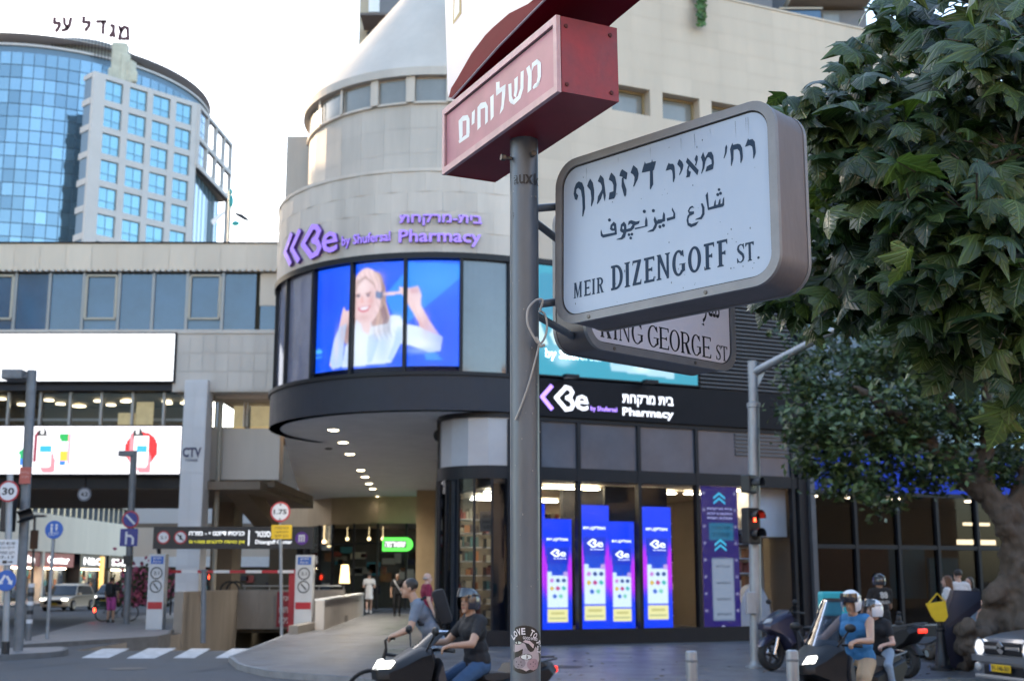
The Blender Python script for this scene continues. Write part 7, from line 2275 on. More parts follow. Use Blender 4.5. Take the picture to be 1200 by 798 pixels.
def leafmat(name, col, col2, rough=.42, trl=.22, isl=.35, veins=False):
    m = bpy.data.materials.new(name); t = nt(m); L = t.links.new
    b = t.nodes['Principled BSDF']; b.inputs['Roughness'].default_value = rough; b.inputs['Specular IOR Level'].default_value = .55
    g = t.nodes.new('ShaderNodeNewGeometry')
    mx = t.nodes.new('ShaderNodeMix'); mx.data_type = 'RGBA'
    mx.inputs[6].default_value = (*col, 1); mx.inputs[7].default_value = (*col2, 1)
    r = t.nodes.new('ShaderNodeMapRange'); r.inputs[1].default_value = .35
    L(g.outputs['Random Per Island'], r.inputs[0]); L(r.outputs[0], mx.inputs[0])
    n = t.nodes.new('ShaderNodeTexNoise'); n.inputs['Scale'].default_value = 14
    mr = t.nodes.new('ShaderNodeMapRange'); mr.inputs[3].default_value = 1 - isl; mr.inputs[4].default_value = 1 + isl
    L(n.outputs[0], mr.inputs[0])
    mm = t.nodes.new('ShaderNodeMix'); mm.data_type = 'RGBA'; mm.blend_type = 'MULTIPLY'; mm.inputs[0].default_value = 1
    L(mx.outputs[2], mm.inputs[6]); L(mr.outputs[0], mm.inputs[7])
    if veins:
        def M(op, a, b_=None):
            k = t.nodes.new('ShaderNodeMath'); k.operation = op
            for i_, v_ in enumerate((a, b_)):
                if v_ is None: continue
                if isinstance(v_, (int, float)): k.inputs[i_].default_value = v_
                else: L(v_, k.inputs[i_])
            return k.outputs[0]
        at = t.nodes.new('ShaderNodeAttribute'); at.attribute_name = 'luv'
        sp = t.nodes.new('ShaderNodeSeparateColor'); L(at.outputs['Color'], sp.inputs[0])
        X = M('ABSOLUTE', M('MULTIPLY', M('SUBTRACT', sp.outputs[0], .5), 2.0)); Yv = M('MULTIPLY', M('SUBTRACT', sp.outputs[1], .3), 2.5)
        d = X
        for (dx, dy) in ((.84, .53), (.99, -.05)): d = M('MINIMUM', d, M('ABSOLUTE', M('SUBTRACT', M('MULTIPLY', X, dy), M('MULTIPLY', Yv, dx))))
        e = M('ABSOLUTE', M('SUBTRACT', M('FRACT', M('MULTIPLY', M('SUBTRACT', Yv, M('MULTIPLY', X, .8)), 6.0)), .5)); d = M('MINIMUM', d, M('ADD', M('MULTIPLY', e, .12), .012))
        vr = t.nodes.new('ShaderNodeMapRange'); vr.inputs[1].default_value = .006; vr.inputs[2].default_value = .034; vr.inputs[3].default_value = 1.9; vr.inputs[4].default_value = 1.0
        L(d, vr.inputs[0])
        mv = t.nodes.new('ShaderNodeMix'); mv.data_type = 'RGBA'; mv.blend_type = 'MULTIPLY'; mv.inputs[0].default_value = 1
        L(mm.outputs[2], mv.inputs[6]); L(vr.outputs[0], mv.inputs[7]); mm = mv
        bp = t.nodes.new('ShaderNodeBump'); bp.inputs['Strength'].default_value = .5; bp.inputs['Distance'].default_value = .01; bp.invert = False; L(vr.outputs[0], bp.inputs['Height']); L(bp.outputs[0], b.inputs['Normal'])
    L(mm.outputs[2], b.inputs['Base Color'])
    tr = t.nodes.new('ShaderNodeBsdfTranslucent'); br = t.nodes.new('ShaderNodeMix'); br.data_type = 'RGBA'; br.blend_type = 'MULTIPLY'; br.inputs[0].default_value = 1
    br.inputs[7].default_value = (1.5, 1.6, .5, 1); L(mm.outputs[2], br.inputs[6]); L(br.outputs[2], tr.inputs[0])
    ms = t.nodes.new('ShaderNodeMixShader'); ms.inputs[0].default_value = trl
    L(b.outputs[0], ms.inputs[1]); L(tr.outputs[0], ms.inputs[2]); L(ms.outputs[0], t.nodes['Material Output'].inputs[0])
    return m
M_BARK = mat('plane_bark', (.10, .085, .065), .85, var=.3, scale=8, bump=.4, bscale=30)
M_LEAF = leafmat('plane_leaf', (.021, .047, .019), (.075, .120, .034), .36, veins=True)
M_RIB = None
LUV = []
HALF = [(.10, -.10), (.30, -.14), (.53, -.05), (.43, .08), (.38, .17), (.52, .28), (.70, .44), (.50, .48), (.32, .48), (.27, .60), (.25, .76), (.12, .90)]
OUT = [(0, 0)] + HALF + [(0, 1.08)] + [(-x, y) for (x, y) in reversed(HALF)]
def leaf(mb, c, nrm, tip, L, m=None):
    nrm = nrm.normalized(); tip = (tip - nrm * tip.dot(nrm)).normalized(); side = nrm.cross(tip)
    k1, k2, cu = random.uniform(.25, 1.0), random.uniform(.10, .75), random.uniform(-.35, .35)
    jx = random.uniform(.85, 1.2); ph = random.uniform(0, 6.28); sk = random.uniform(-.12, .12); wv = random.uniform(.015, .05)
    def q(x, y):
        z = -k1 * x * x - k2 * (y - .3) ** 2 + cu * x * (y - .2) + wv * math.sin(7 * x + 5 * y + ph) - .10 * abs(x)
        return c + (side * ((x + sk * y * y) * jx) + tip * y + nrm * z) * L
    lo, hi = (0, .26), (0, .62)
    pts = [lo, hi]
    for (x, y) in OUT:
        h = lo if y < .40 else hi
        pts.append((h[0] + (x - h[0]) * .52, h[1] + (y - h[1]) * .52))
    js = [random.uniform(.93, 1.08) for _ in OUT]
    pts += [(x * s_, y * s_) for (x, y), s_ in zip(OUT, js)]
    n = len(OUT); fs = []
    for i in range(n):
        j = (i + 1) % n
        a, b = OUT[i][1] < .40, OUT[j][1] < .40
        fs.append((2 + i, 2 + n + i, 2 + n + j, 2 + j))
        if a and b: fs.append((0, 2 + i, 2 + j))
        elif not a and not b: fs.append((1, 2 + i, 2 + j))
        elif a: fs += [(0, 2 + i, 2 + j), (0, 2 + j, 1)]
        else: fs += [(1, 2 + i, 2 + j), (1, 2 + j, 0)]
    mb.add([q(x, y) for (x, y) in pts], fs, m)
    LUV.extend(pts)
random.seed(21)
pt = thing('plane_tree', 'leafy plane tree with big lobed leaves reaching behind the Dizengoff street name box', 'tree', (4.3, 6.3, 0))
mb = MB()
trunk = [(4.3, 6.3, 0), (4.25, 6.3, 1.2), (4.1, 6.25, 2.4), (3.8, 6.15, 3.3)]
mb.tube([trunk[0], (4.3, 6.3, .3)] + trunk[1:], [.28, .20, .17, .14, .11], 14)
mb.build('trunk', M_BARK, pt, smooth=True)
CL = [(985,135,5.35,.24,.22,40),(940,128,5.3,.13,.07,9),(1015,200,5.25,.27,.24,48),(990,265,5.4,.2,.2,36),(950,330,5.6,.22,.10,20),(1020,330,5.4,.24,.12,28),(1040,120,5.7,.26,.18,36),(1090,175,5.2,.32,.26,56),(1075,265,5.05,.33,.26,56),(1145,260,4.85,.33,.28,56),(1060,350,5.2,.26,.12,26),(1130,345,5.0,.32,.2,46),(1190,375,5.0,.28,.24,44),(1120,405,5.1,.16,.10,12),(1185,185,5.0,.32,.28,56),(1165,70,5.0,.30,.2,44),(1150,5,5.3,.34,.16,36),(1035,22,5.8,.14,.09,14),(1005,85,5.6,.14,.09,15),(1085,90,6.0,.22,.12,20),
      (1250,300,5.0,.4,.4,50),(1260,120,5.1,.4,.4,50),(1290,440,5.2,.4,.3,40),(1380,250,5.4,.5,.5,50),(1230,20,5.2,.4,.3,40),
      (1020,250,6.3,.5,.42,90),(1110,300,6.2,.5,.34,90),(1180,200,6.3,.5,.5,90),(1060,140,6.6,.4,.2,45),(985,300,6.4,.3,.24,40),(1180,380,6.0,.4,.22,50),(1320,300,6.4,.7,.7,80),(1450,180,6.2,.8,.8,80)]
lv = MB(); tw_ = MB()
hubs = [Vector((3.8, 6.15, 3.3)), Vector((3.2, 5.9, 3.1)), Vector((2.6, 5.7, 3.3)), Vector((2.1, 5.6, 2.9)), Vector((3.0, 5.7, 3.9))]
for (x, y, Y, r, rz_, n) in CL:
    n = int(n * 1.25)
    c = P(x, y, Y)
    hb = min(hubs, key=lambda h: (h - c).length)
    mid = (hb + c) / 2 + Vector((random.uniform(-.06, .06), random.uniform(-.06, .06), .06))
    tw_.tube([hb, mid, c], [.022, .014, .006], 7)
    for k in range(n):
        q = c + Vector((random.gauss(0, .48) * r, random.gauss(0, .5) * min(r, .35), random.gauss(0, .48) * rz_))
        L = random.uniform(.095, .20) * (1.0 if Y < 6.1 else 1.05)
        nr = Vector((random.gauss(-.12, .42), random.gauss(-.62, .38), random.gauss(.62, .32)))
        tp = Vector((random.gauss(-.1, .5), random.gauss(-.25, .3), random.gauss(-.85, .35)))
        if nr.length < .1 or abs(nr.normalized().dot(tp.normalized())) > .96: continue
        leaf(lv, q, nr, tp, L)
        if k % 4 == 0: tw_.tube([q, (q + c) / 2 + Vector((0, 0, .03)), c], [.0025, .004, .006], 5)
cr = lv.build('crown', M_LEAF, pt, smooth='all')
at = cr.data.color_attributes.new('luv', 'FLOAT_COLOR', 'POINT')
at.data.foreach_set('color', np.array([(x * .5 + .5, y * .4 + .3, 0, 1) for (x, y) in LUV], np.float32).ravel())
for a, b, r0, r1 in (((3.8, 6.15, 3.3), (3.2, 5.9, 3.1), .09, .05), ((3.2, 5.9, 3.1), (2.1, 5.6, 2.9), .045, .025), ((3.2, 5.9, 3.1), (2.6, 5.7, 3.3), .04, .025), ((3.8, 6.15, 3.3), (3.0, 5.7, 3.9), .06, .03)):
    mb = MB(); a, b = Vector(a), Vector(b); mb.tube([a, (a + b) / 2 + Vector((0, 0, .05)), b], [r0, (r0 + r1) / 2, r1], 9); mb.build('branch', M_BARK, pt, smooth=True)
tw_.build('twigs', M_BARK, pt)

# ---- old ficus with a gnarled trunk
fi = thing('ficus_tree', 'old gnarled ficus with a thick twisted trunk and small dark leaves before the blue band', 'tree', (9.15, 23.6, 0))
M_BARK2 = mat('ficus_bark', (.075, .058, .045), .9, var=.55, scale=4.5, bump=1.0, bscale=11, stretch=(1, 1, .4))
base = Vector((9.25, 23.6, 0))
mb = MB(); random.seed(9)
Pf = lambda x, y, Y=23.6: P(x, y, Y) - base
ax = [Vector((.35, 0, -.1)), Pf(1206, 735), Pf(1204, 690), Pf(1198, 640), Pf(1180, 600)]
for k in range(13):
    a0 = k * 2 * math.pi / 13 + random.uniform(-.2, .2)
    pts = []
    for i, c in enumerate(ax):
        t = i / (len(ax) - 1); r = (.70, .50, .38, .28, .20)[i]
        a = a0 + t * 1.6
        pts.append(c + Vector((math.cos(a) * r * .85, math.sin(a) * r * .7, 0)))
    for i in range(len(pts) - 1): caps(mb, pts[i], pts[i + 1], (.21, .19, .16, .12, .10)[i] * random.uniform(.8, 1.2), (.21, .19, .16, .12, .10)[i + 1] * random.uniform(.8, 1.2), 8)
for i in range(len(ax) - 1): caps(mb, ax[i], ax[i + 1], (.55, .42, .32, .22)[i], (.42, .32, .22, .16)[i], 10)
for ch in ([(1196, 640), (1165, 590), (1130, 560), (1085, 515), (1040, 480), (1000, 452)], [(1180, 620), (1200, 570), (1215, 500), (1225, 430)], [(1130, 560), (1120, 500), (1100, 440), (1070, 400)], [(1176, 605), (1150, 560), (1160, 490), (1150, 420)], [(1085, 515), (1020, 510), (970, 500), (930, 480)],
           [(1165, 700), (1200, 660), (1240, 640), (1270, 570)], [(1150, 750), (1170, 700), (1190, 660)]):
    rr = .23 if ch[0][1] > 600 else .11
    for i in range(len(ch) - 1):
        a = rr * (1 - .72 * i / (len(ch) - 1)); b = rr * (1 - .72 * (i + 1) / (len(ch) - 1))
        caps(mb, Pf(*ch[i], 23.5 + .25 * math.sin(i)), Pf(*ch[i + 1], 23.5 + .25 * math.sin(i + 1)), a, b, 8)
for (x, y, x2, y2) in ((1150, 745, 1075, 767), (1140, 755, 1060, 764), (1135, 735, 1085, 760), (1150, 765, 1110, 782), (1220, 760, 1270, 780)):
    g0, g1 = Pf(x, y, 23.2), G(x2, y2) - base
    caps(mb, g0, (g0 + g1) / 2 + Vector((0, 0, -.1)), .16, .10, 8); caps(mb, (g0 + g1) / 2 + Vector((0, 0, -.1)), g1, .10, .05, 8)
tr_ = remesh(mb, 'trunk', M_BARK2, fi, .04, 1, noise=.26, nscale=.22)
ROOTM_f = Matrix.Translation(Vector((9.15, 23.6, 0)))
for v in tr_.data.vertices: v.co += base - Vector((9.15, 23.6, 0))
M_FLEAF = leafmat('ficus_leaf', (.022, .045, .014), (.10, .15, .05), .4, .15, .3)
lv = MB(); random.seed(33)
FC = [(955,405,24,.7),(975,455,24.5,.8),(948,515,23.5,.55),(968,558,23.5,.5),(1000,500,24,.9),(1005,420,25,.9),(1050,465,24,.9),(1060,545,23.5,.75),(1105,490,24,.9),(1110,420,24.5,.9),(1150,470,24,.8),(1150,545,23.5,.7),(1200,430,24,.9),(1205,510,24,.8),(1020,385,25,.8),(1100,370,25,.8),(1180,370,25,.8),(985,560,23.5,.6),(1020,570,23.2,.4),(1095,565,23.2,.45),(1250,460,24,1.1),(1290,540,24,1),(1320,400,25,1.4),(985,380,25,.6),(1040,520,22.8,.6),(960,505,22.8,.6),(1130,510,22.6,.5),(985,455,23,.7),(1030,435,23,.7),(1080,425,23,.7),(1080,500,22.6,.6),(1170,500,22.6,.6),(1185,555,22.6,.5),(1060,400,23,.7),(1130,400,23,.7),(1000,545,22.3,.55),(1060,515,22,.5),(1110,540,22,.5),(1030,480,22,.6),(1090,460,22,.6),(1140,440,22,.6),(990,500,22,.5),(1185,480,22,.6),(1040,400,22.5,.6),(1165,400,22.5,.6),(955,485,22.6,.5),(945,440,23,.5)]
for (x, y, Y, r) in FC:
    c = P(x, y, Y + 1.0)
    for s in range(int(17 * r * r + 6)):
        q0 = c + Vector((random.gauss(0, .5), random.gauss(0, .6), random.gauss(0, .42))) * r
        out = (q0 - c); out.z += .2
        sr = random.uniform(.16, .34)
        for k in range(34):
            q = q0 + Vector((random.gauss(0, .55), random.gauss(0, .55), random.gauss(0, .45))) * sr
            nr = Vector((random.gauss(0, .5), random.gauss(-.35, .5), random.gauss(.7, .4))).normalized()
            u = nr.cross(Vector((random.gauss(0, 1), random.gauss(0, 1), random.gauss(0, 1)))).normalized(); v = nr.cross(u)
            l = random.uniform(.06, .105); w = l * .52
            lv.add([q - u * l, q + v * w + nr * .01, q + u * l, q - v * w + nr * .01], [(0, 1, 2, 3)])
lv.build('crown', M_FLEAF, fi)
# ================================================================ vehicles
M_TYRE = mat('tyre_rubber', (.014, .014, .015), .8, var=.2, scale=20)
M_RIM = mat('dark_alloy', (.06, .06, .065), .35, metal=.8)
M_SCB = mat('scooter_black', (.009, .010, .013), .42, var=.15, scale=4, spec=.3)
M_SCG = mat('scooter_dark_grey', (.045, .048, .058), .35, metal=.3, coat=.3)
M_SEAT = mat('scooter_seat_vinyl', (.018, .018, .02), .6, bump=.1, bscale=80)
M_CHROME = mat('chrome', (.55, .55, .56), .15, metal=1)
M_HEADL = mat('headlight_lit', (.9, .9, .85), .2, emit=(1, .97, .86), est=2.2)
M_HEADOFF = mat('headlight_glass', (.35, .36, .38), .1, spec=.8)
M_TAIL = mat('tail_lamp_red', (.35, .01, .01), .2, emit=(1, .04, .02), est=1.2)
M_SCREEN = glassmat('windscreen_tint', (.55, .6, .68), .25)
def wheel(t, y, r, w, c0=None):
    mb = MB(); mb.torus((0, y, r), r - w * .5, w * .5, 'X', 30, 10, fx=1.15); tr = mb.build('tyre', M_TYRE, t, world=False, smooth=True)
    mb = MB(); R = Matrix.Rotation(math.pi / 2, 4, 'Y')
    mb.torus((0, y, r), r - w * .95, .018, 'X', 24, 6, fx=2.2)
    for k in range(5):
        a = k * 1.2566; mb.bar((0, y, r), (0, y + (r - w) * math.cos(a), r + (r - w) * math.sin(a)), .045, .03)
    mb.lathe([(.05, -.06), (.05, .06)], 12, (0, y, r), R=R); mb.torus((.03, y, r), .11, .008, 'X', 20, 4, fx=.5)
    mb.build('rim', M_RIM, tr, world=False, smooth=True)
def tubep(t, name, pts, r, m, n=8):
    mb = MB(); mb.tube(pts, r, n); return mb.build(name, m, t, world=False, smooth=True)
def pil(t, name, poly, w, m, inset=.88, edge=.6, x0=0, taper=None, par=None):
    mb = MB(); mb.pillow(poly, w, inset, edge, x0, taper); return mb.build(name, m, par or t, world=False, smooth=40)
def scooter(label, loc, rz, body=M_SCB, screen=True, lit=True, topbox=None, group='motor scooters', shield=.36):
    t = thing('motor_scooter', label, 'scooter', loc, rz, group)
    wheel(t, .76, .30, .13); wheel(t, -.74, .28, .15)
    for s in (-1, 1): tubep(t, 'fork', [(.09 * s, .76, .30), (.09 * s, .60, .78)], .026, M_CHROME)
    pil(t, 'front_fender', [(.40, .52), (.52, .66), (.76, .66), (.98, .56), (1.06, .44), (.94, .50), (.76, .60), (.58, .56)], .085, body)
    pil(t, 'front_fairing', [(.30, .42), (.42, .72), (.36, .98), (.42, 1.10), (.56, 1.06), (.80, .93), (1.00, .85), (.99, .75), (.74, .66), (.56, .52), (.46, .36)], .25, body, .72, .45, taper=lambda y, z: 1.15 - max(0, y - .45) * .95)
    pil(t, 'leg_shield', [(.28, .30), (.36, .34), (.40, .80), (.34, .96), (.28, .70)], .30, M_SCG, .85, .7)
    for s in (-1, 1):
        mb = MB(); mb.prism([(.06 * s, .965, .835), (.15 * s, .87, .87), (.155 * s, .82, .93), (.09 * s, .90, .92)], (0, .022, .022)); mb.build('headlight', M_HEADL if lit else M_HEADOFF, t, world=False)
        tubep(t, 'mirror_stem', [(.20 * s, .50, 1.02), (.33 * s, .46, 1.20)], .010, M_SCB, 6)
        mb = MB(); mb.ell((.36 * s, .46, 1.24), (.075, .03, .05), 12, 6); mb.build('mirror', M_SCB, t, world=False, smooth=True)
    if screen:
        mb = MB(); g = []
        for i in range(7):
            x = -.22 + .44 * i / 6
            for k in range(5):
                v = k / 4; g.append((x * (1 - .35 * v), .62 - .10 * (abs(x) / .22) ** 2 - .30 * v, 1.02 + shield * v))
        mb.add(g, [(i * 5 + k, i * 5 + k + 1, (i + 1) * 5 + k + 1, (i + 1) * 5 + k) for i in range(6) for k in range(4)])
        mb.add([(x, y - .006, z) for (x, y, z) in g], [(i * 5 + k, (i + 1) * 5 + k, (i + 1) * 5 + k + 1, i * 5 + k + 1) for i in range(6) for k in range(4)]); mb.build('windscreen', M_SCREEN, t, world=False, smooth=True)
    tubep(t, 'handlebar', [(-.36, .26, 1.04), (-.20, .36, 1.05), (0, .40, 1.02), (.20, .36, 1.05), (.36, .26, 1.04)], .017, M_SCB)
    for s in (-1, 1): tubep(t, 'grip', [(.25 * s, .33, 1.047), (.38 * s, .25, 1.04)], .022, M_SEAT)
    pil(t, 'floorboard', [(-.25, .24), (.40, .26), (.40, .34), (-.20, .36)], .24, M_SCG, .9, .7)
    pil(t, 'centre_tunnel', [(-.30, .30), (.36, .32), (.36, .58), (.05, .52), (-.30, .66)], .10, M_SCB, .8, .5)
    pil(t, 'body_side', [(-.32, .30), (-.20, .40), (-.24, .68), (-.60, .78), (-1.05, .88), (-1.12, .80), (-.95, .62), (-.70, .48), (-.50, .34)], .22, body, .78, .5)
    pil(t, 'seat', [(-.16, .70), (-.12, .76), (-.30, .79), (-.52, .78), (-.60, .88), (-.98, .90), (-1.06, .86), (-.70, .76), (-.30, .68)], .17, M_SEAT, .82, .5)
    pil(t, 'rear_fender', [(-.62, .50), (-.92, .58), (-1.08, .40), (-1.02, .40), (-.90, .52)], .08, M_SCB)
    mb = MB(); mb.box((0, -1.115, .80), (.22, .04, .07), bev=.015); mb.build('tail_lamp', M_TAIL, t, world=False)
    mb = MB(); mb.tube([(.16, -.45, .30), (.19, -.70, .34), (.20, -1.02, .42)], [.03, .055, .06], 12); mb.build('exhaust', M_RIM, t, world=False, smooth=True)
    tubep(t, 'grab_rail', [(-.16, -.72, .86), (-.17, -1.08, .92), (0, -1.16, .93), (.17, -1.08, .92), (.16, -.72, .86)], .014, M_SCG)
    return t
SA = (-.55, 14.0, ZR); SAZ = RAD(117)
scooter('large black maxi scooter with lit headlights, ridden by the man in a dark helmet', SA, SAZ, M_SCB, True, True, shield=.22)
SB = (3.85, 15.0, ZR); SBZ = RAD(134)
scooter('large black scooter with a tall clear windscreen carrying the man in blue and a child', SB, SBZ, M_SCB, True, True, shield=.52)
SC3 = (5.45, 24.4, ZG)
scooter('dark parked scooter without rider, by the pharmacy end post', SC3, RAD(120), mat('scooter_navy', (.02, .022, .05), .3, coat=.4), False, False)
SD = (6.3, 22.8, ZG); SDZ = RAD(35)
scooter('black scooter behind the riders, straddled by the man in the number shirt', SD, SDZ, M_SCB, False, False)
# turquoise delivery box on the rack of a fourth scooter nose
db = thing('delivery_box', 'turquoise delivery box behind the white helmet of the rider in blue', 'box', (4.55, 17.6, ZR))
q = P(976, 707, 17.6)
mb = MB(); mb.box(q, (.34, .32, .32), bev=.03); mb.build('box', mat('turquoise_fabric', (.01, .30, .36), .6, var=.1), db)
mb = MB(); mb.box(q + Vector((0, -.163, .05)), (.345, .012, .05)); mb.build('strap', M_SBLK, db)
mb = MB(); mb.tube([(q.x, q.y, ZR), (q.x, q.y, q.z - .15)], .03, 8); mb.box((q.x, q.y, ZR + .03), (.3, .3, .06)); mb.build('stand', M_SBLK, db)

# bicycle
def bicycle(label, loc, rz, m, cat='bicycle', name='bicycle'):
    t = thing(name, label, cat, loc, rz)
    for y in (.52, -.53):
        mb = MB(); mb.torus((0, y, .345), .325, .019, 'X', 36, 8); tr = mb.build('tyre', M_TYRE, t, world=False, smooth=True)
        mb = MB(); mb.torus((0, y, .345), .303, .010, 'X', 30, 5)
        for k in range(16): mb.tube([(0, y, .345), (0, y + .3 * math.cos(k * .3927), .345 + .3 * math.sin(k * .3927))], .0016, 4)
        mb.tube([(-.04, y, .345), (.04, y, .345)], .02, 8); mb.build('rim', M_RIM, tr, world=False)
    hd, bb, sc, rr = (0, .36, .86), (0, -.06, .30), (0, -.20, .78), (0, -.53, .345)
    mb = MB()
    for a, b in ((hd, sc), ((0, .38, .78), bb), (bb, sc)): mb.tube([a, b], .019, 8)
    for s in (-1, 1): mb.tube([(.04 * s, -.06, .30), (.05 * s, -.53, .345)], .010, 6); mb.tube([(.02 * s, -.19, .74), (.05 * s, -.53, .345)], .009, 6); mb.tube([(.03 * s, .40, .72), (.05 * s, .52, .345)], .013, 6)
    mb.tube([(0, .35, .92), (0, .41, .70)], .022, 8); mb.build('frame', m, t, world=False, smooth=True)
    tubep(t, 'handlebar', [(-.30, .24, 1.06), (-.12, .34, 1.05), (0, .36, 1.02), (.12, .34, 1.05), (.30, .24, 1.06)], .013, M_SCB); tubep(t, 'stem', [(0, .35, .90), (0, .36, 1.03)], .016, M_SCB)
    tubep(t, 'seat_post', [sc, (0, -.24, .93)], .014, M_CHROME)
    mb = MB(); mb.ell((0, -.26, .945), (.075, .14, .03), 12, 6); mb.build('saddle', M_SEAT, t, world=False, smooth=True)
    mb = MB(); mb.torus(bb, .09, .008, 'X', 20, 5)
    for s in (-1, 1): mb.tube([(.07 * s, -.06, .30), (.08 * s, -.06 + .10 * s, .30 - .13 * s)], .01, 5); mb.box((.12 * s, -.06 + .10 * s, .30 - .13 * s), (.09, .07, .02))
    mb.build('crank', M_RIM, t, world=False)
    return t
BC = (-1.22, 16.2, ZR); BCZ = RAD(94)
bicycle('black city bicycle ridden by the man in the grey shirt, behind the big scooter', BC, BCZ, M_SCB)
gp = G(132, 728)
cbk = bicycle('dark cargo bicycle with a crate and red tail lamp on the far left pavement', (gp.x + .15, gp.y, ZG), RAD(-62), M_SBLK, name='cargo_bicycle')
mb = MB()
for k in range(4): mb.box((0, -.62, .52 + k * .09), (.46, .46, .05))
for sx in (-1, 1):
    for sy in (-1, 1): mb.box((.22 * sx, -.62 + .22 * sy, .66), (.03, .03, .36))
mb.build('crate', mat('dark_green_crate', (.02, .045, .035), .6), cbk, world=False)
mb = MB(); mb.ell((0, -.88, .46), (.09, .04, .09)); mb.build('tail_lamp', MATS['red_signal_glow'], cbk, world=False)

# cars
M_CGLASS = mat('car_glass', (.015, .018, .022), .04, spec=.9)
def car(name, label, loc, rz, paint, L=4.1, Wd=1.74, H=1.52, suv=False, lit=False, group=None, plate=None, detail=False):
    t = thing(name, label, 'car', loc, rz, group)
    h = L / 2
    hz = .92 if suv else .80
    bz = .22
    body = [(h - .02, bz + .05), (h, .45), (h - .03, .66), (h - .14, hz - .07), (h - .5, hz + .0), (h - 1.15, hz + .07), (h - 1.3, hz + .09), (-h + .35, hz + .10), (-h + .08, hz), (-h, .55), (-h + .04, bz + .06), (-h + .40, bz), (h - .3, bz)]
    pil(t, 'body', body, Wd / 2, paint, .93, .78, taper=lambda y, z: 1 - .10 * max(0, (abs(y) - h + .55)) / .55)
    top = [(h - 1.10, hz + .05), (h - 1.62, H - .10), (h - 1.95, H - .02), (h - 2.6, H), (-h + .75, H - .06), (-h + .25, hz + .08)]
    tp = lambda y, z: 1 - .20 * max(0, z - hz) / (H - hz)
    pil(t, 'roof', top, Wd / 2 * .97, paint, .96, .86, taper=tp)
    side = [(h - 1.22, hz + .10), (h - 1.66, H - .14), (-h + .85, H - .15), (-h + .42, hz + .12)]
    for s in (-1, 1):
        mb = MB(); f = lambda y, z, o: (s * (Wd / 2 * .97 * tp(y, z) + o), y, z)
        mb.poly([f(y, z, .006) for (y, z) in side]); mb.build('side_window', M_CGLASS, t, world=False)
        mb = MB(); mb.box((s * (Wd / 2 + .09), h - 1.35, hz + .18), (.17, .10, .13), bev=.03); mb.build('wing_mirror', paint, t, world=False)
        for y in (h - .82, -h + .78):
            mb = MB(); mb.torus((s * (Wd / 2 - .10), y, .32), .235, .095, 'X', 24, 8); w = mb.build('tyre', M_TYRE, t, world=False, smooth=True)
            mb = MB(); mb.lathe([(.0, .0), (.19, .02), (.205, 0)], 16, (s * (Wd / 2 - .015), y, .32), R=Matrix.Rotation(s * math.pi / 2, 4, 'Y')); mb.build('rim', M_RIM if suv else mat('silver_alloy', (.35, .35, .36), .3, metal=.8), w, world=False, smooth=True)
    wd = Wd / 2
    mb = MB(); a, b = h - 1.14, h - 1.60
    k0, k1 = .90 * wd, .80 * wd * .97
    g = []
    for i in range(7):
        u = i / 3 - 1; g += [(u * k0, a + .075 - .06 * u * u, hz + .09), (u * k1, b + .075 - .06 * u * u, H - .11)]
    mb.add(g, [(2 * i, 2 * i + 2, 2 * i + 3, 2 * i + 1) for i in range(6)]); mb.build('windscreen', M_CGLASS, t, world=False, smooth=True)
    if detail:
        for s in (-1, 1):
            R = Matrix.Rotation(-math.pi / 2, 4, 'X')
            mb = MB(); mb.lathe([(.125, -.06), (.13, .03), (.11, .045), (.0, .05)], 20, (s * .60, h - .055, .70), R=R); hl = mb.build('headlight', mat('headlight_white', (.6, .62, .65), .12, emit=(1, .98, .95), est=.5), t, world=False, smooth=True)
            mb = MB(); mb.torus((s * .60, h - .02, .70), .135, .018, 'Y', 24, 6); mb.build('bezel', M_CHROME, hl, world=False)
            mb = MB(); mb.ell((s * .66, h - .02, .40), (.09, .05, .08)); mb.build('fog_lamp', M_HEADOFF, t, world=False, smooth=True)
        mb = MB(); mb.box((0, h - .015, .70), (.92, .06, .20), bev=.03); gr = mb.build('grille', M_BLK, t, world=False)
        for s in (-1, 1):
            mb = MB(); mb.box((s * .27, h + .022, .71), (.34, .03, .06), bev=.012); mb.build('chrome_bar', M_CHROME, gr, world=False)
        mb = MB(); st_ = [(-.09, .03), (.02, .10), (.09, .04), (.0, .0), (.09, -.03), (-.02, -.10), (-.09, -.04), (.0, 0.0)]
        mb.prism([(x, h + .03, .71 + z) for (x, z) in st_], (0, .018, 0)); mb.build('emblem', M_CHROME, gr, world=False)
        mb = MB(); mb.box((0, h - .02, .36), (1.0, .06, .18), bev=.03); mb.build('lower_grille', M_BLK, t, world=False)
        pil(t, 'bumper', [(h - .25, .46), (h + .03, .48), (h + .04, .58), (h - .1, .60)], Wd / 2 * .93, paint, .94, .8)
        mb = MB(); mb.box((0, h + .03, .255), (1.3, .09, .06), bev=.02); mb.build('skid_plate', mat('skid_silver', (.40, .40, .42), .35, metal=.6), t, world=False)
    else:
        for s in (-1, 1):
            mb = MB(); mb.box((s * (wd - .27), h - .09, .66), (.36, .16, .13), bev=.04); mb.build('headlight', M_HEADL if lit else M_HEADOFF, t, world=False)
        mb = MB(); mb.box((0, h - .0, .50), (1.1, .05, .22), bev=.03); mb.build('grille', M_BLK, t, world=False)
    if plate:
        py = h + (.065 if detail else .035)
        mb = MB(); mb.box((0, py, .40), (.52, .012, .112), bev=.004); pl_ = mb.build('number_plate', M_SYEL, t, world=False)
        mb = MB(); put_text(mb, plate, lambda x, y: Vector((-x, py + .0075, y)), (-.20, .362, .235, .438), offset=.03)
        mb.build('plate_number', M_SBLK, pl_, world=False)
        mb = MB(); mb.box((.24, py + .0015, .40), (.035, .012, .108)); mb.build('plate_band', M_SBLUE, pl_, world=False)
    return t
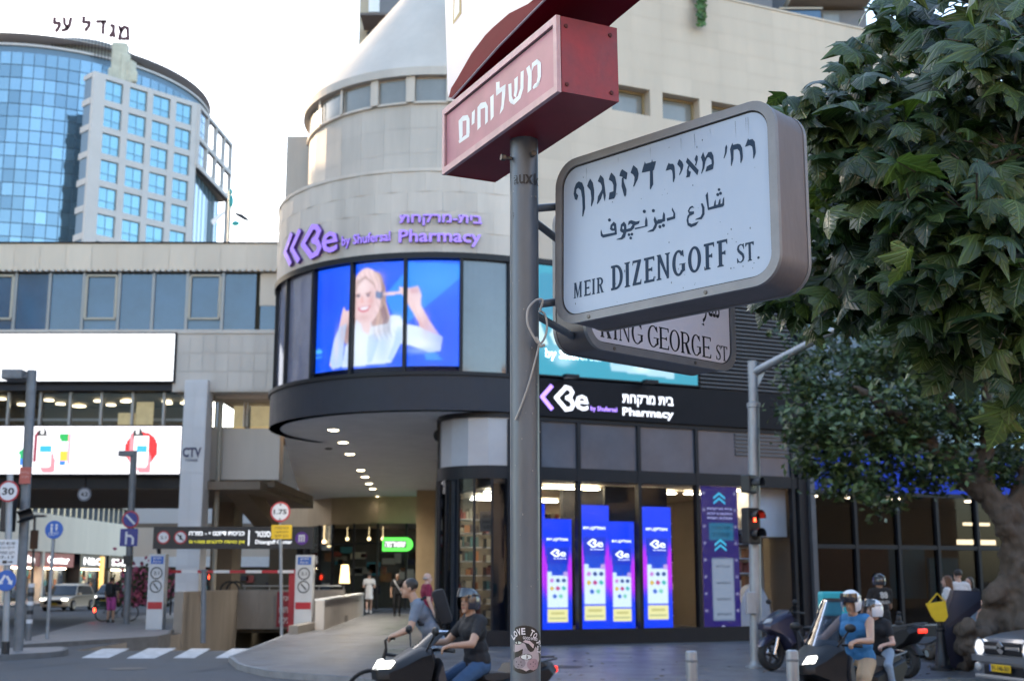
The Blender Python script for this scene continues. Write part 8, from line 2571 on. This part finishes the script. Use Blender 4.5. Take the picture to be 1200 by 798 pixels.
M_GREYP = mat('grey_metallic_paint', (.20, .215, .245), .3, metal=.6, coat=.5)
car('parked_car', 'grey metallic compact car with yellow number plate, standing before the gnarled ficus', (9.55, 21.0, ZR), RAD(105.5), M_GREYP, 3.75, 1.66, 1.58, True, False, None, '91-146-501', True)
gA = G(57, 716, ZR); gB = G(116, 711, ZR)
car('car', 'beige hatchback with a lit headlight driving up the street past the blue disc', (gA.x + .4, gA.y + 2, ZR), RAD(176), mat('beige_paint', (.55, .47, .36), .3, coat=.5), 4.2, 1.8, 1.55, False, True, None, '62-810-37')
car('car', 'black car with a lit headlight behind the beige hatchback', (gB.x + .3, gB.y + 2, ZR), RAD(180), mat('black_paint', (.012, .012, .014), .25, coat=.5), 4.4, 1.8, 1.5, False, True, None, '38-552-74')
for (x, lab) in ((224, 'white car passing far behind the bicycle hoops'), (338, 'white car far behind the ramp end wall')):
    q = G(x, 699, ZR); car('car', lab, (q.x, q.y, ZR), RAD(90), mat('white_car_paint', (.6, .6, .6), .3, coat=.4), 4.2, 1.75, 1.5)
# ================================================================ people
def skinmat(n, c): return mat(n, c, .5, var=.06, scale=8)
SK1 = skinmat('skin_olive', (.42, .25, .17)); SK2 = skinmat('skin_tan', (.34, .19, .12)); SK3 = skinmat('skin_fair', (.52, .33, .26))
M_HAIRD = mat('dark_hair', (.016, .012, .010), .5, bump=.3, bscale=60)
M_HAIRB = mat('brown_hair', (.11, .05, .025), .5, bump=.3, bscale=60)
M_HAIRG = mat('grey_hair', (.32, .31, .30), .6, bump=.3, bscale=60)
def cloth(n, c): return mat('cloth_' + n, c, .85, var=.12, scale=7, bump=.15, bscale=50)
C_BLK = cloth('black', (.014, .014, .017)); C_WHT = cloth('white', (.62, .64, .68)); C_RED = cloth('wine_red', (.20, .012, .04))
C_GREY = cloth('slate_grey', (.14, .17, .22)); C_JEAN = cloth('denim', (.03, .075, .16)); C_BLUE = cloth('blue_tank', (.03, .15, .33)); C_KHAKI = cloth('khaki', (.36, .26, .16))
C_PINK = cloth('pink', (.36, .06, .24)); C_LDEN = cloth('light_denim', (.20, .27, .36)); M_SHOE = mat('dark_shoe', (.02, .02, .022), .6); M_SHOEW = mat('white_shoe', (.6, .6, .62), .6)
M_FACE = mat('eye_dark', (.03, .015, .012), .4); M_LIP = mat('lip_tone', (.28, .09, .075), .5)
STAND = dict(pel=(0, 0, .95), wai=(0, .01, 1.12), che=(0, .01, 1.32), nec=(0, 0, 1.47), hed=(0, .025, 1.62),
             shL=(-.19, 0, 1.42), elL=(-.25, -.02, 1.14), wrL=(-.25, .08, .90), shR=(.19, 0, 1.42), elR=(.25, -.02, 1.14), wrR=(.25, .08, .90),
             hiL=(-.09, 0, .92), knL=(-.10, .03, .50), anL=(-.10, -.02, .09), hiR=(.09, 0, .92), knR=(.10, .03, .50), anR=(.10, -.02, .09))
def person(label, loc, rz, skin, shirt, trousers, pose=None, s=1.0, group='people in the street', sleeves=.5, legs=1.0, shoes=M_SHOE, hair=M_HAIRD, hairstyle='short', helmet=None, vox=.012, dress=None, look=0.0, nod=0.0, slim=1.0, face=True):
    J = {k: Vector(v) for k, v in STAND.items()}
    for k, v in (pose or {}).items(): J[k] = Vector(v)
    J = {k: v * s for k, v in J.items()}
    t = thing('person', label, 'person', loc, rz, group)
    w = slim * s
    lerp = lambda a, b, u: a + (b - a) * u
    sx = Vector((1, 0, 0))
    def torso(mb, g=0.0, lo=True):
        caps(mb, J['che'] - sx * .085 * w, J['che'] + sx * .085 * w, .108 * w + g, .108 * w + g)
        caps(mb, J['wai'] - sx * .06 * w, J['wai'] + sx * .06 * w, .100 * w + g, .100 * w + g)
        caps(mb, J['che'], J['wai'], .115 * w + g, .105 * w + g)
        caps(mb, J['wai'], J['pel'], .105 * w + g, .115 * w + g)
        caps(mb, J['shL'] * .85 + J['shR'] * .15, J['shR'] * .85 + J['shL'] * .15, .068 * w + g, .068 * w + g)
        if lo: caps(mb, J['pel'] - sx * .06 * w, J['pel'] + sx * .06 * w, .115 * w + g, .115 * w + g)
    mb = MB(); torso(mb)
    caps(mb, lerp(J['nec'], J['che'], .3), lerp(J['nec'], J['hed'], .5), .062 * s, .054 * s)
    H = Matrix.Translation(J['hed']) @ Matrix.Rotation(look, 4, 'Z') @ Matrix.Rotation(nod, 4, 'X')
    def hp(x, y, z): return H @ Vector((x * s, y * s, z * s))
    R3 = H.to_3x3().to_4x4()
    mb.ell(hp(0, -.01, .03), (.074 * s, .094 * s, .092 * s), 14, 10, R=R3); mb.ell(hp(0, .025, -.045), (.058 * s, .066 * s, .072 * s), 12, 8, R=R3)
    mb.ell(hp(0, .098, -.012), (.014 * s, .022 * s, .026 * s), 8, 6, R=R3); mb.ell(hp(0, .068, -.098), (.03 * s, .025 * s, .022 * s), 8, 6, R=R3)
    for q in (-1, 1): mb.ell(hp(.076 * q, -.01, -.005), (.012 * s, .022 * s, .032 * s), 8, 6, R=R3)
    for q in 'LR':
        sh, el, wr = J['sh' + q], J['el' + q], J['wr' + q]
        caps(mb, sh, el, .056 * w, .042 * w); caps(mb, el, wr, .043 * w, .028 * w)
        d = (wr - el).normalized(); d = (J.get('ha' + q, Vector((0, 0, 0))) or d).normalized() if ('ha' + q) in J else d
        sd = d.cross(Vector((0, 0, 1)) if abs(d.z) < .8 else Vector((0, 1, 0))).normalized(); dn = d.cross(sd).normalized()
        if dn.z > 0: dn = -dn
        pm = wr + d * .075 * s
        caps(mb, wr + d * .015 * s - sd * .015 * s, pm - sd * .025 * s, .022 * s, .017 * s, 8); caps(mb, wr + d * .015 * s + sd * .015 * s, pm + sd * .025 * s, .022 * s, .017 * s, 8)
        cu = .9 if ('ha' + q) in J else .35
        for k, (o, l) in enumerate(((-.032, .062), (-.011, .074), (.011, .070), (.031, .054))):
            a = pm + sd * o * s; b = a + (d * (1 - cu * .4) + dn * cu * .5).normalized() * l * .55 * s; c = b + (d * (1 - cu) + dn * cu).normalized() * l * .5 * s
            caps(mb, a, b, .0105 * s, .010 * s, 6); caps(mb, b, c, .010 * s, .0085 * s, 6)
        th = -1 if q == 'R' else 1
        caps(mb, wr + d * .03 * s + sd * .026 * s * th, wr + d * .07 * s + sd * .052 * s * th + dn * .02 * s, .014 * s, .010 * s, 6)
        hi, kn, an = J['hi' + q], J['kn' + q], J['an' + q]
        caps(mb, hi, kn, .084 * w, .056 * w); caps(mb, kn, lerp(kn, an, .35), .054 * w, .056 * w); caps(mb, lerp(kn, an, .35), an, .056 * w, .036 * w)
        fd = J['to' + q] - an if ('to' + q) in J else Vector((0, .16 * s, -.04 * s))
        caps(mb, an + Vector((0, -.02 * s, -.04 * s)), an + fd, .036 * s, .028 * s)
    remesh(mb, 'body', skin, t, vox, 1)
    # shirt or dress
    mb = MB(); torso(mb, .016 * s, dress is not None)
    caps(mb, lerp(J['nec'], J['che'], .25), J['che'], .078 * s, .10 * s)
    hm_ = lerp(J['wai'], J['pel'], .72); caps(mb, hm_ - sx * .068 * w, hm_ + sx * .068 * w, .128 * w, .128 * w)
    if sleeves > 0:
        for q in 'LR':
            sh, el, wr = J['sh' + q], J['el' + q], J['wr' + q]
            e = lerp(sh, el, min(1, sleeves * 2 * .62) if sleeves < .9 else 1)
            caps(mb, sh, e, .070 * w, .060 * w)
            if sleeves >= .9: caps(mb, el, lerp(el, wr, .9), .056 * w, .042 * w)
    else:
        for q in 'LR': caps(mb, J['sh' + q] * .8 + J['nec'] * .2, J['che'], .06 * w, .10 * w)
    if dress:
        mb.tube([J['wai'], J['pel'], J['pel'] + Vector((0, 0, -.18 * s)), J['pel'] + Vector((0, 0, -dress * s))], [.125 * w, .16 * w, .19 * w, .20 * w], 14)
    remesh(mb, 'dress' if dress else 'shirt', shirt, t, max(.014, vox), 1, noise=.022 * s, nscale=.11)
    if trousers is not None:
        mb = MB()
        caps(mb, J['pel'] - sx * .062 * w, J['pel'] + sx * .062 * w, .127 * w, .127 * w)
        for q in 'LR':
            hi, kn, an = J['hi' + q], J['kn' + q], J['an' + q]
            caps(mb, J['pel'], hi, .12 * w, .104 * w)
            if legs >= 1: caps(mb, hi, kn, .100 * w, .070 * w); caps(mb, kn, lerp(kn, an, .88), .070 * w, .056 * w)
            else: caps(mb, hi, lerp(hi, kn, legs * 1.7), .106 * w, .088 * w)
        remesh(mb, 'trousers' if legs >= 1 else 'shorts', trousers, t, max(.014, vox), 1, noise=.018 * s, nscale=.10)
    for q in 'LR':
        an = J['an' + q]; fd = J['to' + q] - an if ('to' + q) in J else Vector((0, .16 * s, -.04 * s))
        mb = MB(); caps(mb, an + Vector((0, -.03 * s, -.045 * s)), an + fd, .050 * s, .040 * s); mb.ell(an + Vector((0, 0, -.01)), .05 * s); remesh(mb, 'shoe', shoes, t, .014, 1)
    if face:
        mb = MB()
        for q in (-1, 1): mb.ell(hp(.030 * q, .079, .012), (.012 * s, .009 * s, .007 * s), 8, 5, R=R3, m=0); mb.ell(hp(.031 * q, .083, .034), (.018 * s, .007 * s, .005 * s), 8, 5, R=R3, m=0)
        mb.ell(hp(0, .086, -.058), (.024 * s, .010 * s, .008 * s), 8, 5, R=R3, m=1); mb.build('face', [M_FACE, M_LIP], t, world=False, smooth=True)
    if helmet:
        mb = MB()
        a = [(0.118 * math.cos(x), .118 * math.sin(x) * 1.0) for x in [math.pi / 2 * k / 7 for k in range(8)]]
        mb.lathe([(r * s * 1.02, z * s * 1.05) for (r, z) in [(.108, -.10), (.122, -.04)] + a], 22, hp(0, -.012, .03), R=R3 @ Matrix.Diagonal((.98, 1.15, 1, 1)), a0=RAD(128), a1=RAD(412))
        mb.lathe([(r * s * 1.02, z * s * 1.05) for (r, z) in [(.122, .035)] + a[3:]], 22, hp(0, -.012, .03), R=R3 @ Matrix.Diagonal((.98, 1.15, 1, 1)))
        hm = mb.build('helmet', helmet, t, world=False, smooth='all')
        mb = MB(); mb.lathe([(.125 * s, -.005 * s), (.128 * s, .05 * s), (.120 * s, .095 * s)], 14, hp(0, -.008, .03), R=R3 @ Matrix.Rotation(.25, 4, 'X') @ Matrix.Diagonal((.98, 1.15, 1, 1)), a0=RAD(35), a1=RAD(145)); mb.build('visor', mat('helmet_visor', (.02, .022, .03), .06, spec=.9), hm, world=False, smooth=True)
    elif hairstyle:
        mb = MB(); mb.ell(hp(0, -.026, .052), (.084 * s, .094 * s, .082 * s), 14, 8, R=R3)
        for q in (-1, 1): mb.ell(hp(.062 * q, -.02, .02), (.022 * s, .05 * s, .05 * s), 8, 6, R=R3)
        if hairstyle == 'long':
            caps(mb, hp(0, -.06, .03), hp(0, -.085, -.16), .075 * s, .06 * s)
            for q in (-1, 1): caps(mb, hp(.065 * q, -.02, .02), hp(.07 * q, -.03, -.16), .035 * s, .03 * s)
        if hairstyle == 'bun': mb.ell(hp(0, -.10, .11), .05 * s)
        if hairstyle == 'bald':
            mb = MB(); mb.torus(hp(0, -.03, .0), .066 * s, .024 * s, 'Z', 16, 6)
        remesh(mb, 'hair', hair, t, .012, 1)
    return t
def seat_pose(py, pz, lean=.05, hands=((-.31, .31, 1.07), (.31, .31, 1.07)), kn=(.17, .10, .62), an=(.22, .10, .14), k=1.0):
    """riding pose in the machine's own frame: hips at (0,py,pz)"""
    che = (0, py + .06 + lean, pz + .36 * k)
    p = dict(pel=(0, py, pz), wai=(0, py + .02 + lean * .4, pz + .17 * k), che=che, nec=(0, che[1] + .02 + lean * .3, che[2] + .15 * k), hed=(0, che[1] + .06 + lean * .5, che[2] + .30 * k))
    for q, s in (('L', -1), ('R', 1)):
        sh = (.185 * s * k, che[1] - .01 + lean * .2, che[2] + .10 * k); h = hands[0 if s < 0 else 1]
        p['sh' + q] = sh
        p['wr' + q] = (h[0], h[1] - .05, h[2] + .02)
        p['el' + q] = ((sh[0] + h[0]) / 2 + .07 * s, (sh[1] + h[1]) / 2 - .06, (sh[2] + h[2]) / 2 - .10)
        p['ha' + q] = (-.25 * s, .9, -.25)
        p['hi' + q] = (.10 * s, py + .02, pz - .02); p['kn' + q] = (kn[0] * s, kn[1], kn[2]); p['an' + q] = (an[0] * s, an[1], an[2]); p['to' + q] = (an[0] * s, an[1] + .17, max(.04, an[2] - .06))
    return p
M_HBLK = mat('helmet_dark', (.025, .028, .04), .2, coat=.6); M_HWHT = mat('helmet_white', (.62, .63, .66), .25, coat=.5, var=.1, scale=9)
person('man in dark open face helmet, black t-shirt and jeans riding the big black scooter', SA, SAZ, SK1, C_BLK, C_JEAN, seat_pose(-.20, .87, .0, kn=(.22, .16, .68), an=(.26, .12, .36)), sleeves=.45, helmet=M_HBLK, vox=.010, look=.5)
person('dark haired cyclist in a grey t-shirt with a black backpack, leaning over his handlebar', BC, BCZ, SK1, C_GREY, C_LDEN, seat_pose(-.27, 1.00, .15, hands=((-.27, .27, 1.08), (.27, .27, 1.08)), kn=(.12, .08, .66), an=(.11, -.02, .26)), sleeves=.5, legs=.5, vox=.010)
bp_ = thing('backpack', 'black backpack with a long strap worn by the cyclist in the grey shirt', 'backpack', BC, BCZ)
mb = MB(); mb.box((0, -.34, 1.44), (.30, .17, .44), R=Matrix.Rotation(-.30, 4, 'X'), bev=.06); mb.build('bag', C_BLK, bp_, world=False, smooth=True)
mb = MB(); mb.tube([(-.16, -.14, 1.56), (-.17, .02, 1.46), (-.14, -.06, 1.22), (-.05, -.28, 1.24)], .018, 6); mb.tube([(.16, -.14, 1.56), (.17, .02, 1.46), (.14, -.06, 1.22), (.05, -.28, 1.24)], .018, 6); mb.build('strap', C_BLK, bp_, world=False)
person('man in white helmet, blue tank top and khaki shorts sitting on the waiting scooter', SB, SBZ, SK1, C_BLUE, C_KHAKI, seat_pose(-.32, .84, .02, kn=(.24, .06, .62), an=(.30, .02, .10)), sleeves=0, legs=.52, helmet=M_HWHT, vox=.010, look=.3, nod=-.35, face=False)
cp = seat_pose(-.80, .93, .02, hands=((-.16, -.56, 1.0), (.16, -.56, 1.0)), kn=(.22, -.55, .78), an=(.26, -.62, .42), k=.72); cp = {k: Vector(v) for k, v in cp.items()}
person('child in a white helmet, black t-shirt and light jeans riding behind the man in blue', SB, SBZ, SK3, C_BLK, C_LDEN, {k: v / .90 for k, v in cp.items()}, s=.90, slim=.80, sleeves=.45, shoes=M_SHOEW, helmet=M_HWHT, vox=.012, look=-.2)
q = G(1036, 780)
p88 = person('man in dark helmet and black number 88 t-shirt standing astride behind the scooter riders', tuple(q), RAD(18), SK1, C_BLK, C_BLK, dict(knL=(-.2, .06, .5), anL=(-.26, -.02, .09), knR=(.2, .06, .5), anR=(.26, -.02, .09), wrL=(-.20, .36, 1.0), elL=(-.28, .10, 1.12), wrR=(.2, .36, 1.0), elR=(.28, .10, 1.12)), legs=.55, helmet=M_HBLK, face=False)
mb = MB(); put_text(mb, '88', lambda x, y: Vector((x, -.140 + .012 * abs(x) * 10 - (.012 if y < 1.3 else 0) + (.02 if y > 1.38 else 0), y)), (-.085, 1.29, .085, 1.42), offset=.03); put_text(mb, 'GALICIA', lambda x, y: Vector((x, -.146 + abs(x) * .16, y)), (-.13, 1.19, .13, 1.25), offset=.02)
mb.build('shirt_print', mat('shirt_white_print', (.6, .6, .6), .7), p88, world=False)
def at_px(x, y, ytop):   # ground place and scale so that the head top comes out right
    g = G(x, y); tz = P(x, ytop, g.y).z
    return tuple(g), (tz - g.z) / 1.745
l_, s_ = at_px(432, 718.5, 671); person('woman in a short white dress walking away down the covered passage', l_, RAD(10), SK3, C_WHT, None, dict(anL=(-.09, -.12, .12), knL=(-.09, .02, .5), anR=(.09, .14, .09), wrL=(-.12, .26, 1.12), wrR=(.12, .26, 1.12)), s=s_, slim=.88, sleeves=.5, dress=.34, hair=M_HAIRD, hairstyle='bun', shoes=M_SHOEW, face=False)
l_, s_ = at_px(465, 722, 672); p_ = person('person in black clothes with a pale shoulder strap, standing in the passage', l_, RAD(185), SK1, C_BLK, C_BLK, None, s=s_, slim=.95, hair=M_HAIRG)
mb = MB(); mb.tube([(v[0] * s_, v[1] * s_, v[2] * s_) for v in ((.14, .03, 1.50), (.08, .145, 1.36), (-.06, .15, 1.16), (-.19, .08, .92))], .022, 6); mb.build('shoulder_strap', C_WHT, p_, world=False)
q = P(500, 676, 30.5); person('balding man in a wine red t-shirt walking out from the passage', (q.x, 30.5, ZG), RAD(-70), SK3, C_RED, C_JEAN, None, s=(P(500, 671, 30.5).z - ZG) / 1.745, hair=M_HAIRG, hairstyle='bald', slim=1.05)
l_, s_ = at_px(129, 729, 676); p_ = person('person in pink shorts with a black backpack beside the cargo bicycle', l_, RAD(-8), SK2, C_BLK, C_PINK, None, s=s_, legs=.55, face=False)
mb = MB(); mb.box((0, -.20 * s_, 1.28 * s_), (.32, .16, .46), bev=.06); mb.build('backpack', C_BLK, p_, world=False)
for (x, y, lab, rz, shirt, hr, hs_, yt) in ((1116, 770, 'long haired woman in a white top behind the yellow bag', 60, C_WHT, M_HAIRB, 'long', 674), (1129, 768, 'dark haired man in a white t-shirt behind the slanted pedestal', 15, C_WHT, M_HAIRD, 'short', 667), (1142, 766, 'dark haired person half hidden between pedestal and tree trunk', 120, C_BLK, M_HAIRD, 'long', 676)):
    l_, s_ = at_px(x, y, yt); person(lab, l_, RAD(rz), SK3, shirt, C_LDEN, dict(wrR=(.12, .30, 1.0)) if rz == 60 else None, s=s_, hair=hr, hairstyle=hs_, group='people by the tree', slim=.95, face=rz != 15)
yb_ = thing('shopping_bag', 'bright yellow soft bag hanging at the long haired woman by the tree', 'bag', tuple(P(1099, 728, 24.0)))
a = lambda x, y: P(x, y, 24.0)
mb = MB(); mb.prism([a(1085, 707), a(1108, 704), a(1111, 722), a(1107, 728), a(1097, 728), a(1092, 722)], (.06, .22, 0)); mb.build('bag', mat('yellow_fabric', (.62, .42, .01), .7, var=.12, scale=6), yb_)
mb = MB(); mb.tube([a(1088, 707), a(1098, 695), a(1107, 704)], .016, 6); mb.build('handle', MATS['yellow_fabric'], yb_)
